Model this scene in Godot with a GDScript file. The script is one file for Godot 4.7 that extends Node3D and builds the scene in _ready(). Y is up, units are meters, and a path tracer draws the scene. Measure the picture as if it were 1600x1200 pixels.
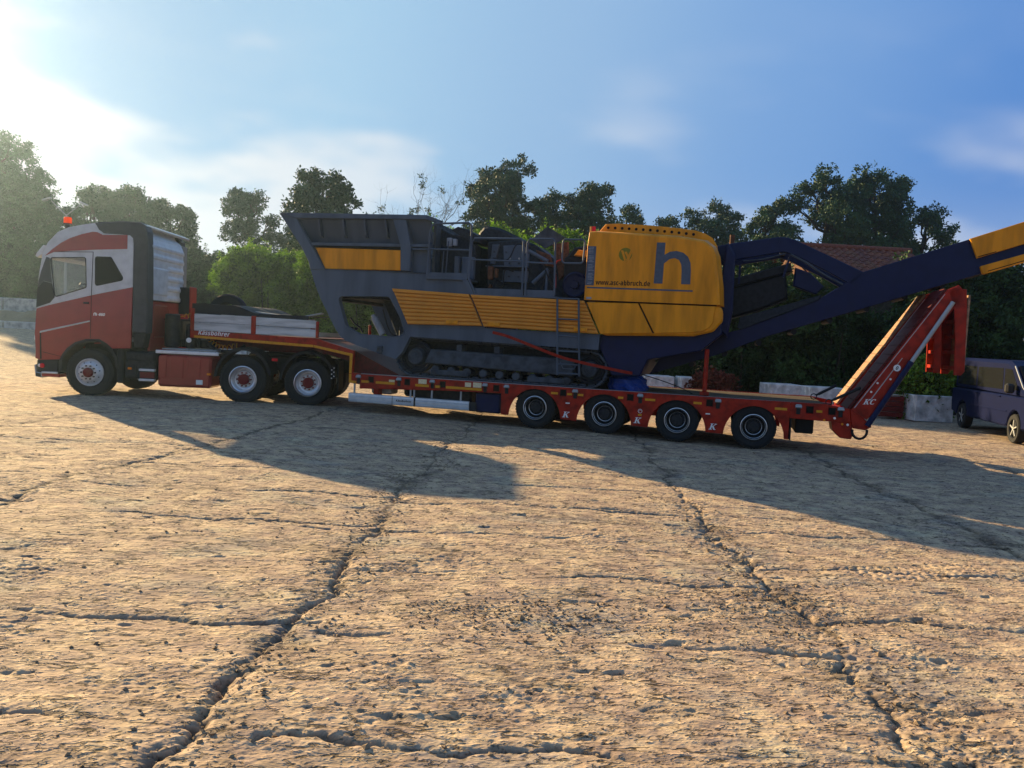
extends Node3D
# A loaded low-bed lorry in a dusty yard, low sun from the back left.

const SUN_EL := 17.9          # degrees above the horizon
const SUN_AZ := 227.6         # the sun stands to the back left (-x, -z)
const EXPOSURE := 3.3
const CAM := Vector3(8.4145, 1.6777, 16.6515)
const TRAILER_AT := Vector3(9.4766, 0.0, 1.7877)
const TRAILER_TURN := -0.3167

var mat := {}
var tex := {}
var rng := RandomNumberGenerator.new()
var taken := {}
var org := Vector3.ZERO       # where the thing's base lies in the frame its parts are drawn in


func _ready():
	camera_and_sky()
	make_textures()
	make_materials()
	ground()
	background()
	truck()
	trailer()
	crusher()
	lashings()
	van()
	yard_details()


func camera_and_sky():
	var cam := Camera3D.new()
	cam.name = "camera"
	cam.fov = rad_to_deg(2.0 * atan(600.0 / 1189.05))
	cam.near = 0.1
	cam.far = 900.0
	add_child(cam)
	var b := Basis(Vector3.UP, -0.0404) * Basis(Vector3.RIGHT, -0.0597) * Basis(Vector3.BACK, 0.0499)
	cam.transform = Transform3D(b, CAM)
	cam.current = true
	var e := Environment.new()
	e.background_mode = Environment.BG_SKY
	e.tonemap_mode = Environment.TONE_MAPPER_LINEAR
	e.tonemap_exposure = EXPOSURE
	e.sdfgi_enabled = true
	e.ssao_enabled = true
	e.ssil_enabled = true
	e.fog_enabled = false
	e.volumetric_fog_enabled = true     # thin forward-scattering haze: air that glows towards the low sun
	e.volumetric_fog_density = 0.0006
	e.volumetric_fog_albedo = Color(0.76, 0.89, 1.0)
	e.volumetric_fog_anisotropy = 0.8
	var sky := Sky.new()
	var pm := PanoramaSkyMaterial.new()
	pm.panorama = sky_image()
	sky.sky_material = pm
	e.sky = sky
	var we := WorldEnvironment.new()
	we.name = "world_environment"
	we.environment = e
	add_child(we)
	var sun := DirectionalLight3D.new()
	sun.name = "sun"
	sun.light_color = Color(1.0, 0.88, 0.66)
	sun.light_energy = 1.4
	sun.light_angular_distance = 0.5
	sun.shadow_enabled = true
	add_child(sun)
	sun.look_at_from_position(Vector3.ZERO, -sun_dir())


func sun_dir() -> Vector3:
	var a := deg_to_rad(SUN_AZ)
	var el := deg_to_rad(SUN_EL)
	return Vector3(cos(a) * cos(el), sin(el), sin(a) * cos(el))


func mix3(a: Vector3, b: Vector3, t: float) -> Vector3:
	return a + (b - a) * t


func sky_image() -> ImageTexture:
	# clear evening sky with thin cloud low towards the sun; values are divided by the exposure
	var w := 1024
	var h := 512
	var img := Image.create(w, h, false, Image.FORMAT_RGBF)
	var n1 := FastNoiseLite.new()
	n1.seed = 5
	n1.noise_type = FastNoiseLite.TYPE_SIMPLEX_SMOOTH
	n1.frequency = 1.6
	n1.fractal_octaves = 5
	var n2 := FastNoiseLite.new()
	n2.seed = 11
	n2.noise_type = FastNoiseLite.TYPE_SIMPLEX_SMOOTH
	n2.frequency = 2.3
	n2.fractal_octaves = 4
	var sd := sun_dir()
	# colour by the angle from the sun
	var at := [0.0, 14.0, 30.0, 45.0, 60.0, 75.0, 100.0, 181.0]
	var of := [Vector3(0.50, 0.66, 0.82), Vector3(0.38, 0.56, 0.77), Vector3(0.375, 0.595, 0.81), Vector3(0.305, 0.495, 0.75), Vector3(0.195, 0.375, 0.70), Vector3(0.105, 0.265, 0.635), Vector3(0.19, 0.35, 0.61), Vector3(0.30, 0.43, 0.61)]
	var white := Vector3(0.83, 0.85, 0.88)
	for y in h:
		var el: float = (0.5 - (y + 0.5) / h) * PI
		var up := sin(el)
		for x in w:
			var ph: float = (x + 0.5) / w * TAU      # the left edge looks to -z, then on to +x
			var d := Vector3(sin(ph) * cos(el), up, -cos(ph) * cos(el))
			var c: Vector3
			var deg := rad_to_deg(el)
			if deg < 0.0:
				c = Vector3(0.36, 0.33, 0.29)
			else:
				var g := rad_to_deg(acos(clampf(d.dot(sd), -1.0, 1.0)))
				var k := 0
				while at[k + 1] < g:
					k += 1
				c = mix3(of[k], of[k + 1], smoothstep(0.0, 1.0, (g - at[k]) / (at[k + 1] - at[k])) * 0.4 + 0.6 * (g - at[k]) / (at[k + 1] - at[k]))
				c = mix3(c, Vector3(0.68, 0.76, 0.85), 0.62 * smoothstep(13.0, 0.0, deg))
				# bands of thin cloud, more of it near the sun and low down
				var q := d / maxf(0.25, up + 0.22)
				var f := n1.get_noise_3d(q.x * 0.75, q.y, q.z * 1.3) * 0.5 + 0.5
				var f2 := n2.get_noise_3d(q.x * 0.5 + 7.0, q.y * 1.0, q.z * 0.9) * 0.5 + 0.5
				var near := smoothstep(42.0, 14.0, g)
				var cl := smoothstep(-1.0, 6.0, 19.0 + (f - 0.5) * 26.0 - deg - 0.32 * (g - 12.0)) * (0.55 + 0.45 * near) * smoothstep(62.0, 40.0, g) * smoothstep(25.0, 19.0, deg)
				cl = maxf(cl, smoothstep(0.50, 0.82, f2 * 0.75 + f * 0.25) * smoothstep(25.0, 7.0, deg) * 0.6)
				cl = maxf(cl, smoothstep(0.72, 0.95, f2 * 0.6 + f * 0.5) * 0.12)
				c = mix3(c, white, clampf(cl, 0.0, 1.0))
				c += Vector3(1.0, 0.97, 0.9) * (0.08 * exp(-pow(g / 14.0, 2.0)) + 1.8 * exp(-pow(g / 6.0, 2.0)))
			c = c / EXPOSURE
			img.set_pixel(x, y, Color(c.x, c.y, c.z))
	return ImageTexture.create_from_image(img)


# ------------------------------------------------------------------ textures and materials

func noise_tex(seed_: int, freq: float, oct: int, lo: float, hi: float, tint := Color.WHITE, stretch := Vector2.ONE, size := 512, kind := FastNoiseLite.TYPE_SIMPLEX_SMOOTH, gain := 0.55) -> Image:
	# tileable: noise read on a torus in four dimensions is not at hand, so blend the borders
	var n := FastNoiseLite.new()
	n.seed = seed_
	n.noise_type = kind
	n.frequency = freq
	n.fractal_octaves = oct
	n.fractal_gain = gain
	var src: Image
	if stretch == Vector2.ONE:
		src = n.get_seamless_image(size, size, false, false, 0.15, true)
	else:
		src = n.get_seamless_image(int(size / stretch.x), int(size / stretch.y), false, false, 0.15, true)
		src.resize(size, size, Image.INTERPOLATE_CUBIC)
	src.convert(Image.FORMAT_RGB8)
	var data := src.get_data()
	var out := PackedByteArray()
	out.resize(data.size())
	for i in range(0, data.size(), 3):
		var v := lo + (hi - lo) * (data[i] / 255.0)
		out[i] = int(clampf(v * tint.r, 0, 1) * 255)
		out[i + 1] = int(clampf(v * tint.g, 0, 1) * 255)
		out[i + 2] = int(clampf(v * tint.b, 0, 1) * 255)
	return Image.create_from_data(size, size, false, Image.FORMAT_RGB8, out)


func as_tex(im: Image, normal := false, strength := 4.0) -> ImageTexture:
	if normal:
		var b: Image = im.duplicate()
		b.convert(Image.FORMAT_RGBA8)
		b.bump_map_to_normal_map(strength)
		im = b
	im.generate_mipmaps()
	return ImageTexture.create_from_image(im)


func make_textures():
	tex.mottle = as_tex(noise_tex(3, 0.012, 5, 0.90, 1.06))
	tex.dirty = as_tex(noise_tex(21, 0.02, 6, 0.68, 1.16))
	tex.streak = as_tex(noise_tex(8, 0.02, 4, 0.82, 1.08, Color.WHITE, Vector2(1, 6)))
	tex.rough = as_tex(noise_tex(31, 0.02, 5, 0.55, 1.0))
	tex.grit = as_tex(noise_tex(41, 0.06, 5, 0.0, 1.0), true, 6.0)
	tex.wave = as_tex(noise_tex(43, 0.008, 3, 0.0, 1.0), true, 2.0)
	soil_maps()
	tex.wood = as_tex(noise_tex(61, 0.02, 5, 0.75, 1.12, Color.WHITE, Vector2(8, 1)))


func soil_maps():
	# trodden earth over concrete, 4.2 m to the tile: soft mottling, thin fissures drawn out along x, small crumbs
	var size := 1024
	var get := func(sd: int, f: float, oct: int, sx: int, sy: int, gain: float) -> PackedByteArray:
		var n := FastNoiseLite.new()
		n.seed = sd
		n.noise_type = FastNoiseLite.TYPE_SIMPLEX_SMOOTH
		n.frequency = f
		n.fractal_octaves = oct
		n.fractal_gain = gain
		var im: Image = n.get_seamless_image(size / sx, size / sy, false, false, 0.12, true)
		im.resize(size, size, Image.INTERPOLATE_CUBIC)
		im.convert(Image.FORMAT_L8)
		return im.get_data()
	var soft: PackedByteArray = get.call(51, 0.012, 5, 1, 1, 0.55)
	var fine: PackedByteArray = get.call(52, 0.09, 4, 2, 1, 0.7)
	var warp: PackedByteArray = get.call(53, 0.020, 5, 4, 1, 0.55)
	var warp2: PackedByteArray = get.call(54, 0.034, 4, 3, 1, 0.6)
	var mask: PackedByteArray = get.call(55, 0.016, 3, 2, 1, 0.5)
	var dots: PackedByteArray = get.call(56, 0.11, 2, 1, 1, 0.5)
	var tall: PackedByteArray = get.call(57, 0.05, 4, 2, 1, 0.6)
	var col := PackedByteArray()
	col.resize(size * size * 3)
	var hgt := PackedByteArray()
	hgt.resize(size * size)
	for i in size * size:
		var so := soft[i] / 255.0
		var fi := fine[i] / 255.0
		var ma := mask[i] / 255.0
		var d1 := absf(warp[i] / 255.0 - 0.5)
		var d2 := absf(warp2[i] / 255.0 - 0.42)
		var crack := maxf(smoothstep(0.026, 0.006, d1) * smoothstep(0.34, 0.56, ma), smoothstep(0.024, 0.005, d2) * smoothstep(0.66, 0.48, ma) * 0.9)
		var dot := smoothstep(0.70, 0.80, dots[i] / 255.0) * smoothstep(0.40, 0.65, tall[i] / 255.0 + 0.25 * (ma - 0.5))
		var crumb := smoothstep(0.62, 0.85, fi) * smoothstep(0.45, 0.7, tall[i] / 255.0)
		var v := (0.72 + 0.36 * so + 0.30 * (fi - 0.5)) * (1.0 - 0.72 * crack) * (1.0 - 0.5 * dot)  # fissure and dot darkening: partly dirt, partly thin shadows put into the colour
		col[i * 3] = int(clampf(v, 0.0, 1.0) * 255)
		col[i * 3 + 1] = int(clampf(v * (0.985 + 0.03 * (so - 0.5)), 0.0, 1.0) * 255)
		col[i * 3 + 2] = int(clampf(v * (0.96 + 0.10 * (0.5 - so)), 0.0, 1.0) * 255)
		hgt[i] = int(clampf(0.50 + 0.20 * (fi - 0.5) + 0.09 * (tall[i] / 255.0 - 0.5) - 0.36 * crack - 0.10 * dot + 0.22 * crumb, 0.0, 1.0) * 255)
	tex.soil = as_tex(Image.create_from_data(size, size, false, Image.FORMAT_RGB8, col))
	tex.soil_n = as_tex(Image.create_from_data(size, size, false, Image.FORMAT_L8, hgt), true, 11.0)


func lin(r: float, g: float, b: float) -> Color:
	return Color(r, g, b).linear_to_srgb()


func M(key: String, c: Color, rough := 0.5, metal := 0.0, t := "", scale := 1.0, nrm := "", nscale := 0.4) -> StandardMaterial3D:
	var m := StandardMaterial3D.new()
	m.resource_name = key
	m.albedo_color = c
	m.roughness = rough
	m.metallic = metal
	m.metallic_specular = 0.3
	m.uv1_triplanar = true
	m.uv1_scale = Vector3.ONE * scale
	if t != "":
		m.albedo_texture = tex[t]
	if nrm != "":
		m.normal_enabled = true
		m.normal_texture = tex[nrm]
		m.normal_scale = nscale
	mat[key] = m
	return m


func make_materials():
	var m: StandardMaterial3D
	m = M("cab_red", lin(0.30, 0.030, 0.028), 0.28, 0.0, "mottle", 0.4)
	m.clearcoat_enabled = true
	m.clearcoat = 0.6
	m.clearcoat_roughness = 0.1
	M("cab_silver", lin(0.52, 0.53, 0.54), 0.32, 0.25, "mottle", 0.5)
	M("cab_back", lin(0.62, 0.64, 0.67), 0.45, 0.1, "mottle", 0.5)
	M("cab_dark", lin(0.062, 0.064, 0.068), 0.5, 0.0, "mottle", 0.6)
	M("black_plastic", lin(0.022, 0.022, 0.024), 0.55, 0.0, "mottle", 0.8)
	M("dark_frame", lin(0.028, 0.028, 0.03), 0.6, 0.2, "dirty", 0.8)
	M("rubber", lin(0.020, 0.020, 0.021), 0.8, 0.0, "mottle", 2.0, "grit", 0.3)
	M("rubber_tread", lin(0.03, 0.028, 0.025), 0.9, 0.0, "dirty", 2.0, "grit", 0.5)
	M("chrome", lin(0.80, 0.81, 0.84), 0.34, 1.0, "mottle", 1.5)
	M("wheel_white", lin(0.60, 0.60, 0.60), 0.4, 0.3, "mottle", 2.0)
	M("wheel_dark", lin(0.030, 0.032, 0.036), 0.5, 0.3, "dirty", 1.5)
	M("hub_red", lin(0.16, 0.012, 0.014), 0.35, 0.0, "mottle", 2.0)
	m = M("glass", Color(0.75, 0.8, 0.8, 0.12), 0.02)
	m.transparency = BaseMaterial3D.TRANSPARENCY_ALPHA
	m = M("dark_glass", lin(0.012, 0.013, 0.014), 0.08)
	m.metallic_specular = 0.15
	M("seat_cloth", lin(0.06, 0.06, 0.062), 0.9)
	M("interior", lin(0.22, 0.22, 0.21), 0.8)
	m = M("beacon", lin(0.75, 0.13, 0.01), 0.25)
	m.backlight_enabled = true
	m.backlight = Color(1.0, 0.35, 0.05)
	m = M("amber", lin(0.75, 0.20, 0.01), 0.25)
	m = M("lamp_red", lin(0.6, 0.01, 0.02), 0.2)
	m = M("lamp_clear", lin(0.75, 0.75, 0.75), 0.12, 0.3)
	M("trailer_red", lin(0.35, 0.018, 0.006), 0.42, 0.0, "dirty", 0.4)
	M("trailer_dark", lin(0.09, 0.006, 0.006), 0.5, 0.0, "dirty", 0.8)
	M("tape_yellow", lin(0.62, 0.27, 0.015), 0.4, 0.0, "mottle", 1.5)
	M("sticker", lin(0.70, 0.58, 0.36), 0.5, 0.0, "mottle", 3.0)
	M("board_grey", lin(0.56, 0.55, 0.53), 0.75, 0.0, "wood", 0.5, "grit", 0.2)
	M("aluminium", lin(0.62, 0.64, 0.66), 0.42, 0.55, "mottle", 0.7)
	M("galv", lin(0.36, 0.37, 0.38), 0.5, 0.5, "mottle", 1.2)
	M("deck_wood", lin(0.13, 0.095, 0.06), 0.85, 0.0, "wood", 0.7, "grit", 0.4)
	M("ramp_wood", lin(0.34, 0.20, 0.12), 0.8, 0.0, "wood", 0.8, "grit", 0.4)
	M("steel_grey", lin(0.078, 0.10, 0.134), 0.5, 0.0, "streak", 0.2)
	M("steel_dusty", lin(0.062, 0.073, 0.09), 0.75, 0.0, "dirty", 0.3, "grit", 0.2)
	M("steel_blue", lin(0.006, 0.011, 0.050), 0.45, 0.0, "mottle", 0.5)
	M("steel_black", lin(0.016, 0.017, 0.020), 0.55, 0.2, "dirty", 0.8)
	M("machine_dark", lin(0.022, 0.027, 0.036), 0.65, 0.0, "dirty", 1.2, "grit", 0.3)
	M("rust", lin(0.13, 0.055, 0.03), 0.85, 0.0, "dirty", 1.2, "grit", 0.4)
	m = M("machine_yellow", lin(0.72, 0.27, 0.008), 0.42, 0.0, "streak", 0.35)
	M("yellow_dusty", lin(0.62, 0.25, 0.035), 0.6, 0.0, "mottle", 0.3)
	M("decal_grey", lin(0.075, 0.092, 0.13), 0.55, 0.0, "mottle", 1.5)
	M("decal_pale", lin(0.25, 0.27, 0.31), 0.6, 0.0, "streak", 1.5)
	M("decal_black", lin(0.010, 0.006, 0.005), 0.5)
	M("decal_olive", lin(0.20, 0.17, 0.012), 0.5, 0.0, "mottle", 2.0)
	M("decal_white", lin(0.75, 0.72, 0.70), 0.45)
	M("hole", lin(0.01, 0.008, 0.006), 0.9)
	M("belt", lin(0.03, 0.03, 0.032), 0.85, 0.0, "dirty", 0.8, "grit", 0.4)
	M("strap_red", lin(0.28, 0.022, 0.010), 0.75, 0.0, "streak", 3.0)
	M("tarp_blue", lin(0.015, 0.045, 0.22), 0.3, 0.0, "mottle", 2.0, "wave", 1.0)
	M("tarp_black", lin(0.02, 0.02, 0.022), 0.65, 0.0, "mottle", 1.0, "wave", 0.8)
	M("hose_yellow", lin(0.55, 0.28, 0.03), 0.5)
	M("hose_red", lin(0.40, 0.03, 0.02), 0.5)
	M("hose_black", lin(0.015, 0.015, 0.016), 0.5)
	M("concrete", lin(0.68, 0.67, 0.65), 0.85, 0.0, "dirty", 0.25, "grit", 0.3)
	M("concrete_far", lin(0.50, 0.46, 0.44), 0.85, 0.0, "dirty", 0.3)
	M("bark", lin(0.055, 0.042, 0.03), 0.95, 0.0, "dirty", 2.0, "grit", 0.8)
	M("roof_tile", lin(0.22, 0.065, 0.04), 0.75, 0.0, "dirty", 1.0)
	M("house_wall", lin(0.14, 0.115, 0.09), 0.9, 0.0, "dirty", 0.5)
	M("door_grey", lin(0.14, 0.14, 0.15), 0.6, 0.0, "mottle", 0.7)
	M("red_wood", lin(0.16, 0.018, 0.014), 0.7, 0.0, "wood", 1.0, "grit", 0.3)
	M("pallet_wood", lin(0.44, 0.33, 0.20), 0.85, 0.0, "wood", 1.0, "grit", 0.3)
	m = M("van_blue", lin(0.002, 0.005, 0.034), 0.45, 0.0, "mottle", 0.4)
	m.metallic_specular = 0.2
	M("soil_clod", lin(0.27, 0.19, 0.12), 0.95, 0.0, "dirty", 6.0)
	M("lamp_pole", lin(0.3, 0.3, 0.3), 0.5, 0.4)
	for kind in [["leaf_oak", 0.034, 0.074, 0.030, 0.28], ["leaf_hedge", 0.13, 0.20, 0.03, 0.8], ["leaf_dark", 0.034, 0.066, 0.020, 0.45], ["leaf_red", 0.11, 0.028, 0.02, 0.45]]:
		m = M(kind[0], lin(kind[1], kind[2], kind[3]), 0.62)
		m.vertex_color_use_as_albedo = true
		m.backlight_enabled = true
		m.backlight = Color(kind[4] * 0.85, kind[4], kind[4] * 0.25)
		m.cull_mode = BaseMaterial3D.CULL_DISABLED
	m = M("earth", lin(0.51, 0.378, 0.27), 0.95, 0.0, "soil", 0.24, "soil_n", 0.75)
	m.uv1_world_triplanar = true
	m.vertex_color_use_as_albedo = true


# ------------------------------------------------------------------ naming

func numbered(called: String) -> String:
	if not taken.has(called):
		taken[called] = 0
		return called
	taken[called] += 1
	return "%s_%03d" % [called, taken[called]]


func thing(called: String, label: String, category: String, at := Vector3.ZERO, turn := 0.0, group := "") -> Node3D:
	var o := Node3D.new()
	o.name = numbered(called)
	o.position = at
	o.rotation.y = turn
	tag(o, label, category, group)
	add_child(o)
	return o


func tag(o: Node3D, label: String, category: String, group := ""):
	o.set_meta("label", label)
	o.set_meta("category", category)
	if group != "":
		o.set_meta("group", group)


func put(m: MB, called: String, material, parent: Node3D, label := "") -> MeshInstance3D:
	var o := MeshInstance3D.new()
	o.name = called
	o.mesh = m.mesh()
	o.material_override = mat[material] if material is String else material
	o.position = -org
	if label != "":
		o.set_meta("label", label)
	parent.add_child(o, true)
	return o


func sub(m: MB, called: String, material, parent: Node3D) -> MeshInstance3D:
	# a sub-part: its parent part already stands at -org
	var o := MeshInstance3D.new()
	o.name = called
	o.mesh = m.mesh()
	o.material_override = mat[material] if material is String else material
	parent.add_child(o, true)
	return o


func same(o: MeshInstance3D, shift: Vector3, parent: Node3D) -> MeshInstance3D:
	var c: MeshInstance3D = o.duplicate()
	c.position = o.position + shift
	c.name = String(o.name).rstrip("0123456789")
	parent.add_child(c, true)
	return c


func text(called: String, s: String, size: float, at: Vector3, material: String, parent: Node3D, bold := true, depth := 0.004, slant := 0.0, basis := Basis.IDENTITY, font_name := "Droid Sans", stretch := 1.0) -> MeshInstance3D:
	var t := TextMesh.new()
	var f := SystemFont.new()
	f.font_names = PackedStringArray([font_name])
	f.font_weight = 700 if bold else 400
	t.font = f
	t.text = s
	t.font_size = 64
	t.pixel_size = size / 64.0
	t.depth = depth
	t.curve_step = 4.0
	t.horizontal_alignment = HORIZONTAL_ALIGNMENT_LEFT
	t.vertical_alignment = VERTICAL_ALIGNMENT_BOTTOM
	var o := MeshInstance3D.new()
	o.name = called
	o.mesh = t
	o.material_override = mat[material]
	var sl := Basis(Vector3(stretch, 0, 0), Vector3(slant, 1, 0), Vector3(0, 0, 1))
	o.transform = Transform3D(basis * sl, at - org)
	parent.add_child(o, true)
	return o


# ------------------------------------------------------------------ mesh building

class MB:
	var v := PackedVector3Array()
	var n := PackedVector3Array()
	var xf := Transform3D.IDENTITY

	func tri(a: Vector3, b: Vector3, c: Vector3, na: Vector3, nb: Vector3, nc: Vector3):
		a = xf * a
		b = xf * b
		c = xf * c
		na = xf.basis * na
		nb = xf.basis * nb
		nc = xf.basis * nc
		if (b - a).cross(c - a).dot(na + nb + nc) > 0.0:
			v.append_array([a, c, b])
			n.append_array([na, nc, nb])
		else:
			v.append_array([a, b, c])
			n.append_array([na, nb, nc])

	func flat(a: Vector3, b: Vector3, c: Vector3, out: Vector3):
		var k := (b - a).cross(c - a)
		if k.length_squared() < 1e-16:
			return
		k = k.normalized()
		if k.dot(out) < 0.0:
			k = -k
		tri(a, b, c, k, k, k)

	func quad(a: Vector3, b: Vector3, c: Vector3, d: Vector3, out: Vector3):
		flat(a, b, c, out)
		flat(a, c, d, out)

	func box(lo: Vector3, hi: Vector3, bev := 0.0):
		var c := (lo + hi) / 2.0
		var s := (hi - lo).abs() / 2.0
		bev = minf(bev, minf(s.x, minf(s.y, s.z)) * 0.95)
		obox(Transform3D(Basis.IDENTITY, c), s, bev)

	func obox(t: Transform3D, s: Vector3, bev := 0.0):
		# half extents s, chamfered edges
		var keep := xf
		xf = xf * t
		for ax in 3:
			var b := (ax + 1) % 3
			var c := (ax + 2) % 3
			for sg in [-1.0, 1.0]:
				var p: Array[Vector3] = []
				for k in [[-1, -1], [1, -1], [1, 1], [-1, 1]]:
					var q := Vector3.ZERO
					q[ax] = sg * s[ax]
					q[b] = k[0] * (s[b] - bev)
					q[c] = k[1] * (s[c] - bev)
					p.append(q)
				var o := Vector3.ZERO
				o[ax] = sg
				quad(p[0], p[1], p[2], p[3], o)
			if bev > 0.0:
				for s1 in [-1.0, 1.0]:
					for s2 in [-1.0, 1.0]:
						var q: Array[Vector3] = []
						for e in [[0, -1], [0, 1], [1, 1], [1, -1]]:
							var w := Vector3.ZERO
							w[ax] = e[1] * (s[ax] - bev)
							w[b] = s1 * (s[b] - (bev if e[0] == 1 else 0.0))
							w[c] = s2 * (s[c] - (0.0 if e[0] == 1 else bev))
							q.append(w)
						var o := Vector3.ZERO
						o[b] = s1
						o[c] = s2
						quad(q[0], q[1], q[2], q[3], o)
		if bev > 0.0:
			for sx in [-1.0, 1.0]:
				for sy in [-1.0, 1.0]:
					for sz in [-1.0, 1.0]:
						flat(Vector3(sx * s.x, sy * (s.y - bev), sz * (s.z - bev)), Vector3(sx * (s.x - bev), sy * s.y, sz * (s.z - bev)), Vector3(sx * (s.x - bev), sy * (s.y - bev), sz * s.z), Vector3(sx, sy, sz))
		xf = keep

	func bar(a: Vector3, b: Vector3, w: float, h: float, bev := 0.0, up := Vector3.UP):
		# a rectangular bar from a to b: w across, h along "up"
		var z := (b - a).normalized()
		if absf(z.dot(up)) > 0.99:
			up = Vector3.RIGHT
		var x := up.cross(z).normalized()
		var y := z.cross(x)
		obox(Transform3D(Basis(x, y, z), (a + b) / 2.0), Vector3(w / 2.0, h / 2.0, a.distance_to(b) / 2.0), bev)

	static func inset(p: PackedVector2Array, d: float) -> PackedVector2Array:
		# moves every corner of a counter-clockwise polygon inwards by d
		var o := PackedVector2Array()
		var k := p.size()
		for i in k:
			var e1 := (p[i] - p[(i + k - 1) % k]).normalized()
			var e2 := (p[(i + 1) % k] - p[i]).normalized()
			var n1 := Vector2(-e1.y, e1.x)
			var n2 := Vector2(-e2.y, e2.x)
			var m := (n1 + n2)
			var l := m.length_squared()
			if l < 0.05:
				o.append(p[i] + n1 * d)
			else:
				o.append(p[i] + m * minf(2.0 / l, 3.0) * d)
		return o

	static func ccw(p: PackedVector2Array) -> PackedVector2Array:
		var a := 0.0
		for i in p.size():
			var q := p[(i + 1) % p.size()]
			a += p[i].x * q.y - q.x * p[i].y
		if a < 0.0:
			p = p.duplicate()
			p.reverse()
		return p

	static func rounded(p: PackedVector2Array, r: float, seg := 4) -> PackedVector2Array:
		var o := PackedVector2Array()
		var k := p.size()
		for i in k:
			var a := p[(i + k - 1) % k] - p[i]
			var b := p[(i + 1) % k] - p[i]
			var ang := absf(a.angle_to(b))
			var cut := minf(r / tan(ang / 2.0), minf(a.length(), b.length()) * 0.48)
			if ang > 2.9:
				o.append(p[i])
				continue
			var p0 := p[i] + a.normalized() * cut
			var p1 := p[i] + b.normalized() * cut
			for j in seg + 1:
				var t := float(j) / seg
				o.append(p0.lerp(p[i], t).lerp(p[i].lerp(p1, t), t))
		return o

	func cap(p: PackedVector2Array, z: float, out: float):
		var ix := Geometry2D.triangulate_polygon(p)
		var o := Vector3(0, 0, out)
		for i in range(0, ix.size(), 3):
			tri(Vector3(p[ix[i]].x, p[ix[i]].y, z), Vector3(p[ix[i + 1]].x, p[ix[i + 1]].y, z), Vector3(p[ix[i + 2]].x, p[ix[i + 2]].y, z), o, o, o)

	func skirt(p: PackedVector2Array, z0: float, q: PackedVector2Array, z1: float, inward := false, smooth := false):
		# the wall between two rings with the same number of corners (counter-clockwise)
		var k := p.size()
		for i in k:
			var j := (i + 1) % k
			var e := p[j] - p[i]
			var o := Vector3(e.y, -e.x, 0)
			if inward:
				o = -o
			var tilt := Vector3(0, 0, signf(z0 - z1) * 0.0)
			if smooth:
				var e0 := (p[i] - p[(i + k - 1) % k]).normalized()
				var e2 := (p[(j + 1) % k] - p[j]).normalized()
				var ee := e.normalized()
				var a := (Vector3(e0.y, -e0.x, 0) + Vector3(ee.y, -ee.x, 0)).normalized() if e0.dot(ee) > 0.7 else Vector3(ee.y, -ee.x, 0)
				var b := (Vector3(e2.y, -e2.x, 0) + Vector3(ee.y, -ee.x, 0)).normalized() if e2.dot(ee) > 0.7 else Vector3(ee.y, -ee.x, 0)
				if inward:
					a = -a
					b = -b
				var A := Vector3(p[i].x, p[i].y, z0)
				var B := Vector3(p[j].x, p[j].y, z0)
				var C := Vector3(q[j].x, q[j].y, z1)
				var D := Vector3(q[i].x, q[i].y, z1)
				tri(A, B, C, a, b, b)
				tri(A, C, D, a, b, a)
			else:
				quad(Vector3(p[i].x, p[i].y, z0), Vector3(p[j].x, p[j].y, z0), Vector3(q[j].x, q[j].y, z1), Vector3(q[i].x, q[i].y, z1), o + tilt)

	func prism(poly: PackedVector2Array, z0: float, z1: float, bev := 0.0, smooth := false):
		# z0 is the near side (larger z), z1 the far side
		poly = ccw(poly)
		if bev > 0.0:
			var i := inset(poly, bev)
			cap(i, z0, 1)
			cap(i, z1, -1)
			skirt2(i, z0, poly, z0 - bev, 1.0)
			skirt(poly, z0 - bev, poly, z1 + bev, false, smooth)
			skirt2(i, z1, poly, z1 + bev, -1.0)
		else:
			cap(poly, z0, 1)
			cap(poly, z1, -1)
			skirt(poly, z0, poly, z1, false, smooth)

	func skirt2(p: PackedVector2Array, z0: float, q: PackedVector2Array, z1: float, out: float):
		var k := p.size()
		for i in k:
			var j := (i + 1) % k
			var e := (q[j] - q[i]).normalized()
			quad(Vector3(p[i].x, p[i].y, z0), Vector3(p[j].x, p[j].y, z0), Vector3(q[j].x, q[j].y, z1), Vector3(q[i].x, q[i].y, z1), Vector3(e.y, -e.x, out))

	func plate(poly: PackedVector2Array, holes: Array, z0: float, z1: float):
		# a flat plate with openings: cut through each opening, then triangulated piece by piece
		poly = ccw(poly)
		var pieces: Array = [poly]
		for h in holes:
			var cx := 0.0
			for p in h:
				cx += p.x
			cx /= h.size()
			var next: Array = []
			for side in [[-900.0, cx], [cx, 900.0]]:
				var half := PackedVector2Array([Vector2(side[0], -900), Vector2(side[1], -900), Vector2(side[1], 900), Vector2(side[0], 900)])
				for q in pieces:
					for r in Geometry2D.intersect_polygons(q, half):
						next.append_array(Geometry2D.clip_polygons(r, h))
			pieces = next
		for q in pieces:
			var c := ccw(q)
			cap(c, z0, 1)
			cap(c, z1, -1)
		skirt(poly, z0, poly, z1)
		for h in holes:
			var c := ccw(h)
			skirt(c, z0, c, z1, true)

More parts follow.
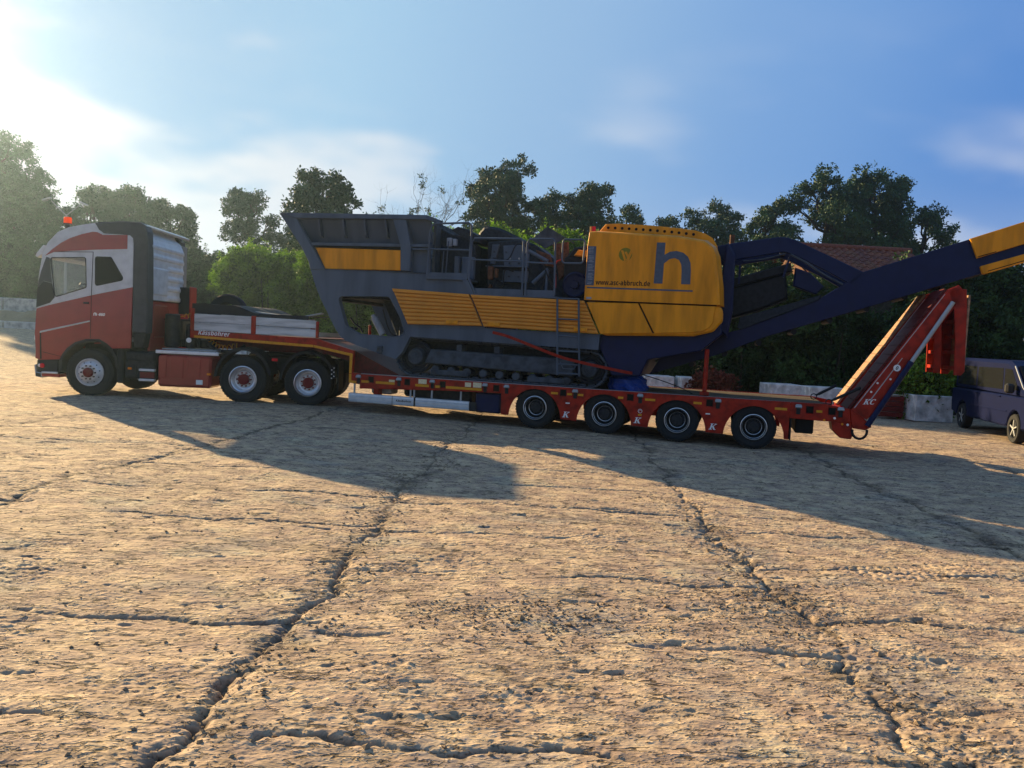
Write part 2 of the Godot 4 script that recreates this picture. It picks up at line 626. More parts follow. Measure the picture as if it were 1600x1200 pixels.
	func tube(pts: Array, r: float, seg := 8, closed := false, caps := true, r_end := -1.0):
		var k := pts.size()
		var rings: Array = []
		var up := Vector3.UP
		var prev := Vector3.ZERO
		for i in k:
			var a: Vector3 = pts[(i + k - 1) % k] if closed or i > 0 else pts[0]
			var b: Vector3 = pts[(i + 1) % k] if closed or i < k - 1 else pts[k - 1]
			var t := (b - a).normalized()
			if i == 0:
				up = Vector3.UP if absf(t.y) < 0.9 else Vector3.RIGHT
			var x := up.cross(t).normalized()
			up = t.cross(x).normalized()
			var rr := r if r_end < 0.0 else lerpf(r, r_end, float(i) / (k - 1))
			var ring: Array = []
			for s in seg:
				var an := TAU * s / seg
				var d := x * cos(an) + up * sin(an)
				ring.append([pts[i] + d * rr, d])
			rings.append(ring)
			prev = t
		for i in (k if closed else k - 1):
			var p: Array = rings[i]
			var q: Array = rings[(i + 1) % k]
			for s in seg:
				var u := (s + 1) % seg
				tri(p[s][0], p[u][0], q[u][0], p[s][1], p[u][1], q[u][1])
				tri(p[s][0], q[u][0], q[s][0], p[s][1], q[u][1], q[s][1])
		if caps and not closed:
			for e in [[0, 1], [k - 1, k - 2]]:
				var o: Vector3 = pts[e[0]] - pts[e[1]]
				for s in range(1, seg - 1):
					flat(rings[e[0]][0][0], rings[e[0]][s][0], rings[e[0]][s + 1][0], o)

	func lathe(profile: Array, at: Vector3, axis := Vector3.BACK, seg := 32, from := 0.0, to := TAU):
		# profile: Vector2(radius, height along the axis), from the outside round; flat between points, smooth around
		var z := axis.normalized()
		var x := (Vector3.UP if absf(z.y) < 0.9 else Vector3.RIGHT).cross(z).normalized()
		var y := z.cross(x)
		for i in profile.size() - 1:
			var p: Vector2 = profile[i]
			var q: Vector2 = profile[i + 1]
			var e := q - p
			var nn := Vector2(e.y, -e.x).normalized()
			for s in seg:
				var a0 := lerpf(from, to, float(s) / seg)
				var a1 := lerpf(from, to, float(s + 1) / seg)
				var d0 := x * cos(a0) + y * sin(a0)
				var d1 := x * cos(a1) + y * sin(a1)
				var n0 := d0 * nn.x + z * nn.y
				var n1 := d1 * nn.x + z * nn.y
				var A := at + d0 * p.x + z * p.y
				var B := at + d1 * p.x + z * p.y
				var C := at + d1 * q.x + z * q.y
				var D := at + d0 * q.x + z * q.y
				if p.x > 1e-5:
					tri(A, B, C, n0, n1, n1)
				if q.x > 1e-5:
					tri(A, C, D, n0, n1, n0)

	func rod(at: Vector3, r: float, h: float, axis := Vector3.BACK, seg := 16, bev := 0.0):
		# a cylinder from at along the axis
		if bev > 0.0:
			lathe([Vector2(0, 0), Vector2(r - bev, 0), Vector2(r, bev), Vector2(r, h - bev), Vector2(r - bev, h), Vector2(0, h)], at, axis, seg)
		else:
			lathe([Vector2(0, 0), Vector2(r, 0), Vector2(r, h), Vector2(0, h)], at, axis, seg)

	func mesh() -> ArrayMesh:
		var m := ArrayMesh.new()
		if v.is_empty():
			return m
		var a := []
		a.resize(Mesh.ARRAY_MAX)
		a[Mesh.ARRAY_VERTEX] = v
		a[Mesh.ARRAY_NORMAL] = n
		m.add_surface_from_arrays(Mesh.PRIMITIVE_TRIANGLES, a)
		return m


func P(a: Array) -> PackedVector2Array:
	# a flat list of x, y, x, y ... as a polygon
	var p := PackedVector2Array()
	for i in range(0, a.size(), 2):
		p.append(Vector2(a[i], a[i + 1]))
	return p


func circle(c: Vector2, r: float, seg := 24, from := 0.0, to := TAU) -> PackedVector2Array:
	var p := PackedVector2Array()
	var full := is_equal_approx(to - from, TAU)
	for i in (seg if full else seg + 1):
		var a := lerpf(from, to, float(i) / seg)
		p.append(c + Vector2(cos(a), sin(a)) * r)
	return p


func smooth_path(pts: Array, per := 5, closed := false) -> Array:
	var out: Array = []
	var k := pts.size()
	for i in (k if closed else k - 1):
		var p0: Vector3 = pts[(i + k - 1) % k] if closed or i > 0 else pts[0] * 2.0 - pts[1]
		var p1: Vector3 = pts[i]
		var p2: Vector3 = pts[(i + 1) % k]
		var p3: Vector3 = pts[(i + 2) % k] if closed or i < k - 2 else pts[k - 1] * 2.0 - pts[k - 2]
		for j in per:
			out.append(p1.cubic_interpolate(p2, p0, p3, float(j) / per))
	if not closed:
		out.append(pts[k - 1])
	return out


# ------------------------------------------------------------------ ground

var nz := {}

func noise(key: String, s: int, f: float, oct := 1, kind := FastNoiseLite.TYPE_SIMPLEX_SMOOTH, ridged := false) -> FastNoiseLite:
	var n := FastNoiseLite.new()
	n.seed = s
	n.noise_type = kind
	n.frequency = f
	n.fractal_type = FastNoiseLite.FRACTAL_RIDGED if ridged else (FastNoiseLite.FRACTAL_FBM if oct > 1 else FastNoiseLite.FRACTAL_NONE)
	n.fractal_octaves = oct
	nz[key] = n
	return n


func base_y(x: float, z: float) -> float:
	# the lie of the land: falls gently to the right, rises to the left and back
	var y := -0.0133 * maxf(0.0, x - 4.65) * smoothstep(30.0, 14.0, x)
	if x > 14.0:
		y = maxf(y, -0.124)
	y += 0.055 * maxf(0.0, -z - 6.0) * smoothstep(-5.0, -13.0, x) * smoothstep(-60.0, -25.0, z)
	if z <= -25.0:
		y += 1.05 * smoothstep(-5.0, -13.0, x) * (1.0 - smoothstep(-60.0, -25.0, z)) + 0.04 * (-z - 25.0)
	return y


func axis_steps(start: float, stops: Array) -> PackedFloat32Array:
	# coordinates from start through stretches of [end, step at that end]
	var o := PackedFloat32Array([start])
	var p := start
	var st: float = stops[0][2]
	for s in stops:
		var a: float = s[2]
		var b: float = s[1]
		var p0 := p
		while p < s[0] - 1e-4:
			var t: float = (p - p0) / maxf(s[0] - p0, 1e-3)
			p = minf(p + lerpf(a, b, t), s[0])
			o.append(p)
	return o


func ground():
	noise("big", 1, 0.35, 3)
	noise("mid", 2, 1.3, 4)
	noise("clod", 3, 9.0, 4)
	noise("fine", 4, 26.0, 3)
	noise("warp", 5, 1.1, 3)
	noise("warp2", 6, 7.0, 3)
	noise("mask", 7, 0.55, 3)
	noise("streak", 8, 4.0, 4)
	noise("pit", 9, 2.6, 2)
	noise("slab", 10, 0.37, 1)
	noise("crack", 12, 0.55, 3)
	var joints := [
		[P([6.9, 15.2, 7.22, 13.82, 7.31, 13.27, 7.38, 12.23, 7.50, 11.21, 7.58, 8.70, 7.93, 4.66, 8.15, 3.36, 8.6, -2.0]), 0.034, 0.026],
		[P([10.2, 15.2, 10.40, 13.66, 10.50, 13.13, 10.62, 12.19, 10.63, 11.0, 10.65, 9.81, 11.22, 4.36, 11.7, -1.0]), 0.026, 0.024],
		[P([4.3, 11.5, 4.20, 9.81, 4.19, 8.38, 4.58, 6.37, 5.12, 2.55, 5.4, 0.0]), 0.022, 0.035],
		[P([14.4, 3.0, 14.13, 4.87, 13.76, 7.24, 13.64, 9.70, 13.5, 12.0]), 0.03, 0.045],
		[P([0.6, 9.0, 1.2, 5.0, 1.9, 2.0]), 0.018, 0.035],
		[P([17.4, 4.0, 17.0, 7.0, 16.8, 10.0]), 0.022, 0.04]]
	var xs := axis_steps(-320.0, [[-60.0, 8.0, 40.0], [-12.0, 0.6, 8.0], [-2.0, 0.09, 0.6], [3.0, 0.03, 0.09], [5.6, 0.016, 0.03], [11.4, 0.016, 0.016], [14.5, 0.03, 0.016], [20.0, 0.07, 0.03], [30.0, 0.6, 0.07], [80.0, 8.0, 0.6], [320.0, 40.0, 8.0]])
	var zs := axis_steps(-460.0, [[-60.0, 8.0, 45.0], [-14.0, 0.7, 8.0], [-3.0, 0.10, 0.7], [2.5, 0.048, 0.10], [6.0, 0.026, 0.048], [10.0, 0.014, 0.026], [14.3, 0.011, 0.014], [15.2, 0.05, 0.011], [18.0, 0.5, 0.05], [90.0, 20.0, 0.5]])
	var nx := xs.size()
	var nzz := zs.size()
	var hs := PackedFloat32Array()
	hs.resize(nx * nzz)
	var cols := PackedColorArray()
	cols.resize(nx * nzz)
	for j in nzz:
		var z := zs[j]
		for i in nx:
			var x := xs[i]
			var y := base_y(x, z)
			var k := j * nx + i
			if x < -14.0 or x > 32.0 or z < -16.0:
				hs[k] = y + nz.big.get_noise_2d(x * 0.3, z * 0.3) * 0.15 - 0.05
				var g: float = 1.0 + 0.12 * nz.mask.get_noise_2d(x, z)
				cols[k] = Color(g, g, g)
				continue
			var m: float = nz.mask.get_noise_2d(x, z)
			var near := smoothstep(-8.0, 2.0, z)
			y += nz.big.get_noise_2d(x, z) * 0.035 + nz.mid.get_noise_2d(x * 0.6, z * 1.5) * 0.011
			var rough := smoothstep(0.22, 0.60, m + 0.3 * nz.warp.get_noise_2d(z, x))
			var wx: float = nz.warp.get_noise_2d(x, z)
			var w2: float = nz.warp2.get_noise_2d(x, z)
			var w3: float = nz.warp2.get_noise_2d(z + 31.0, x)
			var shade := 1.0
			var cut := 0.0
			# long joints between the rows of slabs
			var p: Vector2 = Vector2(x + wx * 0.13 + w2 * 0.045 + nz.clod.get_noise_2d(z * 1.6, x) * 0.028, z)
			for q in joints:
				var line: PackedVector2Array = q[0]
				if z < line[line.size() - 1].y - 0.2 and z < line[0].y - 0.2:
					continue
				var best := 9.0
				for s in line.size() - 1:
					var a := line[s]
					var b := line[s + 1]
					if absf(p.x - a.x) > 0.9 and absf(p.x - b.x) > 0.9:
						continue
					var c := Geometry2D.get_closest_point_to_segment(p, a, b)
					best = minf(best, c.distance_to(p))
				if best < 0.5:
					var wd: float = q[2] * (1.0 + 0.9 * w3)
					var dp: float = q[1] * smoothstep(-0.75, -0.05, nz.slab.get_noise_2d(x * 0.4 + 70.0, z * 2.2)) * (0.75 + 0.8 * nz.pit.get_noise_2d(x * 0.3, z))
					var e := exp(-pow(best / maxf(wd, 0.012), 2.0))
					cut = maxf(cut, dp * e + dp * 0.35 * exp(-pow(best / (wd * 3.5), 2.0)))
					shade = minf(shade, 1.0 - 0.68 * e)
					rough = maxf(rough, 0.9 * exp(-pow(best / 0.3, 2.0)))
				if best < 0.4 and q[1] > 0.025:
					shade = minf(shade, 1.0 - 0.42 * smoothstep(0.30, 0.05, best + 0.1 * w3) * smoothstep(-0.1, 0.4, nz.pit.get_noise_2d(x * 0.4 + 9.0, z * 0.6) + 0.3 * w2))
			# cross joints, about every 1.17 m, half hidden under the trodden earth
			var row := 0.0
			if x < 4.4:
				row = 0.42
			elif x < 7.55:
				row = 0.13
			elif x < 10.7:
				row = 0.0
			elif x < 13.9:
				row = 0.55
			else:
				row = 0.2
			var zz: float = z + wx * 0.10 + w2 * 0.026 + nz.clod.get_noise_2d(x * 1.4, z) * 0.012 - 13.64 + row + 0.012 * x
			var cell := floorf(zz / 1.17 + 0.5)
			var dd := absf(zz - cell * 1.17)
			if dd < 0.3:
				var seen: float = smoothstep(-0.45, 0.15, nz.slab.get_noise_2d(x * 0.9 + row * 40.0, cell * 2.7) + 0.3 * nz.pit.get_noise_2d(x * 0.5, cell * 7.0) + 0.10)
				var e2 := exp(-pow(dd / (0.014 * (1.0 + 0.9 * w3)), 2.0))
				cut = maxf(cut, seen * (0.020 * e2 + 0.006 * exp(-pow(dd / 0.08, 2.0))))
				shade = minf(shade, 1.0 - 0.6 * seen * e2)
				rough = maxf(rough, seen * 0.6 * exp(-pow(dd / 0.13, 2.0)))
			# two broken-up places by the right-hand joint
			var b1 := Vector2((x - 10.5) / 0.75, (z - 11.5) / 0.55).length()
			var b2 := Vector2((x - 8.75) / 0.9, (z - 12.0) / 0.35).length()
			var b3 := Vector2((x - 10.75) / 0.45, (z - 13.4) / 0.8).length()
			var b4 := Vector2((x - 6.9) / 0.5, (z - 13.1) / 0.22).length()
			var brk := maxf(maxf(smoothstep(1.2, 0.3, b1), smoothstep(1.2, 0.4, b2) * 0.8), maxf(smoothstep(1.2, 0.4, b3), smoothstep(1.1, 0.4, b4) * 0.9))
			rough = maxf(rough, brk)
			cut += brk * 0.012
			var st: float = nz.streak.get_noise_2d(x * 0.35 + w2 * 0.1, z * 1.6)
			y += st * 0.0030 * near
			var cl: float = nz.clod.get_noise_2d(x * 0.7, z * 1.15)
			y += (cl * 0.0022 + maxf(cl, 0.0) * 0.009) * (0.12 + rough * rough * 1.0) * near
			if z > 5.0:
				var fn: float = nz.fine.get_noise_2d(x * 0.62, z * 1.25)
				y += fn * 0.0016 * (0.4 + rough) + maxf(fn - 0.28, 0.0) * 0.018 * (0.12 + rough) - maxf(-fn - 0.34, 0.0) * 0.022 * (0.25 + rough)
			var pit: float = nz.pit.get_noise_2d(x * 0.55, z * 1.7)
			var ck: float = nz.crack.get_noise_2d(x * 0.42 + w2 * 0.02, z * 1.7 + wx * 0.12)
			var cv := ck * 3.2
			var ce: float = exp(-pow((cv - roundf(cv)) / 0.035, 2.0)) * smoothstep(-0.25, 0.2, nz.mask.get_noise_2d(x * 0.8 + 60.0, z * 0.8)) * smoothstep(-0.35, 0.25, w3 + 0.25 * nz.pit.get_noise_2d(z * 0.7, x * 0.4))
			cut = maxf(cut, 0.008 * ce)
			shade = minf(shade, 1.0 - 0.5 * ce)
			pit += 0.22 * w2 + 0.10 * cl
			if pit > 0.62:
				var pp := smoothstep(0.62, 0.80, pit)
				y -= pp * 0.016
				rough = maxf(rough, pp)
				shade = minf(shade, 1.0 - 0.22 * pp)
			# the print of a tyre's tread in the dried mud
			var t := Vector2(x - 12.2, z - 10.55).rotated(0.25)
			if absf(t.x) < 0.85 and absf(t.y) < 0.19 and z > 8.0:
				var bar := smoothstep(0.15, 0.55, sin(t.x * TAU / 0.085 + (0.9 if t.y > 0.0 else -0.4))) * smoothstep(0.012, 0.03, absf(absf(t.y) - 0.09))
				y -= 0.010 * bar * smoothstep(0.85, 0.6, absf(t.x))
			y -= cut
			hs[k] = y
			# dark stains with edges of their own, drawn out along the slabs
			var sn: float = nz.streak.get_noise_2d(x * 0.10 + 17.0, z * 0.42) + 0.35 * w2 + 0.25 * cl
			shade *= 1.0 - 0.30 * smoothstep(0.34, 0.62, sn)
			shade *= 1.0 - 0.38 * brk * smoothstep(-0.2, 0.4, cl + 0.5 * w3)
			var tone: float = 1.0 + 0.20 * nz.mid.get_noise_2d(x * 0.8 + 40.0, z * 1.3) + 0.07 * cl
			var grey: float = smoothstep(0.15, 0.5, nz.warp.get_noise_2d(x * 0.5 + 90.0, z * 0.8)) * 0.55
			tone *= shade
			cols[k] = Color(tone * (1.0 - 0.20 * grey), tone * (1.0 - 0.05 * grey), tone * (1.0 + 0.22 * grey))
	var vs := PackedVector3Array()
	vs.resize(nx * nzz)
	var ns := PackedVector3Array()
	ns.resize(nx * nzz)
	for j in nzz:
		var j0 := maxi(j - 1, 0)
		var j1 := mini(j + 1, nzz - 1)
		var dz := zs[j1] - zs[j0]
		for i in nx:
			var k := j * nx + i
			var i0 := maxi(i - 1, 0)
			var i1 := mini(i + 1, nx - 1)
			vs[k] = Vector3(xs[i], hs[k], zs[j])
			ns[k] = Vector3(-(hs[j * nx + i1] - hs[j * nx + i0]) / (xs[i1] - xs[i0]), 1.0, -(hs[j1 * nx + i] - hs[j0 * nx + i]) / dz).normalized()
	var ix := PackedInt32Array()
	ix.resize((nx - 1) * (nzz - 1) * 6)
	var c := 0
	for j in nzz - 1:
		for i in nx - 1:
			var k := j * nx + i
			ix[c] = k
			ix[c + 1] = k + 1
			ix[c + 2] = k + nx
			ix[c + 3] = k + 1
			ix[c + 4] = k + nx + 1
			ix[c + 5] = k + nx
			c += 6
	var a := []
	a.resize(Mesh.ARRAY_MAX)
	a[Mesh.ARRAY_VERTEX] = vs
	a[Mesh.ARRAY_NORMAL] = ns
	a[Mesh.ARRAY_COLOR] = cols
	a[Mesh.ARRAY_INDEX] = ix
	var am := ArrayMesh.new()
	am.add_surface_from_arrays(Mesh.PRIMITIVE_TRIANGLES, a)
	var o := MeshInstance3D.new()
	o.name = "ground"
	o.mesh = am
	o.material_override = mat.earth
	o.set_meta("kind", "structure")
	o.set_meta("label", "sunlit yard of cracked concrete slabs under dry trodden earth")
	o.set_meta("category", "ground")
	add_child(o)
	print("ground ", nx, " x ", nzz)
	# loose crumbs of earth along the joints and broken places
	var r := RandomNumberGenerator.new()
	r.seed = 77
	var crumb := MB.new()
	var q: Array[Vector3] = []
	for d in [Vector3(1, 0, 0), Vector3(-0.9, 0.1, 0.2), Vector3(0.1, 0.7, 0.1), Vector3(0, -0.6, 0), Vector3(0.1, 0, 1), Vector3(-0.1, 0.1, -0.9)]:
		q.append(d)
	for f in [[0, 2, 4], [4, 2, 1], [1, 2, 5], [5, 2, 0], [0, 4, 3], [4, 1, 3], [1, 5, 3], [5, 0, 3]]:
		crumb.flat(q[f[0]], q[f[1]], q[f[2]], q[f[0]] + q[f[1]] + q[f[2]])
	var places: Array = []
	for i in 6500:
		var x := 0.0
		var z := 0.0
		var pick := r.randf()
		if pick < 0.25:
			z = r.randf_range(3.0, 14.2)
			x = 7.5 + r.randfn() * 0.13 + (0.4 if z < 7.0 else 0.0) - (0.15 if z > 12.5 else 0.0)
		elif pick < 0.42:
			z = r.randf_range(8.0, 14.2)
			x = 10.6 + r.randfn() * 0.2
		elif pick < 0.55:
			x = 8.8 + r.randfn() * 0.5
			z = 12.0 + r.randfn() * 0.2
		elif pick < 0.66:
			x = 10.5 + r.randfn() * 0.4
			z = 11.6 + r.randfn() * 0.3
		else:
			z = r.randf_range(1.5, 14.3)
			x = 8.4 + r.randf_range(-0.75, 0.75) * (17.5 - z)
			if z < 9.0 and r.randf() < 0.5:
				continue
		var s := 0.004 + 0.014 * pow(r.randf(), 3.0)
		if r.randf() < 0.02:
			s *= 1.8
		places.append([Vector3(x, height_at(xs, zs, hs, x, z) + s * 0.2, z), Basis.from_euler(Vector3(r.randf() * 0.6, r.randf() * TAU, r.randf() * 0.6)).scaled(Vector3(s, s * r.randf_range(0.6, 1.0), s)), r.randf_range(0.7, 1.2)])
	var mm := scatter("loose_clods", crumb.mesh(), places, mat.soil_clod, self)
	mm.set_meta("kind", "stuff")
	mm.set_meta("label", "crumbs of dry earth strewn over the yard")
	mm.set_meta("category", "clods")


func height_at(xs: PackedFloat32Array, zs: PackedFloat32Array, hs: PackedFloat32Array, x: float, z: float) -> float:
	var i := clampi(xs.bsearch(x), 1, xs.size() - 1)
	var j := clampi(zs.bsearch(z), 1, zs.size() - 1)
	return hs[j * xs.size() + i]


func scatter(called: String, mesh: Mesh, places: Array, material: Material, parent: Node3D) -> MultiMeshInstance3D:
	# places: [position, basis, tone]
	var mm := MultiMesh.new()
	mm.transform_format = MultiMesh.TRANSFORM_3D
	mm.use_colors = true
	mm.mesh = mesh
	mm.instance_count = places.size()
	var buf := PackedFloat32Array()
	buf.resize(places.size() * 16)
	var k := 0
	for p in places:
		var b: Basis = p[1]
		var o: Vector3 = p[0]
		for r in 3:
			buf[k] = b.x[r]
			buf[k + 1] = b.y[r]
			buf[k + 2] = b.z[r]
			buf[k + 3] = o[r]
			k += 4
		var t = p[2]
		var c: Color = t if t is Color else Color(t, t, t)
		buf[k] = c.r
		buf[k + 1] = c.g
		buf[k + 2] = c.b
		buf[k + 3] = 1.0
		k += 4
	mm.buffer = buf
	var o := MultiMeshInstance3D.new()
	o.name = called
	o.multimesh = mm
	o.material_override = material
	parent.add_child(o, true)
	return o


# ------------------------------------------------------------------ plants

var clumps := {}

func leaf_clump(key: String, leaves: int, leaf: float, radius: float, s: int, narrow := 0.55) -> ArrayMesh:
	if clumps.has(key):
		return clumps[key]
	var r := RandomNumberGenerator.new()
	r.seed = s
	var m := MB.new()
	for i in leaves:
		var d := Vector3(r.randfn(), r.randfn() * 0.8, r.randfn()).normalized()
		var c := d * radius * pow(r.randf(), 0.5)
		var up := (d * 0.7 + Vector3(r.randf_range(-1, 1), r.randf_range(-0.4, 1.0), r.randf_range(-1, 1))).normalized()
		var side := up.cross(Vector3(r.randf_range(-1, 1), r.randf_range(-1, 1), r.randf_range(-1, 1))).normalized()
		var l := leaf * r.randf_range(0.7, 1.25)
		var nn := up.cross(side)
		var fold := nn * l * 0.12
		var a := c - up * l * 0.5
		var b := c + up * l * 0.5
		m.flat(a, c + side * l * narrow * 0.5 + fold, b, nn)
		m.flat(a, b, c - side * l * narrow * 0.5 + fold, nn)
	clumps[key] = m.mesh()
	return clumps[key]


func in_ball(r: RandomNumberGenerator) -> Vector3:
	while true:
		var p := Vector3(r.randf_range(-1, 1), r.randf_range(-1, 1), r.randf_range(-1, 1))
		if p.length_squared() < 1.0:
			return p
	return Vector3.ZERO


func rnd_basis(r: RandomNumberGenerator, s: float) -> Basis:
	return Basis.from_euler(Vector3(r.randf() * TAU, r.randf() * TAU, r.randf() * TAU)).scaled(Vector3(s, s, s))


func limb(m: MB, a: Vector3, b: Vector3, r0: float, r1: float, r: RandomNumberGenerator, wob := 0.08, seg := 6):
	var pts: Array = []
	var l := a.distance_to(b)
	for i in 5:
		var t := i / 4.0
		pts.append(a.lerp(b, t) + in_ball(r) * l * wob * (0.0 if i == 0 or i == 4 else 1.0) + Vector3(0, -l * 0.08 * sin(t * PI), 0))
	m.tube(pts, r0, seg, false, false, r1)


func tree(called: String, label: String, group: String, at: Vector3, h: float, spread: float, s: int, opt := {}) -> Node3D:
	var r := RandomNumberGenerator.new()
	r.seed = s
	at.y = base_y(at.x, at.z) - 0.1
	var t := thing(called, label, "tree", at, 0.0, group)
	org = Vector3.ZERO
	var m := MB.new()
	var from: float = opt.get("from", 0.38)
	var fork := Vector3(r.randf_range(-0.3, 0.3), h * from * 0.9, r.randf_range(-0.3, 0.3))
	var top := Vector3(r.randf_range(-0.5, 0.5), h * 0.86, r.randf_range(-0.5, 0.5))
	var girth := h * 0.018 + 0.04
	limb(m, Vector3.ZERO, fork, girth * 1.3, girth, r, 0.03, 9)
	limb(m, fork, top, girth, girth * 0.25, r, 0.06, 7)
	var lobes: Array = []
	h -= spread * 0.22
	var n: int = opt.get("lobes", 15) + 5
	var y0 := h * from
	for i in n:
		var f := (i + r.randf()) / n
		var y := lerpf(y0 + h * 0.06, h * 0.93, f)
		var u := (y - y0) / (h - y0)
		var reach := spread * sqrt(maxf(0.0, 1.0 - pow(absf(u - 0.42) / 0.62, 2.2)))
		var an := i * 2.4 + r.randf_range(-0.5, 0.5)
		var rad := reach * r.randf_range(0.35, 0.85)
		var c := Vector3(cos(an) * rad, y, sin(an) * rad)
		var lr: float = spread * r.randf_range(0.22, 0.40) * opt.get("puff", 1.0)
		lobes.append([c, lr])
		var start := fork.lerp(top, clampf((y - fork.y) / (top.y - fork.y) - 0.25, 0.0, 0.9))
		limb(m, start, c, girth * 0.42, girth * 0.1, r, 0.1, 5)
		for j in 3:
			limb(m, start.lerp(c, 0.6), c + in_ball(r) * lr * 0.8, girth * 0.16, 0.01, r, 0.1, 4)
	put(m, "trunk", "bark", t)
	var places: Array = []
	var dens: float = opt.get("dens", 1.0)
	for q in lobes:
		# each mass of leaves is made of sprays, each spray of leaf clumps
		var sprays := int(21 * q[1] * q[1] * dens) + 8
		for i in sprays:
			var d := in_ball(r).normalized()
			d.y = d.y * 0.8 + 0.12
			var c: Vector3 = q[0] + d * q[1] * (0.45 + 0.6 * pow(r.randf(), 0.6))
			var tone := r.randf_range(0.7, 1.3)
			var warm := r.randf_range(0.9, 1.06)
			var k := r.randi_range(4, 9)
			var sr := r.randf_range(0.18, 0.42)
			for j in k:
				var p := c + in_ball(r) * sr * Vector3(1.2, 0.8, 1.2)
				var v := tone * r.randf_range(0.85, 1.15)
				places.append([p, rnd_basis(r, r.randf_range(0.75, 1.3)), Color(v * warm, v, v * 0.9)])
	scatter("crown", leaf_clump("oak", 8, 0.19, 0.24, 4), places, mat[opt.get("leaf", "leaf_oak")], t).set_meta("kind", "stuff")
	return t


func bare_tree(label: String, at: Vector3, h: float, s: int) -> Node3D:
	var r := RandomNumberGenerator.new()
	r.seed = s
	at.y = base_y(at.x, at.z) - 0.1
	var t := thing("bare_tree", label, "tree", at)
	org = Vector3.ZERO
	var m := MB.new()
	var places: Array = []
	var todo: Array = [[Vector3.ZERO, Vector3(0.1, h * 0.5, 0), 0.12, 0]]
	while not todo.is_empty():
		var q: Array = todo.pop_back()
		var lvl: int = q[3]
		limb(m, q[0], q[1], q[2], q[2] * 0.55, r, 0.06, 6 if lvl < 2 else 4)
		if lvl >= 5:
			continue
		var d: Vector3 = q[1] - q[0]
		for i in (5 if lvl == 0 else r.randi_range(2, 4)):
			var l: float = d.length() * r.randf_range(0.5, 0.78) if lvl > 0 else h * r.randf_range(0.22, 0.34)
			var out := (d.normalized() * 0.8 + in_ball(r).normalized() * Vector3(1.0, 0.6, 1.0) * 0.85 + Vector3(0, 0.12, 0)).normalized()
			var a: Vector3 = q[0].lerp(q[1], r.randf_range(0.65, 1.0))
			todo.append([a, a + out * l, q[2] * 0.5, lvl + 1])
			if lvl >= 2 and r.randf() < 0.04:
				for j in 5:
					places.append([a + out * l * r.randf() + in_ball(r) * 0.2, rnd_basis(r, 0.9), r.randf_range(0.7, 1.2)])
	put(m, "trunk", "bark", t)
	scatter("crown", leaf_clump("oak", 9, 0.17, 0.26, 4), places, mat.leaf_oak, t).set_meta("kind", "stuff")
	return t


func shrub(called: String, label: String, group: String, at: Vector3, h: float, wide: float, s: int, leaf := "leaf_hedge", dens := 1.0) -> Node3D:
	# a dense tall bush: several stems, leaves in uneven masses down to the ground and loose shoots at the top
	var r := RandomNumberGenerator.new()
	r.seed = s
	at.y = base_y(at.x, at.z) - 0.05
	var t := thing(called, label, "bush", at, 0.0, group)
	org = Vector3.ZERO
	var m := MB.new()
	var places: Array = []
	for i in 5:
		var foot := Vector3(r.randf_range(-0.3, 0.3), 0, r.randf_range(-0.3, 0.3)) * wide
		m = MB.new()
		limb(m, foot, foot * 1.5 + Vector3(r.randf_range(-0.2, 0.2), h * r.randf_range(0.6, 0.9), r.randf_range(-0.2, 0.2)), 0.05, 0.012, r, 0.04, 5)
		put(m, "stem", "bark", t)
	m = MB.new()
	var n := int(10 * h * wide / 6.0) + 6
	for i in n:
		var f := (i + r.randf()) / n
		var y := 0.25 + f * (h - 0.6)
		var an := i * 2.4 + r.randf() * 0.8
		var rad := wide * 0.5 * r.randf_range(0.15, 0.75) * (1.0 - 0.45 * smoothstep(0.65, 1.0, f))
		var c := Vector3(cos(an) * rad, y, sin(an) * rad)
		var lr := wide * r.randf_range(0.15, 0.30)
		var sprays := int(26 * lr * lr * dens) + 7
		for j in sprays:
			var d := in_ball(r).normalized()
			var p := c + d * lr * (0.55 + 0.5 * r.randf())
			if p.y < 0.1:
				continue
			var tone := r.randf_range(0.4, 1.55)
			for k in r.randi_range(5, 10):
				var v := tone * r.randf_range(0.85, 1.15)
				places.append([p + in_ball(r) * 0.28, rnd_basis(r, r.randf_range(0.7, 1.2)), Color(v, v, v * 0.85)])
	for i in int(7 * wide):
		var a := Vector3(r.randf_range(-0.5, 0.5) * wide, h * r.randf_range(0.72, 0.9), r.randf_range(-0.4, 0.4) * wide)
		var b := a + Vector3(r.randf_range(-0.25, 0.25), h * r.randf_range(0.12, 0.24), r.randf_range(-0.2, 0.2))
		limb(m, a, b, 0.012, 0.004, r, 0.05, 4)
		for j in 9:
			var f := r.randf()
			var v := r.randf_range(0.9, 1.5)
			places.append([a.lerp(b, f) + in_ball(r) * 0.13, rnd_basis(r, r.randf_range(0.5, 0.85)), Color(v, v, v * 0.8)])
	put(m, "shoots", "bark", t).set_meta("kind", "stuff")
	scatter("foliage", leaf_clump("hedge", 8, 0.165, 0.20, 6, 0.5), places, mat[leaf], t).set_meta("kind", "stuff")
	return t


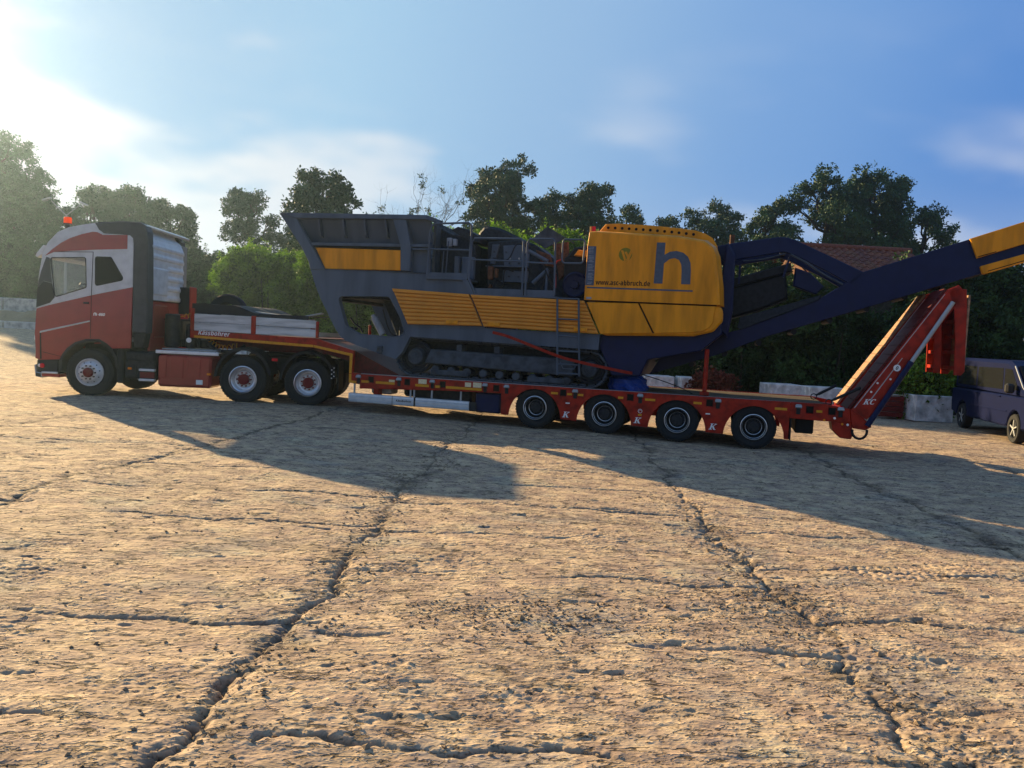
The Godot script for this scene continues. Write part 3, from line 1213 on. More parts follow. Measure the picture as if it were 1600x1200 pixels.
func background():
	# trees on the rise behind the hedge, left to right
	var g := "dark oaks standing behind the hedge"
	tree("oak_tree", "tallest hazy oak at the far left edge of the yard", g, Vector3(-31.0, 0, -44), 14.6, 4.6, 101, {"from": 0.2, "lobes": 20, "dens": 1.25})
	tree("oak_tree", "broad oak behind the street lamp, right of the tallest hazy oak", g, Vector3(-26.6, 0, -43), 11.4, 3.2, 102, {"from": 0.15, "lobes": 18, "dens": 1.2})
	tree("oak_tree", "rounded oak rising directly above the lorry's orange beacon", g, Vector3(-22.3, 0, -45), 10.6, 3.0, 103, {"from": 0.15, "lobes": 16, "dens": 1.2})
	tree("oak_tree", "oak whose crown shows above the middle of the lorry cab", g, Vector3(-18.9, 0, -45), 10.8, 2.9, 104, {"from": 0.15, "lobes": 16, "dens": 1.2})
	tree("oak_tree", "lower oak sloping down behind the rear of the lorry cab", g, Vector3(-16.2, 0, -45), 9.4, 2.2, 105, {"from": 0.15, "lobes": 14, "dens": 1.2})
	tree("oak_tree", "small oak in the sky gap between lorry cab and hopper", g, Vector3(-10.2, 0, -45), 11.6, 2.7, 106, {"lobes": 13, "from": 0.2})
	tree("oak_tree", "low oak just right of the sky gap, left of the hopper", g, Vector3(-6.6, 0, -45), 10.0, 2.3, 126, {"lobes": 11, "from": 0.2})
	tree("oak_tree", "airy oak standing above the crusher's hopper", g, Vector3(-1.3, 0, -28.5), 11.6, 2.3, 107, {"lobes": 13, "dens": 1.3, "from": 0.45})
	bare_tree("leafless tree with thin bare branches above the hopper's right end", Vector3(3.9, 0, -42), 12.6, 108)
	tree("oak_tree", "low leafy oak growing at the foot of the leafless tree", g, Vector3(3.6, 0, -27), 8.6, 1.9, 128, {"lobes": 10, "dens": 1.0})
	tree("oak_tree", "tall upright oak above the crusher's railed platform", g, Vector3(9.0, 0, -40), 15.2, 3.0, 109, {"lobes": 17, "dens": 1.1})
	tree("oak_tree", "lower dark oak tucked between the upright oak and the round one", g, Vector3(12.4, 0, -40), 13.0, 2.3, 110, {"lobes": 12})
	tree("oak_tree", "round-topped oak just left of the yellow hood", g, Vector3(15.4, 0, -40), 14.0, 2.6, 111, {"lobes": 15, "dens": 1.1})
	tree("oak_tree", "little oak peeping over the front end of the yellow hood", g, Vector3(19.8, 0, -45), 12.8, 1.9, 112, {"lobes": 10})
	tree("oak_tree", "small oak over the middle of the yellow hood", g, Vector3(23.0, 0, -45), 12.3, 2.1, 113, {"lobes": 11})
	tree("oak_tree", "oak with a ragged top behind the rear of the yellow hood", g, Vector3(26.8, 0, -45), 13.5, 2.9, 114, {"lobes": 14})
	tree("oak_tree", "slim oak left of the big spreading pair above the roof", g, Vector3(28.6, 0, -38), 12.8, 2.0, 115, {"lobes": 12})
	tree("oak_tree", "left half of the big spreading pair of oaks above the tiled roof", g, Vector3(31.8, 0, -36), 14.9, 3.2, 116, {"lobes": 18, "dens": 0.95})
	tree("oak_tree", "right half of the big spreading pair of oaks above the tiled roof", g, Vector3(35.4, 0, -36), 15.2, 3.2, 117, {"lobes": 18, "dens": 0.95})
	tree("oak_tree", "lowest outermost oak right of the spreading pair", g, Vector3(38.8, 0, -36), 12.8, 2.2, 118, {"lobes": 11, "dens": 0.9})
	# tall bushes in a row that comes nearer to the right
	var hg := "tall bushes of the hedge behind the concrete planters"
	var row := [
		[-4.6, -26.5, 5.9, 3.2, "sunlit bush at the left end of the hedge, behind the lorry cab"], [-1.9, -25.0, 5.5, 3.0, "bright bush behind the spare wheel on the trailer's gooseneck"],
		[0.8, -22.6, 6.0, 3.0, "bush seen just left of the hopper's sloping front"], [3.4, -20.6, 6.2, 3.0, "bush behind the hopper's window opening"],
		[6.0, -18.7, 6.3, 3.0, "tall bush behind the crusher's louvred side"], [8.6, -16.8, 6.1, 3.0, "tall bush behind the crusher's railed platform"],
		[11.0, -15.0, 6.0, 2.8, "bush whose bright top shows left of the yellow hood"], [13.3, -13.3, 5.6, 2.7, "bush behind the yellow hood"],
		[15.5, -11.6, 5.0, 2.6, "dark bush behind the red stake on the trailer deck"], [18.2, -11.6, 5.3, 2.6, "bush seen through the arch of the conveyor, left of the roof"], [17.6, -10.0, 4.4, 2.4, "dark bush above the two planters beside the trailer's rear"],
		[19.2, -8.9, 4.4, 2.6, "narrow dark bush left of the grey house door"], [21.0, -9.9, 4.3, 2.2, "bush left of the boarded window, over the grey door"], [23.2, -8.2, 5.0, 2.6, "dark bush behind the raised loading ramps"],
		[25.3, -8.4, 5.2, 3.0, "dark bush under the end of the conveyor"], [28.2, -6.8, 3.7, 2.8, "dark bush behind the parked van's bonnet"], [31.0, -6.2, 3.8, 3.0, "rightmost bush of the hedge, beyond the parked van"]]
	var i := 0
	for q in row:
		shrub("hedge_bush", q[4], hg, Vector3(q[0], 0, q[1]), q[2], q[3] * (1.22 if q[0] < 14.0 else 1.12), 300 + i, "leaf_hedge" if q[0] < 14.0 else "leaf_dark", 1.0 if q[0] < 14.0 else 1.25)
		i += 1
	shrub("planter_bush", "low light green bush in the right-hand planter", "", Vector3(21.5, 0.3, -5.6), 1.75, 1.5, 341, "leaf_hedge", 1.6)
	shrub("red_shrub", "small red-leaved shrub by the foot of the red stake", "", Vector3(15.9, 0, -7.6), 1.0, 1.5, 342, "leaf_red", 1.5)
	var lg := "hazy undergrowth on the bank at the left"
	var low := [[-30.0, -38.0, 5.5, 4.5, "hazy bush at the far left end of the bank"], [-25.5, -37.0, 5.0, 4.2, "second hazy bush from the left on the bank"], [-21.5, -36.0, 4.6, 4.0, "hazy bush behind the street lamp pole"], [-17.6, -35.0, 4.6, 3.8, "hazy bush behind the front of the lorry cab"], [-13.6, -34.0, 4.8, 3.8, "hazy bush behind the lorry's side windows"], [-10.0, -32.5, 4.8, 3.6, "hazy bush behind the rear of the lorry cab"], [-7.2, -29.5, 5.2, 3.2, "bush filling the corner between bank and hedge"]]
	for q in low:
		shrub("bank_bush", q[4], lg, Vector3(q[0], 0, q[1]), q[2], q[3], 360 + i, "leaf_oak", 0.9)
		i += 1
	planters()
	left_bank()
	street_lamp()
	house()


func concrete_block(called: String, label: String, cat: String, group: String, lo: Vector3, size: Vector3, s: int, material := "concrete", hollow := true, turn := 0.0) -> Node3D:
	var r := RandomNumberGenerator.new()
	r.seed = s
	var at := Vector3(lo.x + size.x / 2.0, lo.y, lo.z - size.z / 2.0)
	var t := thing(called, label, cat, at, turn + r.randf_range(-0.03, 0.03), group)
	org = Vector3.ZERO
	var m := MB.new()
	var h := size / 2.0
	if hollow:
		var wl := 0.09
		m.box(Vector3(-h.x, 0, h.z - wl), Vector3(h.x, size.y, h.z), 0.015)
		m.box(Vector3(-h.x, 0, -h.z), Vector3(h.x, size.y, -h.z + wl), 0.015)
		m.box(Vector3(-h.x, 0.003, -h.z + wl), Vector3(-h.x + wl, size.y - 0.003, h.z - wl), 0.012)
		m.box(Vector3(h.x - wl, 0.003, -h.z + wl), Vector3(h.x, size.y - 0.003, h.z - wl), 0.012)
		put(m, "wall", material, t)
		var e := MB.new()
		e.box(Vector3(-h.x + wl, 0, -h.z + wl), Vector3(h.x - wl, size.y - 0.08, h.z - wl))
		put(e, "soil", "soil_clod", t)
	else:
		m.box(Vector3(-h.x, 0, -h.z), Vector3(h.x, size.y, h.z), 0.03)
		put(m, "block", material, t)
	return t


func planters():
	var g := "concrete planters along the hedge"
	var list := [
		[20.95, -4.75, 1.12, 0.76, "whitish planter at the right, beside the parked van"], [17.35, -6.55, 1.02, 0.80, "left one of the two white planters beside the trailer's rear end"],
		[18.30, -5.7, 1.05, 0.80, "right one of the two white planters, behind the lashing hooks"], [13.85, -8.4, 0.98, 0.80, "white planter seen under the conveyor between tracks and red stake"],
		[14.95, -7.95, 0.5, 0.82, "narrow white planter beside the red-leaved shrub"], [-5.5, -23.7, 0.55, 0.9, "leftmost of the three white planters seen under the gooseneck"],
		[-4.85, -23.6, 0.95, 0.9, "middle one of the three white planters seen under the gooseneck"], [-3.8, -23.5, 0.95, 0.85, "rightmost of the three white planters seen under the gooseneck"]]
	var i := 0
	for q in list:
		concrete_block("concrete_planter", q[4], "planter", g, Vector3(q[0], base_y(q[0], q[1]), q[1]), Vector3(q[2], q[3], 0.9), 500 + i)
		i += 1


func left_bank():
	var g := "pale concrete blocks edging the bank"
	for i in 5:
		var x := -20.2 + i * 2.05
		var y := base_y(x, -27.0)
		concrete_block("bank_block", "pale block of the bank's upper row, %s" % ["leftmost, half out of view", "second from the left", "third from the left, by the windscreen", "behind the windscreen pillar", "last one, behind the lorry's side window"][i], "concrete block", g, Vector3(x, y + 0.55 + (0.05 if i == 2 else 0.0), -26.6), Vector3(2.0, 0.75, 0.6), 520 + i, "concrete_far", false)
	for i in 5:
		var x := -20.6 + i * 2.25
		concrete_block("kerb_block", "low pale kerb block at the foot of the bank, %s" % ["leftmost", "second from the left", "third from the left", "next to the lorry's headlamp", "behind the lorry's door"][i], "concrete block", "kerb blocks at the foot of the bank", Vector3(x, base_y(x, -23.5) - 0.1, -23.3), Vector3(2.2, 0.42, 0.5), 540 + i, "concrete_far", false)
	# a heap of dark earth between the two rows
	var m := MB.new()
	var n := noise("heap", 91, 0.9, 3)
	var w := 40
	var d := 10
	var pt := func(i: int, j: int) -> Vector3:
		var x := -22.5 + 12.5 * i / w
		var z := -23.75 - 2.7 * j / d
		var f := sin(PI * j / d)
		return Vector3(x, base_y(x, z) - 0.05 + (0.75 + 0.3 * n.get_noise_2d(x, z)) * pow(f, 0.7) * (0.4 + 0.6 * smoothstep(0.0, 6.0, minf(i, w - i))), z)
	for i in w:
		for j in d:
			m.quad(pt.call(i, j), pt.call(i + 1, j), pt.call(i + 1, j + 1), pt.call(i, j + 1), Vector3.UP)
	org = Vector3(-16, base_y(-16, -25), -25)
	var o := put(m, "earth_heap", "soil_clod", self)
	o.position = Vector3.ZERO
	org = Vector3.ZERO
	tag(o, "long heap of dark earth between the two rows of pale blocks", "earth heap")


func street_lamp():
	var t := thing("street_lamp", "two-armed street lamp rising behind the lorry's beacon", "street lamp", Vector3(-13.95, base_y(-13.95, -25.0), -25.0))
	org = Vector3(0, base_y(-13.95, -25.0), 0)
	var m := MB.new()
	m.tube([Vector3(0, org.y, 0), Vector3(0, 7.05, 0)], 0.085, 10, false, true, 0.05)
	put(m, "pole", "lamp_pole", t)
	for s in [[-1.0, 7.8], [0.86, 7.66]]:
		var a := MB.new()
		a.tube([Vector3(0, 7.0, 0), Vector3(s[0] * 0.55, 7.0 + (s[1] - 7.0) * 0.62, 0), Vector3(s[0] * 0.8, s[1] - 0.06, 0)], 0.03, 8)
		put(a, "arm", "lamp_pole", t)
		var b := MB.new()
		b.obox(Transform3D(Basis(Vector3.BACK, -0.35 * signf(s[0])), Vector3(s[0] * 1.02, s[1], 0)), Vector3(0.24, 0.045, 0.1), 0.03)
		put(b, "lamp_head", "board_grey", t)
	org = Vector3.ZERO


func house():
	# the low house behind the hedge: only its tiled roof and a door are seen
	var at := Vector3(24.3, base_y(24.3, -13), -11.2)
	var t := thing("garden_house", "low house with a red tiled roof showing over the hedge", "house", at)
	org = at
	var y := at.y
	var m := MB.new()
	m.box(Vector3(20.6, y - 0.1, -11.2), Vector3(25.4, y + 4.5, -11.0))
	m.box(Vector3(20.6, y - 0.1, -16.9), Vector3(20.8, y + 4.5, -11.2))
	m.box(Vector3(25.2, y - 0.1, -16.9), Vector3(25.4, y + 4.5, -11.2))
	m.box(Vector3(20.8, y - 0.1, -16.9), Vector3(25.2, y + 4.5, -16.7))
	put(m, "wall", "house_wall", t)
	var d := MB.new()
	d.box(Vector3(21.3, y + 0.05, -11.0), Vector3(22.05, y + 2.1, -10.94), 0.01)
	var door := put(d, "door", "door_grey", t)
	var hd := MB.new()
	hd.box(Vector3(21.95, y + 1.0, -10.94), Vector3(22.0, y + 1.15, -10.9), 0.008)
	sub(hd, "handle", "galv", door)
	var f := MB.new()
	f.box(Vector3(22.12, y + 0.9, -11.0), Vector3(22.75, y + 2.7, -10.95), 0.01)
	put(f, "window", "board_grey", t, "pale boarded window beside the grey door")
	# roof: two slopes, the near one covered with single pantiles
	var ridge := Vector3(0, y + 6.05, -13.95)
	var eave := Vector3(0, y + 4.35, -10.6)
	var slope := (eave - ridge)
	var L := slope.length()
	slope = slope.normalized()
	var up := Vector3(1, 0, 0).cross(slope)
	if up.y < 0.0:
		up = -up
	var rf := MB.new()
	rf.quad(Vector3(20.3, ridge.y - 0.05, ridge.z), Vector3(25.6, ridge.y - 0.05, ridge.z), Vector3(25.6, eave.y - 0.05, eave.z), Vector3(20.3, eave.y - 0.05, eave.z), Vector3(0, 1, 1))
	rf.quad(Vector3(20.3, ridge.y, ridge.z - 0.05), Vector3(25.6, ridge.y, ridge.z - 0.05), Vector3(25.6, eave.y, -17.3), Vector3(20.3, eave.y, -17.3), Vector3(0, 1, -1))
	for x in [20.62, 25.38]:
		rf.flat(Vector3(x, ridge.y - 0.06, ridge.z), Vector3(x, eave.y - 0.06, eave.z - 0.3), Vector3(x, eave.y - 0.06, -17.1), Vector3(signf(x - 23.0), 0, 0))
	var roof := put(rf, "roof", "rust", t)
	var tm := MB.new()
	var prof: Array = []
	for k in 7:
		var u := k / 6.0
		prof.append(Vector2((u - 0.5) * 0.31, 0.045 * sin(u * TAU) * (1.0 if u < 0.5 else 0.6)))
	for k in 6:
		var a: Vector2 = prof[k]
		var b: Vector2 = prof[k + 1]
		tm.quad(Vector3(a.x, a.y, 0), Vector3(b.x, b.y, 0), Vector3(b.x, b.y + 0.03, 0.40), Vector3(a.x, a.y + 0.03, 0.40), Vector3.UP)
		tm.quad(Vector3(a.x, a.y + 0.03, 0.40), Vector3(b.x, b.y + 0.03, 0.40), Vector3(b.x, b.y, 0.40), Vector3(a.x, a.y, 0.40), Vector3.BACK)
	var mesh := tm.mesh()
	var variants: Array = []
	var r := RandomNumberGenerator.new()
	r.seed = 8
	for k in 4:
		var mm: StandardMaterial3D = mat.roof_tile.duplicate()
		mm.albedo_color = lin(0.22 * [1.0, 0.8, 1.15, 0.9][k], 0.065 * [1.0, 0.85, 1.2, 1.1][k], 0.04)
		variants.append(mm)
	var b := Basis(Vector3.RIGHT, up, Vector3.RIGHT.cross(up))
	for j in 11:
		for i in 17:
			var o := MeshInstance3D.new()
			o.name = "roof_tile"
			o.mesh = mesh
			o.material_override = variants[r.randi() % 4]
			var p := ridge + slope * (j * 0.345) + Vector3(20.45 + i * 0.308, 0, 0) + up * (0.02 + r.randf() * 0.012)
			o.transform = Transform3D(b * Basis(Vector3.UP, r.randf_range(-0.02, 0.02)), p)
			roof.add_child(o, true)
	var rd := MB.new()
	rd.tube([Vector3(20.3, ridge.y + 0.05, ridge.z), Vector3(25.6, ridge.y + 0.05, ridge.z)], 0.12, 10)
	sub(rd, "ridge_cap", "roof_tile", roof)
	org = Vector3.ZERO


# ------------------------------------------------------------------ wheels

func wheel(kind: String, at: Vector3, parent: Node3D, far := false) -> MeshInstance3D:
	# a wheel whose outer face lies at "at", facing +z (or -z on the far side)
	var keep := org
	org = Vector3.ZERO
	var big := kind != "trailer"
	var R := 0.505 if big else 0.398
	var b := 0.298 if big else 0.236
	var w := 0.31 if kind == "front" else (0.30 if big else 0.27)
	var t := MB.new()
	for k in (1 if kind == "front" else 2):
		var o := -k * (w + 0.04)
		t.lathe([Vector2(b, o - w + 0.02), Vector2(b + 0.03, o - w), Vector2(R * 0.86, o - w - 0.008), Vector2(R * 0.955, o - w + 0.006), Vector2(R * 0.99, o - w + 0.025), Vector2(R, o - w + 0.05), Vector2(R, o - w * 0.66), Vector2(R - 0.012, o - w * 0.65), Vector2(R - 0.012, o - w * 0.62), Vector2(R, o - w * 0.61), Vector2(R, o - w * 0.39), Vector2(R - 0.012, o - w * 0.38), Vector2(R - 0.012, o - w * 0.35), Vector2(R, o - w * 0.34), Vector2(R, o - 0.05), Vector2(R * 0.985, o - 0.022), Vector2(R * 0.95, o - 0.006), Vector2(R * 0.86, o + 0.006), Vector2(R * 0.845, o + 0.010), Vector2(R * 0.83, o + 0.006), Vector2(R * 0.74, o), Vector2(b + 0.03, o - 0.012), Vector2(b + 0.022, o - 0.006), Vector2(b, o - 0.02)], Vector3.ZERO, Vector3.BACK, 48)
		# shoulder blocks
		for s in 44:
			var a := TAU * s / 44.0
			t.obox(Transform3D(Basis(Vector3.BACK, a), Vector3(cos(a) * R * 0.975, sin(a) * R * 0.975, o - 0.026)), Vector3(R * 0.028, R * 0.046, 0.012))
	var o := put(t, "wheel", "rubber", parent)
	o.position = at - keep
	if far:
		o.rotation.y = PI
	var rim := MB.new()
	if kind == "front":
		rim.lathe([Vector2(b, -0.022), Vector2(b - 0.002, 0.0), Vector2(b - 0.014, 0.002), Vector2(b - 0.022, -0.012), Vector2(b - 0.030, -0.035), Vector2(0.245, -0.02), Vector2(0.20, 0.02), Vector2(0.175, 0.035), Vector2(0.10, 0.038)], Vector3.ZERO, Vector3.BACK, 40)
		sub(rim, "rim", "wheel_white", o)
		var h := MB.new()
		for k in 10:
			var a := TAU * (k + 0.3) / 10
			h.lathe([Vector2(0.014, 0.0), Vector2(0, 0.0)], Vector3(cos(a) * 0.222, sin(a) * 0.222, 0.006), Vector3(cos(a) * 0.6, sin(a) * 0.6, 0.9), 10)
		sub(h, "hand_holes", "hole", o)
		var n := MB.new()
		for k in 10:
			var a := TAU * k / 10
			n.rod(Vector3(cos(a) * 0.145, sin(a) * 0.145, 0.035), 0.017, 0.04, Vector3.BACK, 6)
		sub(n, "wheel_nuts", "dark_frame", o)
		var c := MB.new()
		c.lathe([Vector2(0.105, 0.03), Vector2(0.105, 0.075), Vector2(0.09, 0.095), Vector2(0.05, 0.105), Vector2(0, 0.107)], Vector3.ZERO, Vector3.BACK, 24)
		sub(c, "hub_cap", "hub_red", o)
	elif kind == "drive":
		rim.lathe([Vector2(b, -0.024), Vector2(b, 0.0), Vector2(b - 0.014, 0.004), Vector2(b - 0.024, -0.02), Vector2(b - 0.030, -0.034), Vector2(b - 0.046, -0.05), Vector2(b - 0.050, -0.15), Vector2(b - 0.062, -0.17), Vector2(0.225, -0.19), Vector2(0.17, -0.165)], Vector3.ZERO, Vector3.BACK, 40)
		sub(rim, "rim", "chrome", o)
		var f := MB.new()
		f.lathe([Vector2(0.185, -0.18), Vector2(0.185, -0.128), Vector2(0.178, -0.12), Vector2(0.08, -0.12)], Vector3.ZERO, Vector3.BACK, 32)
		sub(f, "hub_flange", "wheel_white", o)
		var n := MB.new()
		for k in 10:
			var a := TAU * k / 10
			n.rod(Vector3(cos(a) * 0.148, sin(a) * 0.148, -0.12), 0.019, 0.045, Vector3.BACK, 6)
		sub(n, "wheel_nuts", "hub_red", o)
		var c := MB.new()
		c.lathe([Vector2(0.118, -0.12), Vector2(0.118, -0.045), Vector2(0.10, -0.03), Vector2(0, -0.028)], Vector3.ZERO, Vector3.BACK, 24)
		sub(c, "hub_cap", "hub_red", o)
	else:
		rim.lathe([Vector2(b, -0.02), Vector2(b, 0.0), Vector2(b - 0.008, 0.002), Vector2(b - 0.014, -0.006)], Vector3.ZERO, Vector3.BACK, 40)
		rim.lathe([Vector2(b - 0.026, -0.036), Vector2(b - 0.028, -0.032), Vector2(b - 0.034, -0.038)], Vector3.ZERO, Vector3.BACK, 40)
		rim.lathe([Vector2(0.152, -0.15), Vector2(0.152, -0.112), Vector2(0.148, -0.107), Vector2(0.142, -0.110), Vector2(0.138, -0.13)], Vector3.ZERO, Vector3.BACK, 36)
		sub(rim, "rim_edge", "chrome", o)
		var d := MB.new()
		d.lathe([Vector2(b - 0.012, -0.006), Vector2(b - 0.03, -0.04), Vector2(b - 0.042, -0.13), Vector2(0.17, -0.16), Vector2(0.14, -0.16), Vector2(0.14, -0.125), Vector2(0.11, -0.12), Vector2(0.10, -0.08), Vector2(0, -0.075)], Vector3.ZERO, Vector3.BACK, 36)
		for k in 10:
			var a := TAU * k / 10
			d.rod(Vector3(cos(a) * 0.122, sin(a) * 0.122, -0.124), 0.012, 0.03, Vector3.BACK, 6)
		sub(d, "rim", "wheel_dark", o)
	org = keep
	return o


func copy_wheel(o: MeshInstance3D, at: Vector3, parent: Node3D, far := false) -> MeshInstance3D:
	var c: MeshInstance3D = o.duplicate()
	c.name = "wheel"
	c.position = at - org
	c.rotation = Vector3(0, PI if far else 0.0, 0.37 * at.x)
	parent.add_child(c, true)
	return c


# ------------------------------------------------------------------ the tractor unit

func band(pts: PackedVector2Array, thick: float) -> PackedVector2Array:
	# a strip of even thickness along an open line
	var o := PackedVector2Array(pts)
	var back := PackedVector2Array()
	for i in pts.size():
		var a := pts[maxi(i - 1, 0)]
		var b := pts[mini(i + 1, pts.size() - 1)]
		var t := (b - a).normalized()
		back.append(pts[i] + Vector2(t.y, -t.x) * thick)
	back.reverse()
	o.append_array(back)
	return o


func truck():
	org = Vector3(2.0, 0, -1.25)
	var t := thing("truck_tractor", "red and silver three-axle lorry cab unit with orange roof beacon", "lorry", org)
	var z := 0.0
	var W := -2.5
	var m: MB
	var o: MeshInstance3D
	# wheels
	var fw := wheel("front", Vector3(0, 0.500, -0.01), t)
	copy_wheel(fw, Vector3(0, 0.500, W + 0.01), t, true)
	var dw := wheel("drive", Vector3(3.251, 0.497, -0.01), t)
	copy_wheel(dw, Vector3(4.643, 0.490, -0.01), t)
	copy_wheel(dw, Vector3(3.251, 0.497, W + 0.01), t, true)
	copy_wheel(dw, Vector3(4.643, 0.490, W + 0.01), t, true)
	# cab sides, the same on both sides
	var red := P([-1.12, 0.76, -1.05, 0.72, -0.62, 0.75, -0.57, 0.86, -0.47, 1.0, -0.3, 1.135, -0.07, 1.215, 0.2, 1.225, 0.36, 1.14, 0.48, 1.035, 0.86, 1.06, 0.88, 2.365, 0.06, 2.16, -0.88, 1.89, -1.12, 1.81, -1.15, 1.29])
	var silver := P([-1.12, 1.813, -0.88, 1.893, 0.06, 2.163, 0.88, 2.368, 0.88, 3.47, 0.25, 3.47, 0.06, 3.68, -0.2, 3.63, -0.47, 3.565, -0.70, 3.45, -0.90, 3.225, -1.01, 2.98, -1.08, 2.52, -1.13, 1.9])
	var door_glass := MB.rounded(P([-0.845, 2.90, -0.11, 2.945, -0.09, 2.31, -0.74, 2.075]), 0.05)
	var rear_glass := MB.rounded(P([0.09, 2.97, 0.42, 2.975, 0.67, 2.56, 0.66, 2.505, 0.10, 2.355]), 0.05)
	for far in [false, true]:
		var z0 := 0.0 if not far else W + 0.05
		var z1 := -0.05 if not far else W
		m = MB.new()
		m.plate(red, [], z0, z1)
		o = put(m, "cab_side", "cab_red", t)
		m = MB.new()
		m.plate(silver, [door_glass, rear_glass], z0, z1)
		put(m, "cab_side", "cab_silver", t, "silver upper half of the cab side")
		m = MB.new()
		m.prism(door_glass, z0 - 0.02, z1 + 0.02)
		put(m, "side_window", "glass", t)
		m = MB.new()
		m.prism(rear_glass, z0 - 0.012, z1 + 0.012)
		put(m, "side_window", "dark_glass", t, "dark tinted rear quarter window")
		for win in [door_glass, rear_glass]:
			var sl: Array = []
			for p in win:
				sl.append(Vector3(p.x, p.y, z0 + 0.001 if not far else z1 - 0.001))
			m = MB.new()
			m.tube(sl, 0.011, 5, true)
			put(m, "window_seal", "rubber", t)
		# black corner below the windscreen pillar, with the mirror foot
		m = MB.new()
		var dz := 0.004 if not far else -0.004
		m.prism(P([-1.128, 1.83, -1.06, 1.862, -0.84, 1.945, -0.745, 2.07, -0.80, 2.36, -0.98, 2.40, -1.105, 2.25]), z0 + (0.004 if not far else 0.0), z1 - (0.004 if far else 0.0))
		put(m, "window_corner", "black_plastic", t)
		m = MB.new()
		m.prism(P([-1.10, 2.26, -0.98, 2.405, -0.802, 2.365, -0.858, 2.90, -0.93, 2.915, -1.03, 2.62, -1.085, 2.4]), z0 + (0.003 if not far else 0.0), z1 - (0.003 if far else 0.0))
		put(m, "pillar_trim", "cab_dark", t)
		# roof flank in red
		m = MB.new()
		var rp := P([-0.955, 2.935, -0.81, 3.08, -0.62, 3.23, -0.44, 3.335, -0.2, 3.43, 0.03, 3.495, 0.13, 3.49, 0.24, 3.44, 0.755, 3.465, 0.755, 3.17, 0.1, 3.12, -0.76, 3.03])
		if far:
			m.prism(rp, W + 0.03, W - 0.006)
		else:
			m.prism(rp, 0.006, -0.03)
		put(m, "roof_flank", "cab_red", t)
	# seams, stripes and lettering on the near side
	m = MB.new()
	m.prism(P([0.035, 3.06, 0.05, 3.06, 0.028, 2.14, 0.013, 2.14]), 0.003, -0.02)
	m.prism(P([0.013, 2.135, 0.026, 2.135, 0.02, 1.24, 0.008, 1.24]), 0.003, -0.02)
	m.prism(P([-0.86, 3.035, 0.05, 3.075, 0.05, 3.062, -0.86, 3.02]), 0.003, -0.02)
	m.prism(P([-1.045, 1.30, -1.02, 1.30, -1.0, 0.74, -1.035, 0.74]), 0.004, -0.02)
	m.prism(P([-0.98, 0.90, -0.6, 0.82, -0.6, 0.81, -0.98, 0.888]), 0.003, -0.02)
	put(m, "seam", "hole", t)
	m = MB.new()
	m.prism(P([-1.045, 1.295, -1.04, 1.335, -0.005, 1.612, 0.0, 1.585]), 0.012, -0.02, 0.004)
	put(m, "side_stripe", "cab_silver", t)
	text("model_lettering", "fh 460", 0.085, Vector3(0.055, 1.70, 0.0), "chrome", t, true, 0.008, 0.2)
	m = MB.new()
	for k in 4:
		var y := 1.66 - k * 0.10
		m.prism(P([0.1, y - 0.22, 0.1, y - 0.235, 0.86, y - 0.19, 0.86, y - 0.175]), 0.005, -0.02)
	put(m, "pressed_line", "cab_red", t)
	m = MB.new()
	m.box(Vector3(-0.14, 1.96, 0.0), Vector3(-0.02, 2.0, 0.03), 0.01)
	put(m, "door_handle", "black_plastic", t)
	# roof, front, rear wall, floor
	m = MB.new()
	m.prism(band(P([-1.01, 2.98, -0.90, 3.225, -0.70, 3.45, -0.47, 3.565, -0.2, 3.63, 0.06, 3.68, 0.06, 3.70, 0.6, 3.745, 1.0, 3.75, 1.13, 3.69]), 0.05), -0.052, W + 0.052)
	put(m, "roof", "cab_silver", t)
	m = MB.new()
	m.prism(band(P([-1.15, 1.29, -1.12, 1.81, -1.115, 1.86]), 0.05), -0.052, W + 0.052)
	m.prism(P([-1.15, 1.29, -1.16, 0.75, -1.05, 0.72, -1.0, 0.72, -1.0, 1.29]), -0.052, W + 0.052)
	put(m, "front_panel", "cab_red", t)
	m = MB.new()
	m.prism(band(P([-1.10, 1.87, -1.07, 2.52, -1.0, 2.98]), 0.02), -0.10, W + 0.10)
	put(m, "windscreen", "glass", t)
	m = MB.new()
	for q in [[-0.052, -0.10], [W + 0.10, W + 0.052]]:
		m.prism(band(P([-1.115, 1.87, -1.08, 2.52, -1.01, 2.98]), 0.05), q[0], q[1])
	put(m, "windscreen_pillar", "cab_silver", t)
	m = MB.new()
	m.prism(P([-1.22, 2.93, -1.19, 3.0, -1.06, 3.17, -1.0, 3.16, -1.07, 2.97, -1.17, 2.90]), -0.1, W + 0.1, 0.01)
	put(m, "sun_visor", "cab_silver", t)
	# dark wind deflectors beside and behind the cab
	for far in [false, true]:
		var z0 := 0.012 if not far else W + 0.30
		var z1 := -0.30 if not far else W - 0.012
		m = MB.new()
		if far:
			m.prism(P([0.06, 3.69, 0.15, 3.54, 0.25, 3.475, 0.80, 3.455, 0.98, 3.40, 1.0, 3.60, 0.9, 3.70, 0.6, 3.74]), z0, z1, 0.02)
			put(m, "wind_deflector", "cab_dark", t)
			continue
		m.prism(P([0.06, 3.69, 0.15, 3.54, 0.25, 3.475, 0.80, 3.455, 0.86, 3.40, 0.885, 3.2, 0.885, 2.3, 0.885, 1.40, 1.19, 1.40, 1.20, 2.3, 1.185, 3.1, 1.165, 3.55, 1.12, 3.69, 1.0, 3.755, 0.6, 3.75]), z0, z1, 0.02)
		put(m, "wind_deflector", "cab_dark", t)
	m = MB.new()
	m.prism(P([0.90, 1.395, 1.17, 1.395, 1.12, 1.08, 0.93, 1.08]), -0.01, -0.28, 0.01)
	put(m, "air_intake", "dark_frame", t)
	m = MB.new()
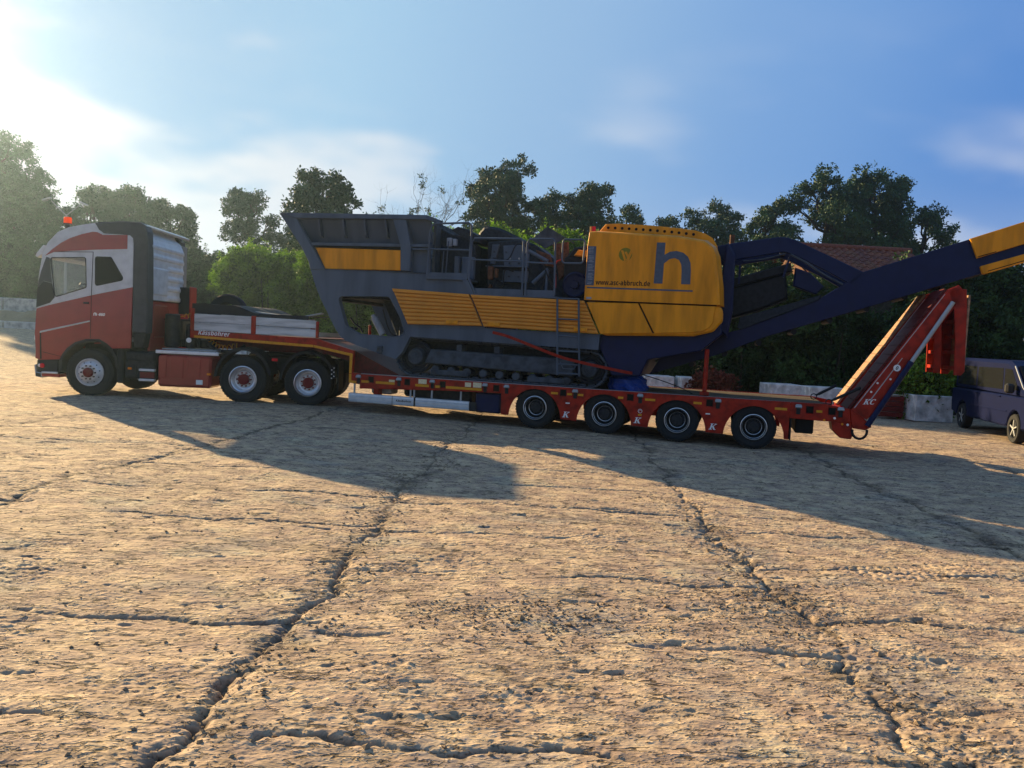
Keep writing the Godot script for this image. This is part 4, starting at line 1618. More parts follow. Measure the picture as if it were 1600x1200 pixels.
	# bulged rear wall with pressed ribs, rounded towards the far side and the roof
	var rw := func(i: int, j: int) -> Vector3:
		var y := 2.13 + 1.54 * i / 56.0
		var u := j / 20.0
		var zz := -0.10 - 2.36 * u
		var x := 1.165 - 0.26 * pow(smoothstep(0.72, 1.0, u), 2.0) - 0.22 * pow(smoothstep(3.25, 3.67, y), 2.0)
		var band_ := fmod(y - 2.13, 0.22) / 0.22
		var rib := smoothstep(0.0, 0.12, band_) * smoothstep(0.55, 0.43, band_) * smoothstep(0.03, 0.08, u) * smoothstep(0.97, 0.9, u)
		if y < 2.95 and u < 0.45:
			# the smooth panel with its rounded edge
			var e := maxf(absf(y - 2.54) / 0.30, absf(u - 0.24) / 0.17)
			rib = 0.9 * smoothstep(1.0, 0.90, e) if e < 1.05 else 0.0
		return Vector3(x + 0.022 * rib, y, zz)
	for i in 56:
		for j in 20:
			m.quad(rw.call(i, j), rw.call(i, j + 1), rw.call(i + 1, j + 1), rw.call(i + 1, j), Vector3.RIGHT)
	put(m, "rear_wall", "cab_back", t)
	m = MB.new()
	m.box(Vector3(1.08, 1.0, W + 0.06), Vector3(1.14, 2.11, -0.30), 0.015)
	var rg: Array = []
	for p in MB.rounded(P([0, 0, 0.8, 0, 0.8, 0.7, 0, 0.7]), 0.12, 4):
		rg.append(Vector3(1.142, 1.32 + p.y, -0.42 - p.x))
	m.tube(rg, 0.014, 6, true)
	put(m, "rear_wall", "cab_red", t, "red lower half of the cab's rear wall")
	m = MB.new()
	m.box(Vector3(1.14, 1.86, -2.15), Vector3(1.40, 2.50, -1.80), 0.02)
	put(m, "side_box", "black_plastic", t)
	m = MB.new()
	m.box(Vector3(1.40, 1.84, -2.17), Vector3(1.425, 2.52, -1.78), 0.006)
	put(m, "side_box_lid", "cab_red", t)
	m = MB.new()
	m.box(Vector3(-1.1, 1.2, W + 0.06), Vector3(1.08, 1.26, -0.06))
	m.box(Vector3(1.03, 1.26, W + 0.07), Vector3(1.075, 3.5, -0.07))
	put(m, "cab_floor", "interior", t)
	# inside: dashboard, steering wheel, seats
	m = MB.new()
	m.prism(P([-1.04, 1.3, -0.55, 1.3, -0.5, 1.9, -0.66, 2.02, -1.06, 2.0]), -0.12, W + 0.12, 0.03)
	put(m, "dashboard", "black_plastic", t)
	m = MB.new()
	var st: Array = []
	for k in 24:
		var a := TAU * k / 24
		st.append(Vector3(-0.34, 2.27, -0.62) + Vector3(-0.16 * sin(a), 0.14 * sin(a), 0) + Vector3(0, 0, 0.21 * cos(a)))
	m.tube(st, 0.024, 8, true)
	m.bar(Vector3(-0.34, 2.27, -0.80), Vector3(-0.34, 2.27, -0.44), 0.03, 0.02)
	m.bar(Vector3(-0.34, 2.27, -0.62), Vector3(-0.58, 2.02, -0.62), 0.05, 0.05)
	put(m, "steering_wheel", "black_plastic", t)
	for sz in [-0.62, -1.85]:
		m = MB.new()
		m.box(Vector3(-0.05, 1.26, sz - 0.26), Vector3(0.5, 1.75, sz + 0.26), 0.06)
		m.obox(Transform3D(Basis(Vector3.BACK, -0.2), Vector3(0.52, 2.1, sz)), Vector3(0.08, 0.42, 0.25), 0.06)
		m.obox(Transform3D(Basis(Vector3.BACK, -0.2), Vector3(0.60, 2.62, sz)), Vector3(0.05, 0.12, 0.14), 0.04)
		put(m, "seat", "seat_cloth", t)
	# mirrors on black arms in front of the pillar
	for q in [[W - 0.12, -1.0]]:
		m = MB.new()
		m.box(Vector3(-1.12, 2.05, q[0] - 0.09), Vector3(-1.02, 2.42, q[0] + 0.07), 0.03)
		m.box(Vector3(-1.10, 2.1, q[0] - q[1] * 0.13 - 0.03), Vector3(-1.05, 2.16, q[0] - q[1] * 0.05 + 0.03), 0.01)
		put(m, "mirror", "black_plastic", t)
	# bumper, lamps, step
	m = MB.new()
	m.box(Vector3(-1.12, 0.44, W + 0.04), Vector3(-0.66, 0.74, -0.02), 0.03)
	put(m, "bumper", "black_plastic", t)
	m = MB.new()
	m.prism(P([-1.02, 0.37, -0.64, 0.36, -0.62, 0.435, -1.02, 0.43]), -0.01, W + 0.04, 0.01)
	put(m, "bumper_skirt", "cab_red", t)
	m = MB.new()
	m.prism(P([-1.16, 0.60, -1.125, 0.62, -1.12, 0.46, -1.0, 0.44, -1.0, 0.34, -1.13, 0.36]), 0.0, W, 0.012)
	put(m, "bumper_lip", "cab_silver", t)
	m = MB.new()
	m.box(Vector3(-1.0, 0.435, -0.02), Vector3(-0.66, 0.475, 0.012), 0.008)
	put(m, "step", "aluminium", t)
	m = MB.new()
	m.rod(Vector3(-0.99, 0.60, -0.02), 0.052, 0.03, Vector3.BACK, 16, 0.01)
	put(m, "side_lamp", "lamp_red", t)
	m = MB.new()
	m.rod(Vector3(-1.05, 0.60, -0.025), 0.035, 0.028, Vector3.BACK, 16, 0.01)
	put(m, "side_lamp", "lamp_clear", t)
	for q in [-0.05, W + 0.33]:
		m = MB.new()
		m.prism(P([-1.20, 1.16, -1.16, 1.10, -1.05, 1.14, -1.02, 1.30, -1.12, 1.26, -1.19, 1.24]), q, q - 0.28, 0.012)
		put(m, "headlamp", "lamp_clear", t)
	# wheel arch lips and mudguards
	var arch := band(P([-0.63, 0.50, -0.62, 0.75, -0.57, 0.86, -0.47, 1.0, -0.3, 1.135, -0.07, 1.215, 0.2, 1.225, 0.36, 1.14, 0.48, 1.03, 0.58, 0.86, 0.62, 0.62]), 0.055)
	for q in [0.014, W + 0.45]:
		m = MB.new()
		m.prism(arch, q, q - 0.46)
		put(m, "wheel_arch", "black_plastic", t)
	m = MB.new()
	m.box(Vector3(0.56, 0.30, -0.40), Vector3(0.70, 1.02, -0.01), 0.03)
	put(m, "mudflap", "rubber", t)
	# engine and chassis dark mass
	m = MB.new()
	for q in [-0.78, -1.64]:
		m.box(Vector3(-0.9, 0.70, q - 0.08), Vector3(5.55, 0.98, q), 0.01)
	put(m, "chassis_rail", "dark_frame", t)
	m = MB.new()
	m.box(Vector3(-0.5, 0.55, -1.7), Vector3(0.9, 1.18, -0.75), 0.05)
	put(m, "engine", "dark_frame", t)
	for ax in [0.0, 3.251, 4.643]:
		m = MB.new()
		m.tube([Vector3(ax, 0.5, -0.3), Vector3(ax, 0.5, W + 0.3)], 0.075, 12)
		if ax > 1.0:
			m.lathe([Vector2(0, -0.2), Vector2(0.14, -0.19), Vector2(0.24, -0.05), Vector2(0.24, 0.05), Vector2(0.14, 0.19), Vector2(0, 0.2)], Vector3(ax, 0.5, -1.25), Vector3.RIGHT, 16)
		put(m, "axle", "dark_frame", t)
	m = MB.new()
	m.box(Vector3(0.72, 0.40, -0.72), Vector3(1.36, 1.0, -0.06), 0.03)
	m.box(Vector3(0.78, 0.80, -0.06), Vector3(1.34, 0.96, -0.03), 0.02)
	m.box(Vector3(0.74, 0.44, -0.06), Vector3(0.98, 0.72, -0.04), 0.015)
	put(m, "battery_box", "dark_frame", t)
	for y in [0.605, 0.39]:
		m = MB.new()
		m.box(Vector3(1.04, y - 0.025, -0.10), Vector3(1.37, y + 0.025, 0.0), 0.008)
		put(m, "step", "aluminium", t)
	m = MB.new()
	m.box(Vector3(1.05, 0.43, -0.06), Vector3(1.36, 0.56, -0.03), 0.01)
	put(m, "step_panel", "hub_red", t)
	for q in [Vector3(0.80, 0.60, -0.04), Vector3(2.49, 0.555, -0.01)]:
		m = MB.new()
		m.box(q, q + Vector3(0.085, 0.05, 0.03), 0.01)
		put(m, "marker_lamp", "amber", t)
	# red tank with pressed panels, catwalk over it
	m = MB.new()
	m.box(Vector3(1.43, 0.27, -0.72), Vector3(2.57, 0.955, -0.02), 0.05)
	m.box(Vector3(1.70, 0.46, -0.02), Vector3(1.98, 0.93, -0.008), 0.012)
	m.box(Vector3(2.06, 0.46, -0.02), Vector3(2.34, 0.93, -0.008), 0.012)
	m.box(Vector3(1.46, 0.46, -0.02), Vector3(1.62, 0.93, -0.008), 0.012)
	put(m, "tank", "cab_red", t)
	m = MB.new()
	m.box(Vector3(2.26, 0.345, -0.02), Vector3(2.40, 0.445, -0.002), 0.004)
	put(m, "tank_label", "decal_white", t)
	for q in [[1.40, -0.30], [2.0, -0.30]]:
		m = MB.new()
		m.box(Vector3(q[0], 1.06, -0.85), Vector3(q[0] + 0.57, 1.09, q[1]), 0.006)
		put(m, "catwalk_plate", "galv", t)
	m = MB.new()
	m.box(Vector3(1.38, 0.98, -0.06), Vector3(2.72, 1.055, -0.015), 0.01)
	put(m, "catwalk_edge", "aluminium", t)
	# mudguards of the driven axles
	for ax in [3.251, 4.643]:
		for q in [-0.0, W + 0.62]:
			m = MB.new()
			var pts := PackedVector2Array()
			for k in 15:
				var a := lerpf(PI * 0.98, PI * 0.06, k / 14.0)
				pts.append(Vector2(ax + cos(a) * 0.62, 0.50 + sin(a) * 0.70))
			m.prism(band(pts, 0.03), q, q - 0.62)
			for k in 14:
				m.quad(Vector3(pts[k].x, pts[k].y, q), Vector3(pts[k + 1].x, pts[k + 1].y, q), Vector3(pts[k + 1].x * 0.9 + ax * 0.1, pts[k + 1].y * 0.9 + 0.05, q), Vector3(pts[k].x * 0.9 + ax * 0.1, pts[k].y * 0.9 + 0.05, q), Vector3.BACK)
			put(m, "mudguard", "black_plastic", t)
	m = MB.new()
	m.box(Vector3(5.28, 0.34, -0.60), Vector3(5.31, 1.0, -0.02), 0.005)
	put(m, "mudflap", "rubber", t)
	m = MB.new()
	for k in 6:
		m.rod(Vector3(5.16 + 0.05 * (k % 2), 0.62 + 0.045 * k, 0.0), 0.014, 0.012, Vector3.BACK, 8)
	put(m, "bead_string", "decal_white", t)
	m = MB.new()
	m.box(Vector3(3.86, 0.93, -0.02), Vector3(3.99, 0.99, 0.0), 0.01)
	put(m, "rear_marker", "lamp_red", t)
	# fifth wheel
	m = MB.new()
	m.prism(MB.rounded(P([3.5, -0.85, 4.5, -0.85, 4.5, -1.65, 3.5, -1.65]), 0.2), 0, -0.06)
	m.xf = Transform3D.IDENTITY
	var fwm := MB.new()
	fwm.box(Vector3(3.45, 1.0, -1.7), Vector3(4.5, 1.10, -0.8), 0.05)
	put(fwm, "fifth_wheel", "dark_frame", t)
	# exhaust parts, bottles and pipes behind the cab
	m = MB.new()
	m.rod(Vector3(1.45, 1.10, -0.72), 0.16, 0.75, Vector3.UP, 18, 0.03)
	m.rod(Vector3(1.80, 1.09, -0.9), 0.12, 0.55, Vector3.UP, 16, 0.03)
	m.box(Vector3(1.2, 1.1, -1.9), Vector3(1.55, 1.75, -1.0), 0.04)
	m.box(Vector3(1.55, 1.1, -1.6), Vector3(2.3, 1.3, -0.95), 0.03)
	put(m, "exhaust_silencer", "dark_frame", t)
	m = MB.new()
	m.rod(Vector3(1.86, 1.28, -0.62), 0.055, 0.03, Vector3.BACK, 16)
	put(m, "round_reflector", "decal_white", t)
	m = MB.new()
	m.bar(Vector3(1.2, 1.72, -0.9), Vector3(2.0, 1.72, -0.9), 0.04, 0.04)
	m.bar(Vector3(1.98, 1.1, -0.9), Vector3(1.98, 1.74, -0.9), 0.04, 0.04)
	m.bar(Vector3(1.98, 1.6, -0.9), Vector3(2.35, 1.1, -0.9), 0.04, 0.04)
	put(m, "hose_bracket", "dark_frame", t)
	# coiled air lines sagging to the trailer
	var kinds := ["hose_yellow", "hose_red", "hose_black"]
	for k in 3:
		var path := smooth_path([Vector3(1.55 + 0.06 * k, 1.80, -0.92 - 0.06 * k), Vector3(1.85, 1.82, -0.9 - 0.08 * k), Vector3(2.05, 1.55, -0.88 - 0.08 * k), Vector3(2.25, 1.28, -0.88 - 0.08 * k), Vector3(2.5, 1.15, -0.9 - 0.08 * k), Vector3(2.85, 1.22, -0.95 - 0.08 * k), Vector3(3.1, 1.38, -1.0 - 0.08 * k)], 26)
		var coil: Array = []
		for i in path.size():
			var dr: Vector3 = (path[mini(i + 1, path.size() - 1)] - path[maxi(i - 1, 0)]).normalized()
			var u := dr.cross(Vector3.BACK).normalized()
			var a := i * 0.9 + k
			var cr := 0.05 * smoothstep(0.0, 14.0, minf(i, path.size() - 1 - i)) if k < 2 else 0.0
			coil.append(path[i] + (u * cos(a) + Vector3.BACK * sin(a)) * cr)
		m = MB.new()
		m.tube(coil, 0.011 if k < 2 else 0.02, 5)
		put(m, "air_hose", kinds[k], t)
	m = MB.new()
	m.tube(smooth_path([Vector3(2.25, 1.22, -0.7), Vector3(2.5, 1.08, -0.65), Vector3(2.8, 1.07, -0.7), Vector3(3.05, 1.2, -0.8)], 6), 0.045, 8)
	put(m, "air_hose", "hose_black", t)
	# beacon
	m = MB.new()
	m.rod(Vector3(-0.79, 3.44, -0.55), 0.05, 0.26, Vector3.UP, 12)
	m.rod(Vector3(-0.79, 3.68, -0.55), 0.09, 0.025, Vector3.UP, 16)
	var bc := put(m, "beacon", "black_plastic", t)
	m = MB.new()
	m.lathe([Vector2(0.08, 0.0), Vector2(0.08, 0.11), Vector2(0.065, 0.135), Vector2(0, 0.14)], Vector3(-0.79, 3.705, -0.55), Vector3.UP, 18)
	sub(m, "beacon_lens", "beacon", bc)
	m = MB.new()
	m.bar(Vector3(0.2, 3.80, -0.5), Vector3(0.2, 3.80, -2.0), 0.05, 0.05, 0.01)
	m.bar(Vector3(0.2, 3.70, -0.6), Vector3(0.2, 3.80, -0.6), 0.03, 0.03)
	m.bar(Vector3(0.2, 3.70, -1.9), Vector3(0.2, 3.80, -1.9), 0.03, 0.03)
	org = Vector3.ZERO


# ------------------------------------------------------------------ the low-bed trailer

func in_frame(p: Vector3) -> Vector3:
	return TRAILER_AT + Basis(Vector3.UP, TRAILER_TURN) * p


func trailer():
	org = Vector3(0, 0, -1.25)
	var t := thing("lowbed_trailer", "red four-axle low-bed trailer with gooseneck and raised rear ramps", "trailer", in_frame(org), TRAILER_TURN)
	var W := -2.5
	var m: MB
	var o: MeshInstance3D
	# wheels
	var w0 := wheel("trailer", Vector3(0, 0.338, -0.035), t)
	for i in 4:
		var x := 1.3733 * i
		var y := 0.338 - 0.0126 * x
		if i > 0:
			copy_wheel(w0, Vector3(x, y, -0.035), t)
		copy_wheel(w0, Vector3(x, y, W + 0.035), t, true)
		m = MB.new()
		m.tube([Vector3(x, y, -0.2), Vector3(x, y, W + 0.2)], 0.06, 10)
		put(m, "axle", "dark_frame", t)
	# gooseneck side beams with yellow reflective tape
	var beam := P([-8.04, 1.34, -6.33, 1.295, -4.92, 1.27, -4.06, 1.135, -4.06, 0.58, -3.81, 0.56, -3.81, 0.78, -3.98, 0.80, -3.97, 1.26, -4.86, 1.47, -8.04, 1.50])
	for q in [[0.0, -0.10], [W + 0.10, W]]:
		m = MB.new()
		m.prism(beam, q[0], q[1], 0.008)
		put(m, "gooseneck_beam", "trailer_red", t)
	m = MB.new()
	m.prism(P([-7.93, 1.345, -6.33, 1.305, -4.92, 1.28, -4.92, 1.33, -6.33, 1.36, -7.93, 1.395]), 0.004, -0.01)
	put(m, "reflective_tape", "tape_yellow", t)
	m = MB.new()
	m.prism(P([-4.91, 1.28, -4.05, 1.145, -4.05, 1.20, -4.91, 1.33]), 0.004, -0.01)
	put(m, "reflective_tape", "tape_yellow", t)
	m = MB.new()
	m.prism(P([-4.05, 0.78, -3.995, 0.78, -3.985, 1.19, -4.05, 1.205]), 0.004, -0.01)
	put(m, "reflective_tape", "tape_yellow", t)
	m = MB.new()
	m.prism(P([-4.05, 0.585, -3.88, 0.575, -3.88, 0.625, -3.995, 0.63, -3.995, 0.765, -4.05, 0.765]), 0.004, -0.01)
	put(m, "reflective_tape", "tape_yellow", t)
	text("maker_lettering", "Kässbohrer", 0.135, Vector3(-7.84, 1.385, 0.0), "decal_white", t, true, 0.006, 0.22, Basis(Vector3.BACK, -0.012), "Droid Sans", 1.12)
	# gooseneck floor, underside and sloping rear
	m = MB.new()
	m.box(Vector3(-8.0, 1.42, W + 0.1), Vector3(-4.9, 1.47, -0.1))
	m.box(Vector3(-8.0, 1.12, W + 0.5), Vector3(-4.9, 1.42, W + 0.7), 0.01)
	m.box(Vector3(-8.0, 1.12, -0.7), Vector3(-4.9, 1.42, -0.5), 0.01)
	m.box(Vector3(-6.9, 1.16, W + 0.6), Vector3(-6.0, 1.2, -0.6))
	put(m, "gooseneck_frame", "trailer_dark", t)
	m = MB.new()
	m.prism(P([-4.95, 1.46, -3.98, 1.24, -2.95, 0.79, -2.95, 0.62, -4.0, 0.60, -4.0, 1.0, -4.95, 1.2]), -0.16, W + 0.16)
	put(m, "gooseneck_slope", "trailer_dark", t)
	# drop sides on the gooseneck: posts and grey boards
	for q in [0.0, W + 0.05]:
		for k in 3:
			var x: float = [-8.04, -6.47, -4.88][k]
			var wd: float = [0.10, 0.12, 0.06][k]
			m = MB.new()
			m.box(Vector3(x, 1.50 - 0.012 * k, q - 0.05), Vector3(x + wd, [2.0, 1.89, 1.83][k], q + 0.004), 0.012)
			put(m, "post", "trailer_red", t)
		for k in (2 if q > -1.0 else 1):
			var x0: float = [-7.94, -6.35][k]
			var x1: float = [-6.47, -4.88][k]
			for j in 2:
				var a: float = 1.505 + j * 0.19 - 0.008 * k
				m = MB.new()
				m.prism(P([x0, a, x1, a - 0.008, x1, a + 0.178 - 0.02 * k, x0, a + 0.184 - 0.006 * k]), q - 0.006, q - 0.035, 0.006)
				put(m, "side_board", "board_grey", t)
	m = MB.new()
	m.box(Vector3(-8.04, 1.50, W + 0.06), Vector3(-8.0, 1.95, -0.06), 0.008)
	put(m, "headboard", "board_grey", t)
	m = MB.new()
	m.bar(Vector3(-4.86, 1.55, -0.1), Vector3(-4.86, 1.55, W + 0.1), 0.03, 0.1)
	put(m, "rear_board", "board_grey", t)
	# low deck
	m = MB.new()
	for q in [[-0.75, -0.95], [-1.55, -1.75]]:
		m.box(Vector3(-4.0, 0.46, q[1]), Vector3(5.6, 0.72, q[0]), 0.01)
	for k in 12:
		m.box(Vector3(-3.6 + 0.8 * k, 0.60, W + 0.08), Vector3(-3.5 + 0.8 * k, 0.715, -0.08))
	put(m, "chassis_frame", "trailer_dark", t)
	for k in 11:
		m = MB.new()
		var z0 := -0.07 - k * 0.215
		m.box(Vector3(-3.80, 0.725, z0 - 0.207), Vector3(5.32, 0.775 + 0.004 * (k % 3), z0), 0.008)
		put(m, "deck_plank", "deck_wood", t)
	for q in [[0.0, -0.065], [W + 0.065, W]]:
		m = MB.new()
		m.prism(P([-3.80, 0.47, -1.82, 0.555, -0.70, 0.58, -0.70, 0.78, -3.80, 0.775]), q[0], q[1], 0.006)
		m.prism(P([4.72, 0.50, 5.30, 0.49, 5.74, 0.50, 5.70, 0.735, 5.30, 0.795, 4.72, 0.792]), q[0], q[1], 0.006)
		put(m, "side_rail", "trailer_red", t)
		# skirt between the wheels, cut out round the tyres
		var cuts: Array = []
		var sk := PackedVector2Array()
		sk.append(Vector2(-0.698, 0.779))
		sk.append(Vector2(-0.68, 0.16))
		for i in 4:
			var cx := 1.3733 * i
			var dy := -0.010 * cx
			for k in 17:
				var a := lerpf(PI, 0.0, k / 16.0)
				sk.append(Vector2(cx + cos(a) * (0.53 - 0.02 * sin(a)), 0.16 + dy + sin(a) * (0.555)))
		sk.append(Vector2(4.72, 0.11))
		sk.append(Vector2(4.718, 0.791))
		m = MB.new()
		m.plate(sk, [], q[0] - (0.0 if q[0] > -0.5 else 0.03), q[0] - (0.035 if q[0] > -0.5 else 0.065))
		put(m, "wheel_skirt", "trailer_red", t)
	m = MB.new()
	m.box(Vector3(-3.78, 0.778, -0.068), Vector3(5.30, 0.79, -0.002), 0.004)
	put(m, "edge_strip", "galv", t)
	# yellow reflectors, papers, lashing pockets, strap ratchets
	for q in [[-3.76, -3.58], [-3.43, -3.0], [-2.54, -2.24], [-2.10, -1.99], [-1.87, -1.10], [0.32, 0.46], [0.64, 0.74], [0.85, 0.96], [1.63, 1.73], [2.14, 2.33], [3.03, 3.18], [4.46, 4.67], [5.16, 5.26]]:
		m = MB.new()
		var y: float = 0.60 if q[0] < -0.5 else 0.635
		m.box(Vector3(q[0], y, -0.01), Vector3(q[1], y + (0.05 if q[0] < 0.0 else 0.042), 0.005), 0.002)
		put(m, "reflector", "tape_yellow", t)
	for q in [[-3.13, -3.0, 0.655, 0.70], [-2.47, -2.29, 0.66, 0.755], [-1.46, -1.33, 0.66, 0.75], [-1.29, -1.11, 0.66, 0.76]]:
		m = MB.new()
		m.box(Vector3(q[0], q[2], -0.01), Vector3(q[1], q[3], 0.008), 0.002)
		put(m, "sticker", "sticker", t)
	for x in [-3.54, -2.72, -1.94, -0.80, 0.56, 1.86, 3.32, 5.05, 5.42]:
		m = MB.new()
		m.box(Vector3(x - 0.055, 0.615, -0.02), Vector3(x + 0.055, 0.735, 0.003), 0.004)
		var pk := put(m, "lashing_pocket", "hole", t)
		var rim: Array = [Vector3(x - 0.06, 0.61, 0.0), Vector3(x + 0.06, 0.61, 0.0), Vector3(x + 0.06, 0.74, 0.0), Vector3(x - 0.06, 0.74, 0.0)]
		m = MB.new()
		m.tube(rim, 0.008, 5, true)
		sub(m, "pocket_rim", "trailer_dark", pk)
	for x in [-3.82, -2.90, -2.16, -1.03, -0.58, 0.80, 2.05, 3.47, 4.86, 5.56]:
		m = MB.new()
		m.box(Vector3(x - 0.05, 0.70, 0.0), Vector3(x + 0.05, 0.76, 0.035), 0.012)
		m.rod(Vector3(x - 0.055, 0.715, 0.025), 0.022, 0.11, Vector3.RIGHT, 10)
		var rt := put(m, "ratchet", "galv", t)
		m = MB.new()
		m.box(Vector3(x - 0.035, 0.58, 0.002), Vector3(x + 0.035, 0.70, 0.02), 0.006)
		sub(m, "strap_roll", "hose_black", rt)
	# emblems and small marks on the skirts
	for q in [[0.545, 0.16], [1.93, 0.155], [3.31, 0.145]]:
		text("emblem_letter", "K", 0.16, Vector3(q[0], q[1], -0.002), "decal_white", t, true, 0.006, 0.30, Basis.IDENTITY, "Droid Serif", 1.1)
	for q in [[0.66, 0.47], [3.30, 0.46]]:
		m = MB.new()
		m.box(Vector3(q[0] - 0.04, q[1], -0.01), Vector3(q[0] + 0.04, q[1] + 0.022, 0.003))
		put(m, "small_plate", "decal_white", t)
	m = MB.new()
	var cr: Array = []
	for p in circle(Vector2(2.06, 0.43), 0.036, 16):
		cr.append(Vector3(p.x, p.y, 0.0))
	m.tube(cr, 0.005, 5, true)
	m.bar(Vector3(2.04, 0.43, 0.0), Vector3(2.075, 0.45, 0.0), 0.006, 0.006)
	put(m, "gauge_mark", "decal_white", t)
	m = MB.new()
	m.box(Vector3(2.025, 0.34, -0.01), Vector3(2.095, 0.375, 0.003))
	put(m, "small_plate", "tape_yellow", t)
	# aluminium side guard
	for q in [[-4.03, -2.55], [-2.51, -1.35]]:
		m = MB.new()
		var prof := P([-0.01, 0.18, 0.028, 0.19, 0.034, 0.225, 0.024, 0.235, 0.034, 0.245, 0.036, 0.30, 0.024, 0.31, 0.034, 0.32, 0.03, 0.362, -0.01, 0.372])
		m.xf = Transform3D(Basis(Vector3(0, 0, 1), Vector3(0, 1, 0), Vector3(-1, 0, 0)), Vector3.ZERO)
		m.prism(prof, -q[0], -q[1])
		put(m, "side_guard", "aluminium", t)
	m = MB.new()
	m.box(Vector3(-2.55, 0.185, -0.01), Vector3(-2.51, 0.372, 0.03))
	m.box(Vector3(-1.35, 0.175, -0.01), Vector3(-1.20, 0.36, 0.02), 0.02)
	put(m, "side_guard_cap", "black_plastic", t)
	text("guard_lettering", "Kässbohrer", 0.058, Vector3(-2.95, 0.245, 0.036), "decal_black", t, true, 0.003, 0.2, Basis.IDENTITY, "Droid Sans", 1.1)
	m = MB.new()
	m.box(Vector3(-3.03, 0.185, 0.034), Vector3(-3.022, 0.368, 0.038))
	put(m, "guard_seam", "hole", t)
	for x in [-3.93, -2.65, -2.57, -2.18, -1.55]:
		m = MB.new()
		m.box(Vector3(x - 0.018, 0.35, -0.05), Vector3(x + 0.018, 0.60, -0.02), 0.005)
		put(m, "guard_bracket", "galv", t)
	m = MB.new()
	m.box(Vector3(-3.7, 0.36, -0.75), Vector3(-3.25, 0.58, -0.35), 0.03)
	put(m, "valve_box", "concrete_far", t)
	m = MB.new()
	m.box(Vector3(-3.55, 0.25, -0.32), Vector3(-3.42, 0.60, -0.14), 0.02)
	m.box(Vector3(-3.60, 0.2, -0.36), Vector3(-3.37, 0.24, -0.10), 0.01)
	put(m, "landing_leg", "trailer_red", t)
	m = MB.new()
	m.box(Vector3(-1.25, 0.16, -0.7), Vector3(-0.72, 0.56, -0.06), 0.03)
	put(m, "tool_box", "steel_blue", t)
	m = MB.new()
	m.box(Vector3(-3.2, 0.3, -1.7), Vector3(-1.4, 0.6, -0.9), 0.05)
	m.box(Vector3(-2.7, 0.28, -0.8), Vector3(-1.4, 0.58, -0.25), 0.04)
	put(m, "air_tank", "dark_frame", t)
	# stake in the deck, mudflap, rear boxes
	m = MB.new()
	m.box(Vector3(3.165, 0.78, -0.36), Vector3(3.245, 1.66, -0.28), 0.012)
	m.box(Vector3(3.17, 1.58, -0.28), Vector3(3.24, 1.66, -0.25), 0.01)
	m.box(Vector3(3.12, 0.79, -0.41), Vector3(3.29, 0.86, -0.23), 0.01)
	put(m, "stake", "trailer_red", t)
	m = MB.new()
	m.box(Vector3(4.735, 0.10, -0.62), Vector3(4.765, 0.52, -0.04), 0.008)
	put(m, "mudflap", "rubber", t)
	m = MB.new()
	m.box(Vector3(4.86, 0.20, -1.3), Vector3(5.18, 0.47, -0.45), 0.02)
	put(m, "battery_box", "black_plastic", t)
	m = MB.new()
	m.prism(P([5.42, 0.50, 5.74, 0.50, 5.80, 0.30, 5.76, 0.20, 5.58, 0.215, 5.45, 0.34]), -0.01, -0.45, 0.012)
	put(m, "lamp_bracket", "trailer_red", t)
	m = MB.new()
	m.prism(P([5.70, 0.735, 5.76, 0.72, 6.06, 0.50, 6.08, 0.44, 5.98, 0.38, 5.78, 0.40, 5.74, 0.50]), -0.01, -0.30, 0.015)
	m.prism(P([5.74, 0.70, 6.02, 0.49, 5.98, 0.40, 5.74, 0.46]), W + 0.30, W + 0.01, 0.015)
	m.box(Vector3(5.6, 0.42, W + 0.3), Vector3(5.8, 0.66, -0.3), 0.02)
	put(m, "ramp_hinge", "trailer_red", t)
	for q in [[5.30, 0.51, "amber"], [5.47, 0.555, "lamp_clear"], [5.60, 0.46, "amber"], [5.69, 0.455, "lamp_clear"]]:
		m = MB.new()
		m.rod(Vector3(q[0], q[1], -0.01), 0.022, 0.022, Vector3.BACK, 12, 0.005)
		put(m, "marker_lamp", q[2], t)
	m = MB.new()
	var hose: Array = []
	for k in 14:
		var a := lerpf(PI * 0.95, TAU * 1.04, k / 13.0)
		hose.append(Vector3(5.89 + cos(a) * 0.12, 0.36 + sin(a) * 0.135, 0.0))
	m.tube(hose, 0.022, 8)
	put(m, "hydraulic_hose", "hose_black", t)
	# lashing bars with rings lying against the ramp foot
	for q in [[5.15, 0.89, 5.52, 1.12, -0.5], [5.36, 0.83, 5.86, 1.12, -0.05]]:
		m = MB.new()
		var rg: Array = []
		for p in circle(Vector2(q[0], q[1]), 0.05, 16):
			rg.append(Vector3(p.x, p.y, q[4]))
		m.tube(rg, 0.010, 6, true)
		m.tube([Vector3(q[0] + 0.04, q[1] + 0.03, q[4]), Vector3(q[0] + 0.08, q[1] + 0.05, q[4])], 0.02, 8)
		m.tube([Vector3(q[0] + 0.08, q[1] + 0.05, q[4]), Vector3(q[2], q[3], q[4])], 0.026, 8)
		put(m, "lashing_bar", "hose_black", t)
	# ramps, raised: two box beams with planked upper faces, a flap hanging from each
	for side in 2:
		var zs := -0.02 if side == 0 else -1.42
		var wd := 0.86 if side == 0 else 0.54
		var d := Vector2(0.541, 0.841)
		var nn := Vector2(-0.841, 0.541)
		var H := Vector2(5.69, 0.70)
		var at := func(a: float, b: float) -> Vector2: return H + d * a + nn * b
		m = MB.new()
		for z in [zs, zs - wd]:
			m.prism(PackedVector2Array([at.call(0.05, -0.33), at.call(0.0, -0.02), at.call(1.3, 0.0), at.call(2.58, 0.0), at.call(2.74, -0.10), at.call(2.70, -0.24), at.call(2.45, -0.27), at.call(1.2, -0.30), at.call(0.4, -0.36)]), z, z - 0.04, 0.006)
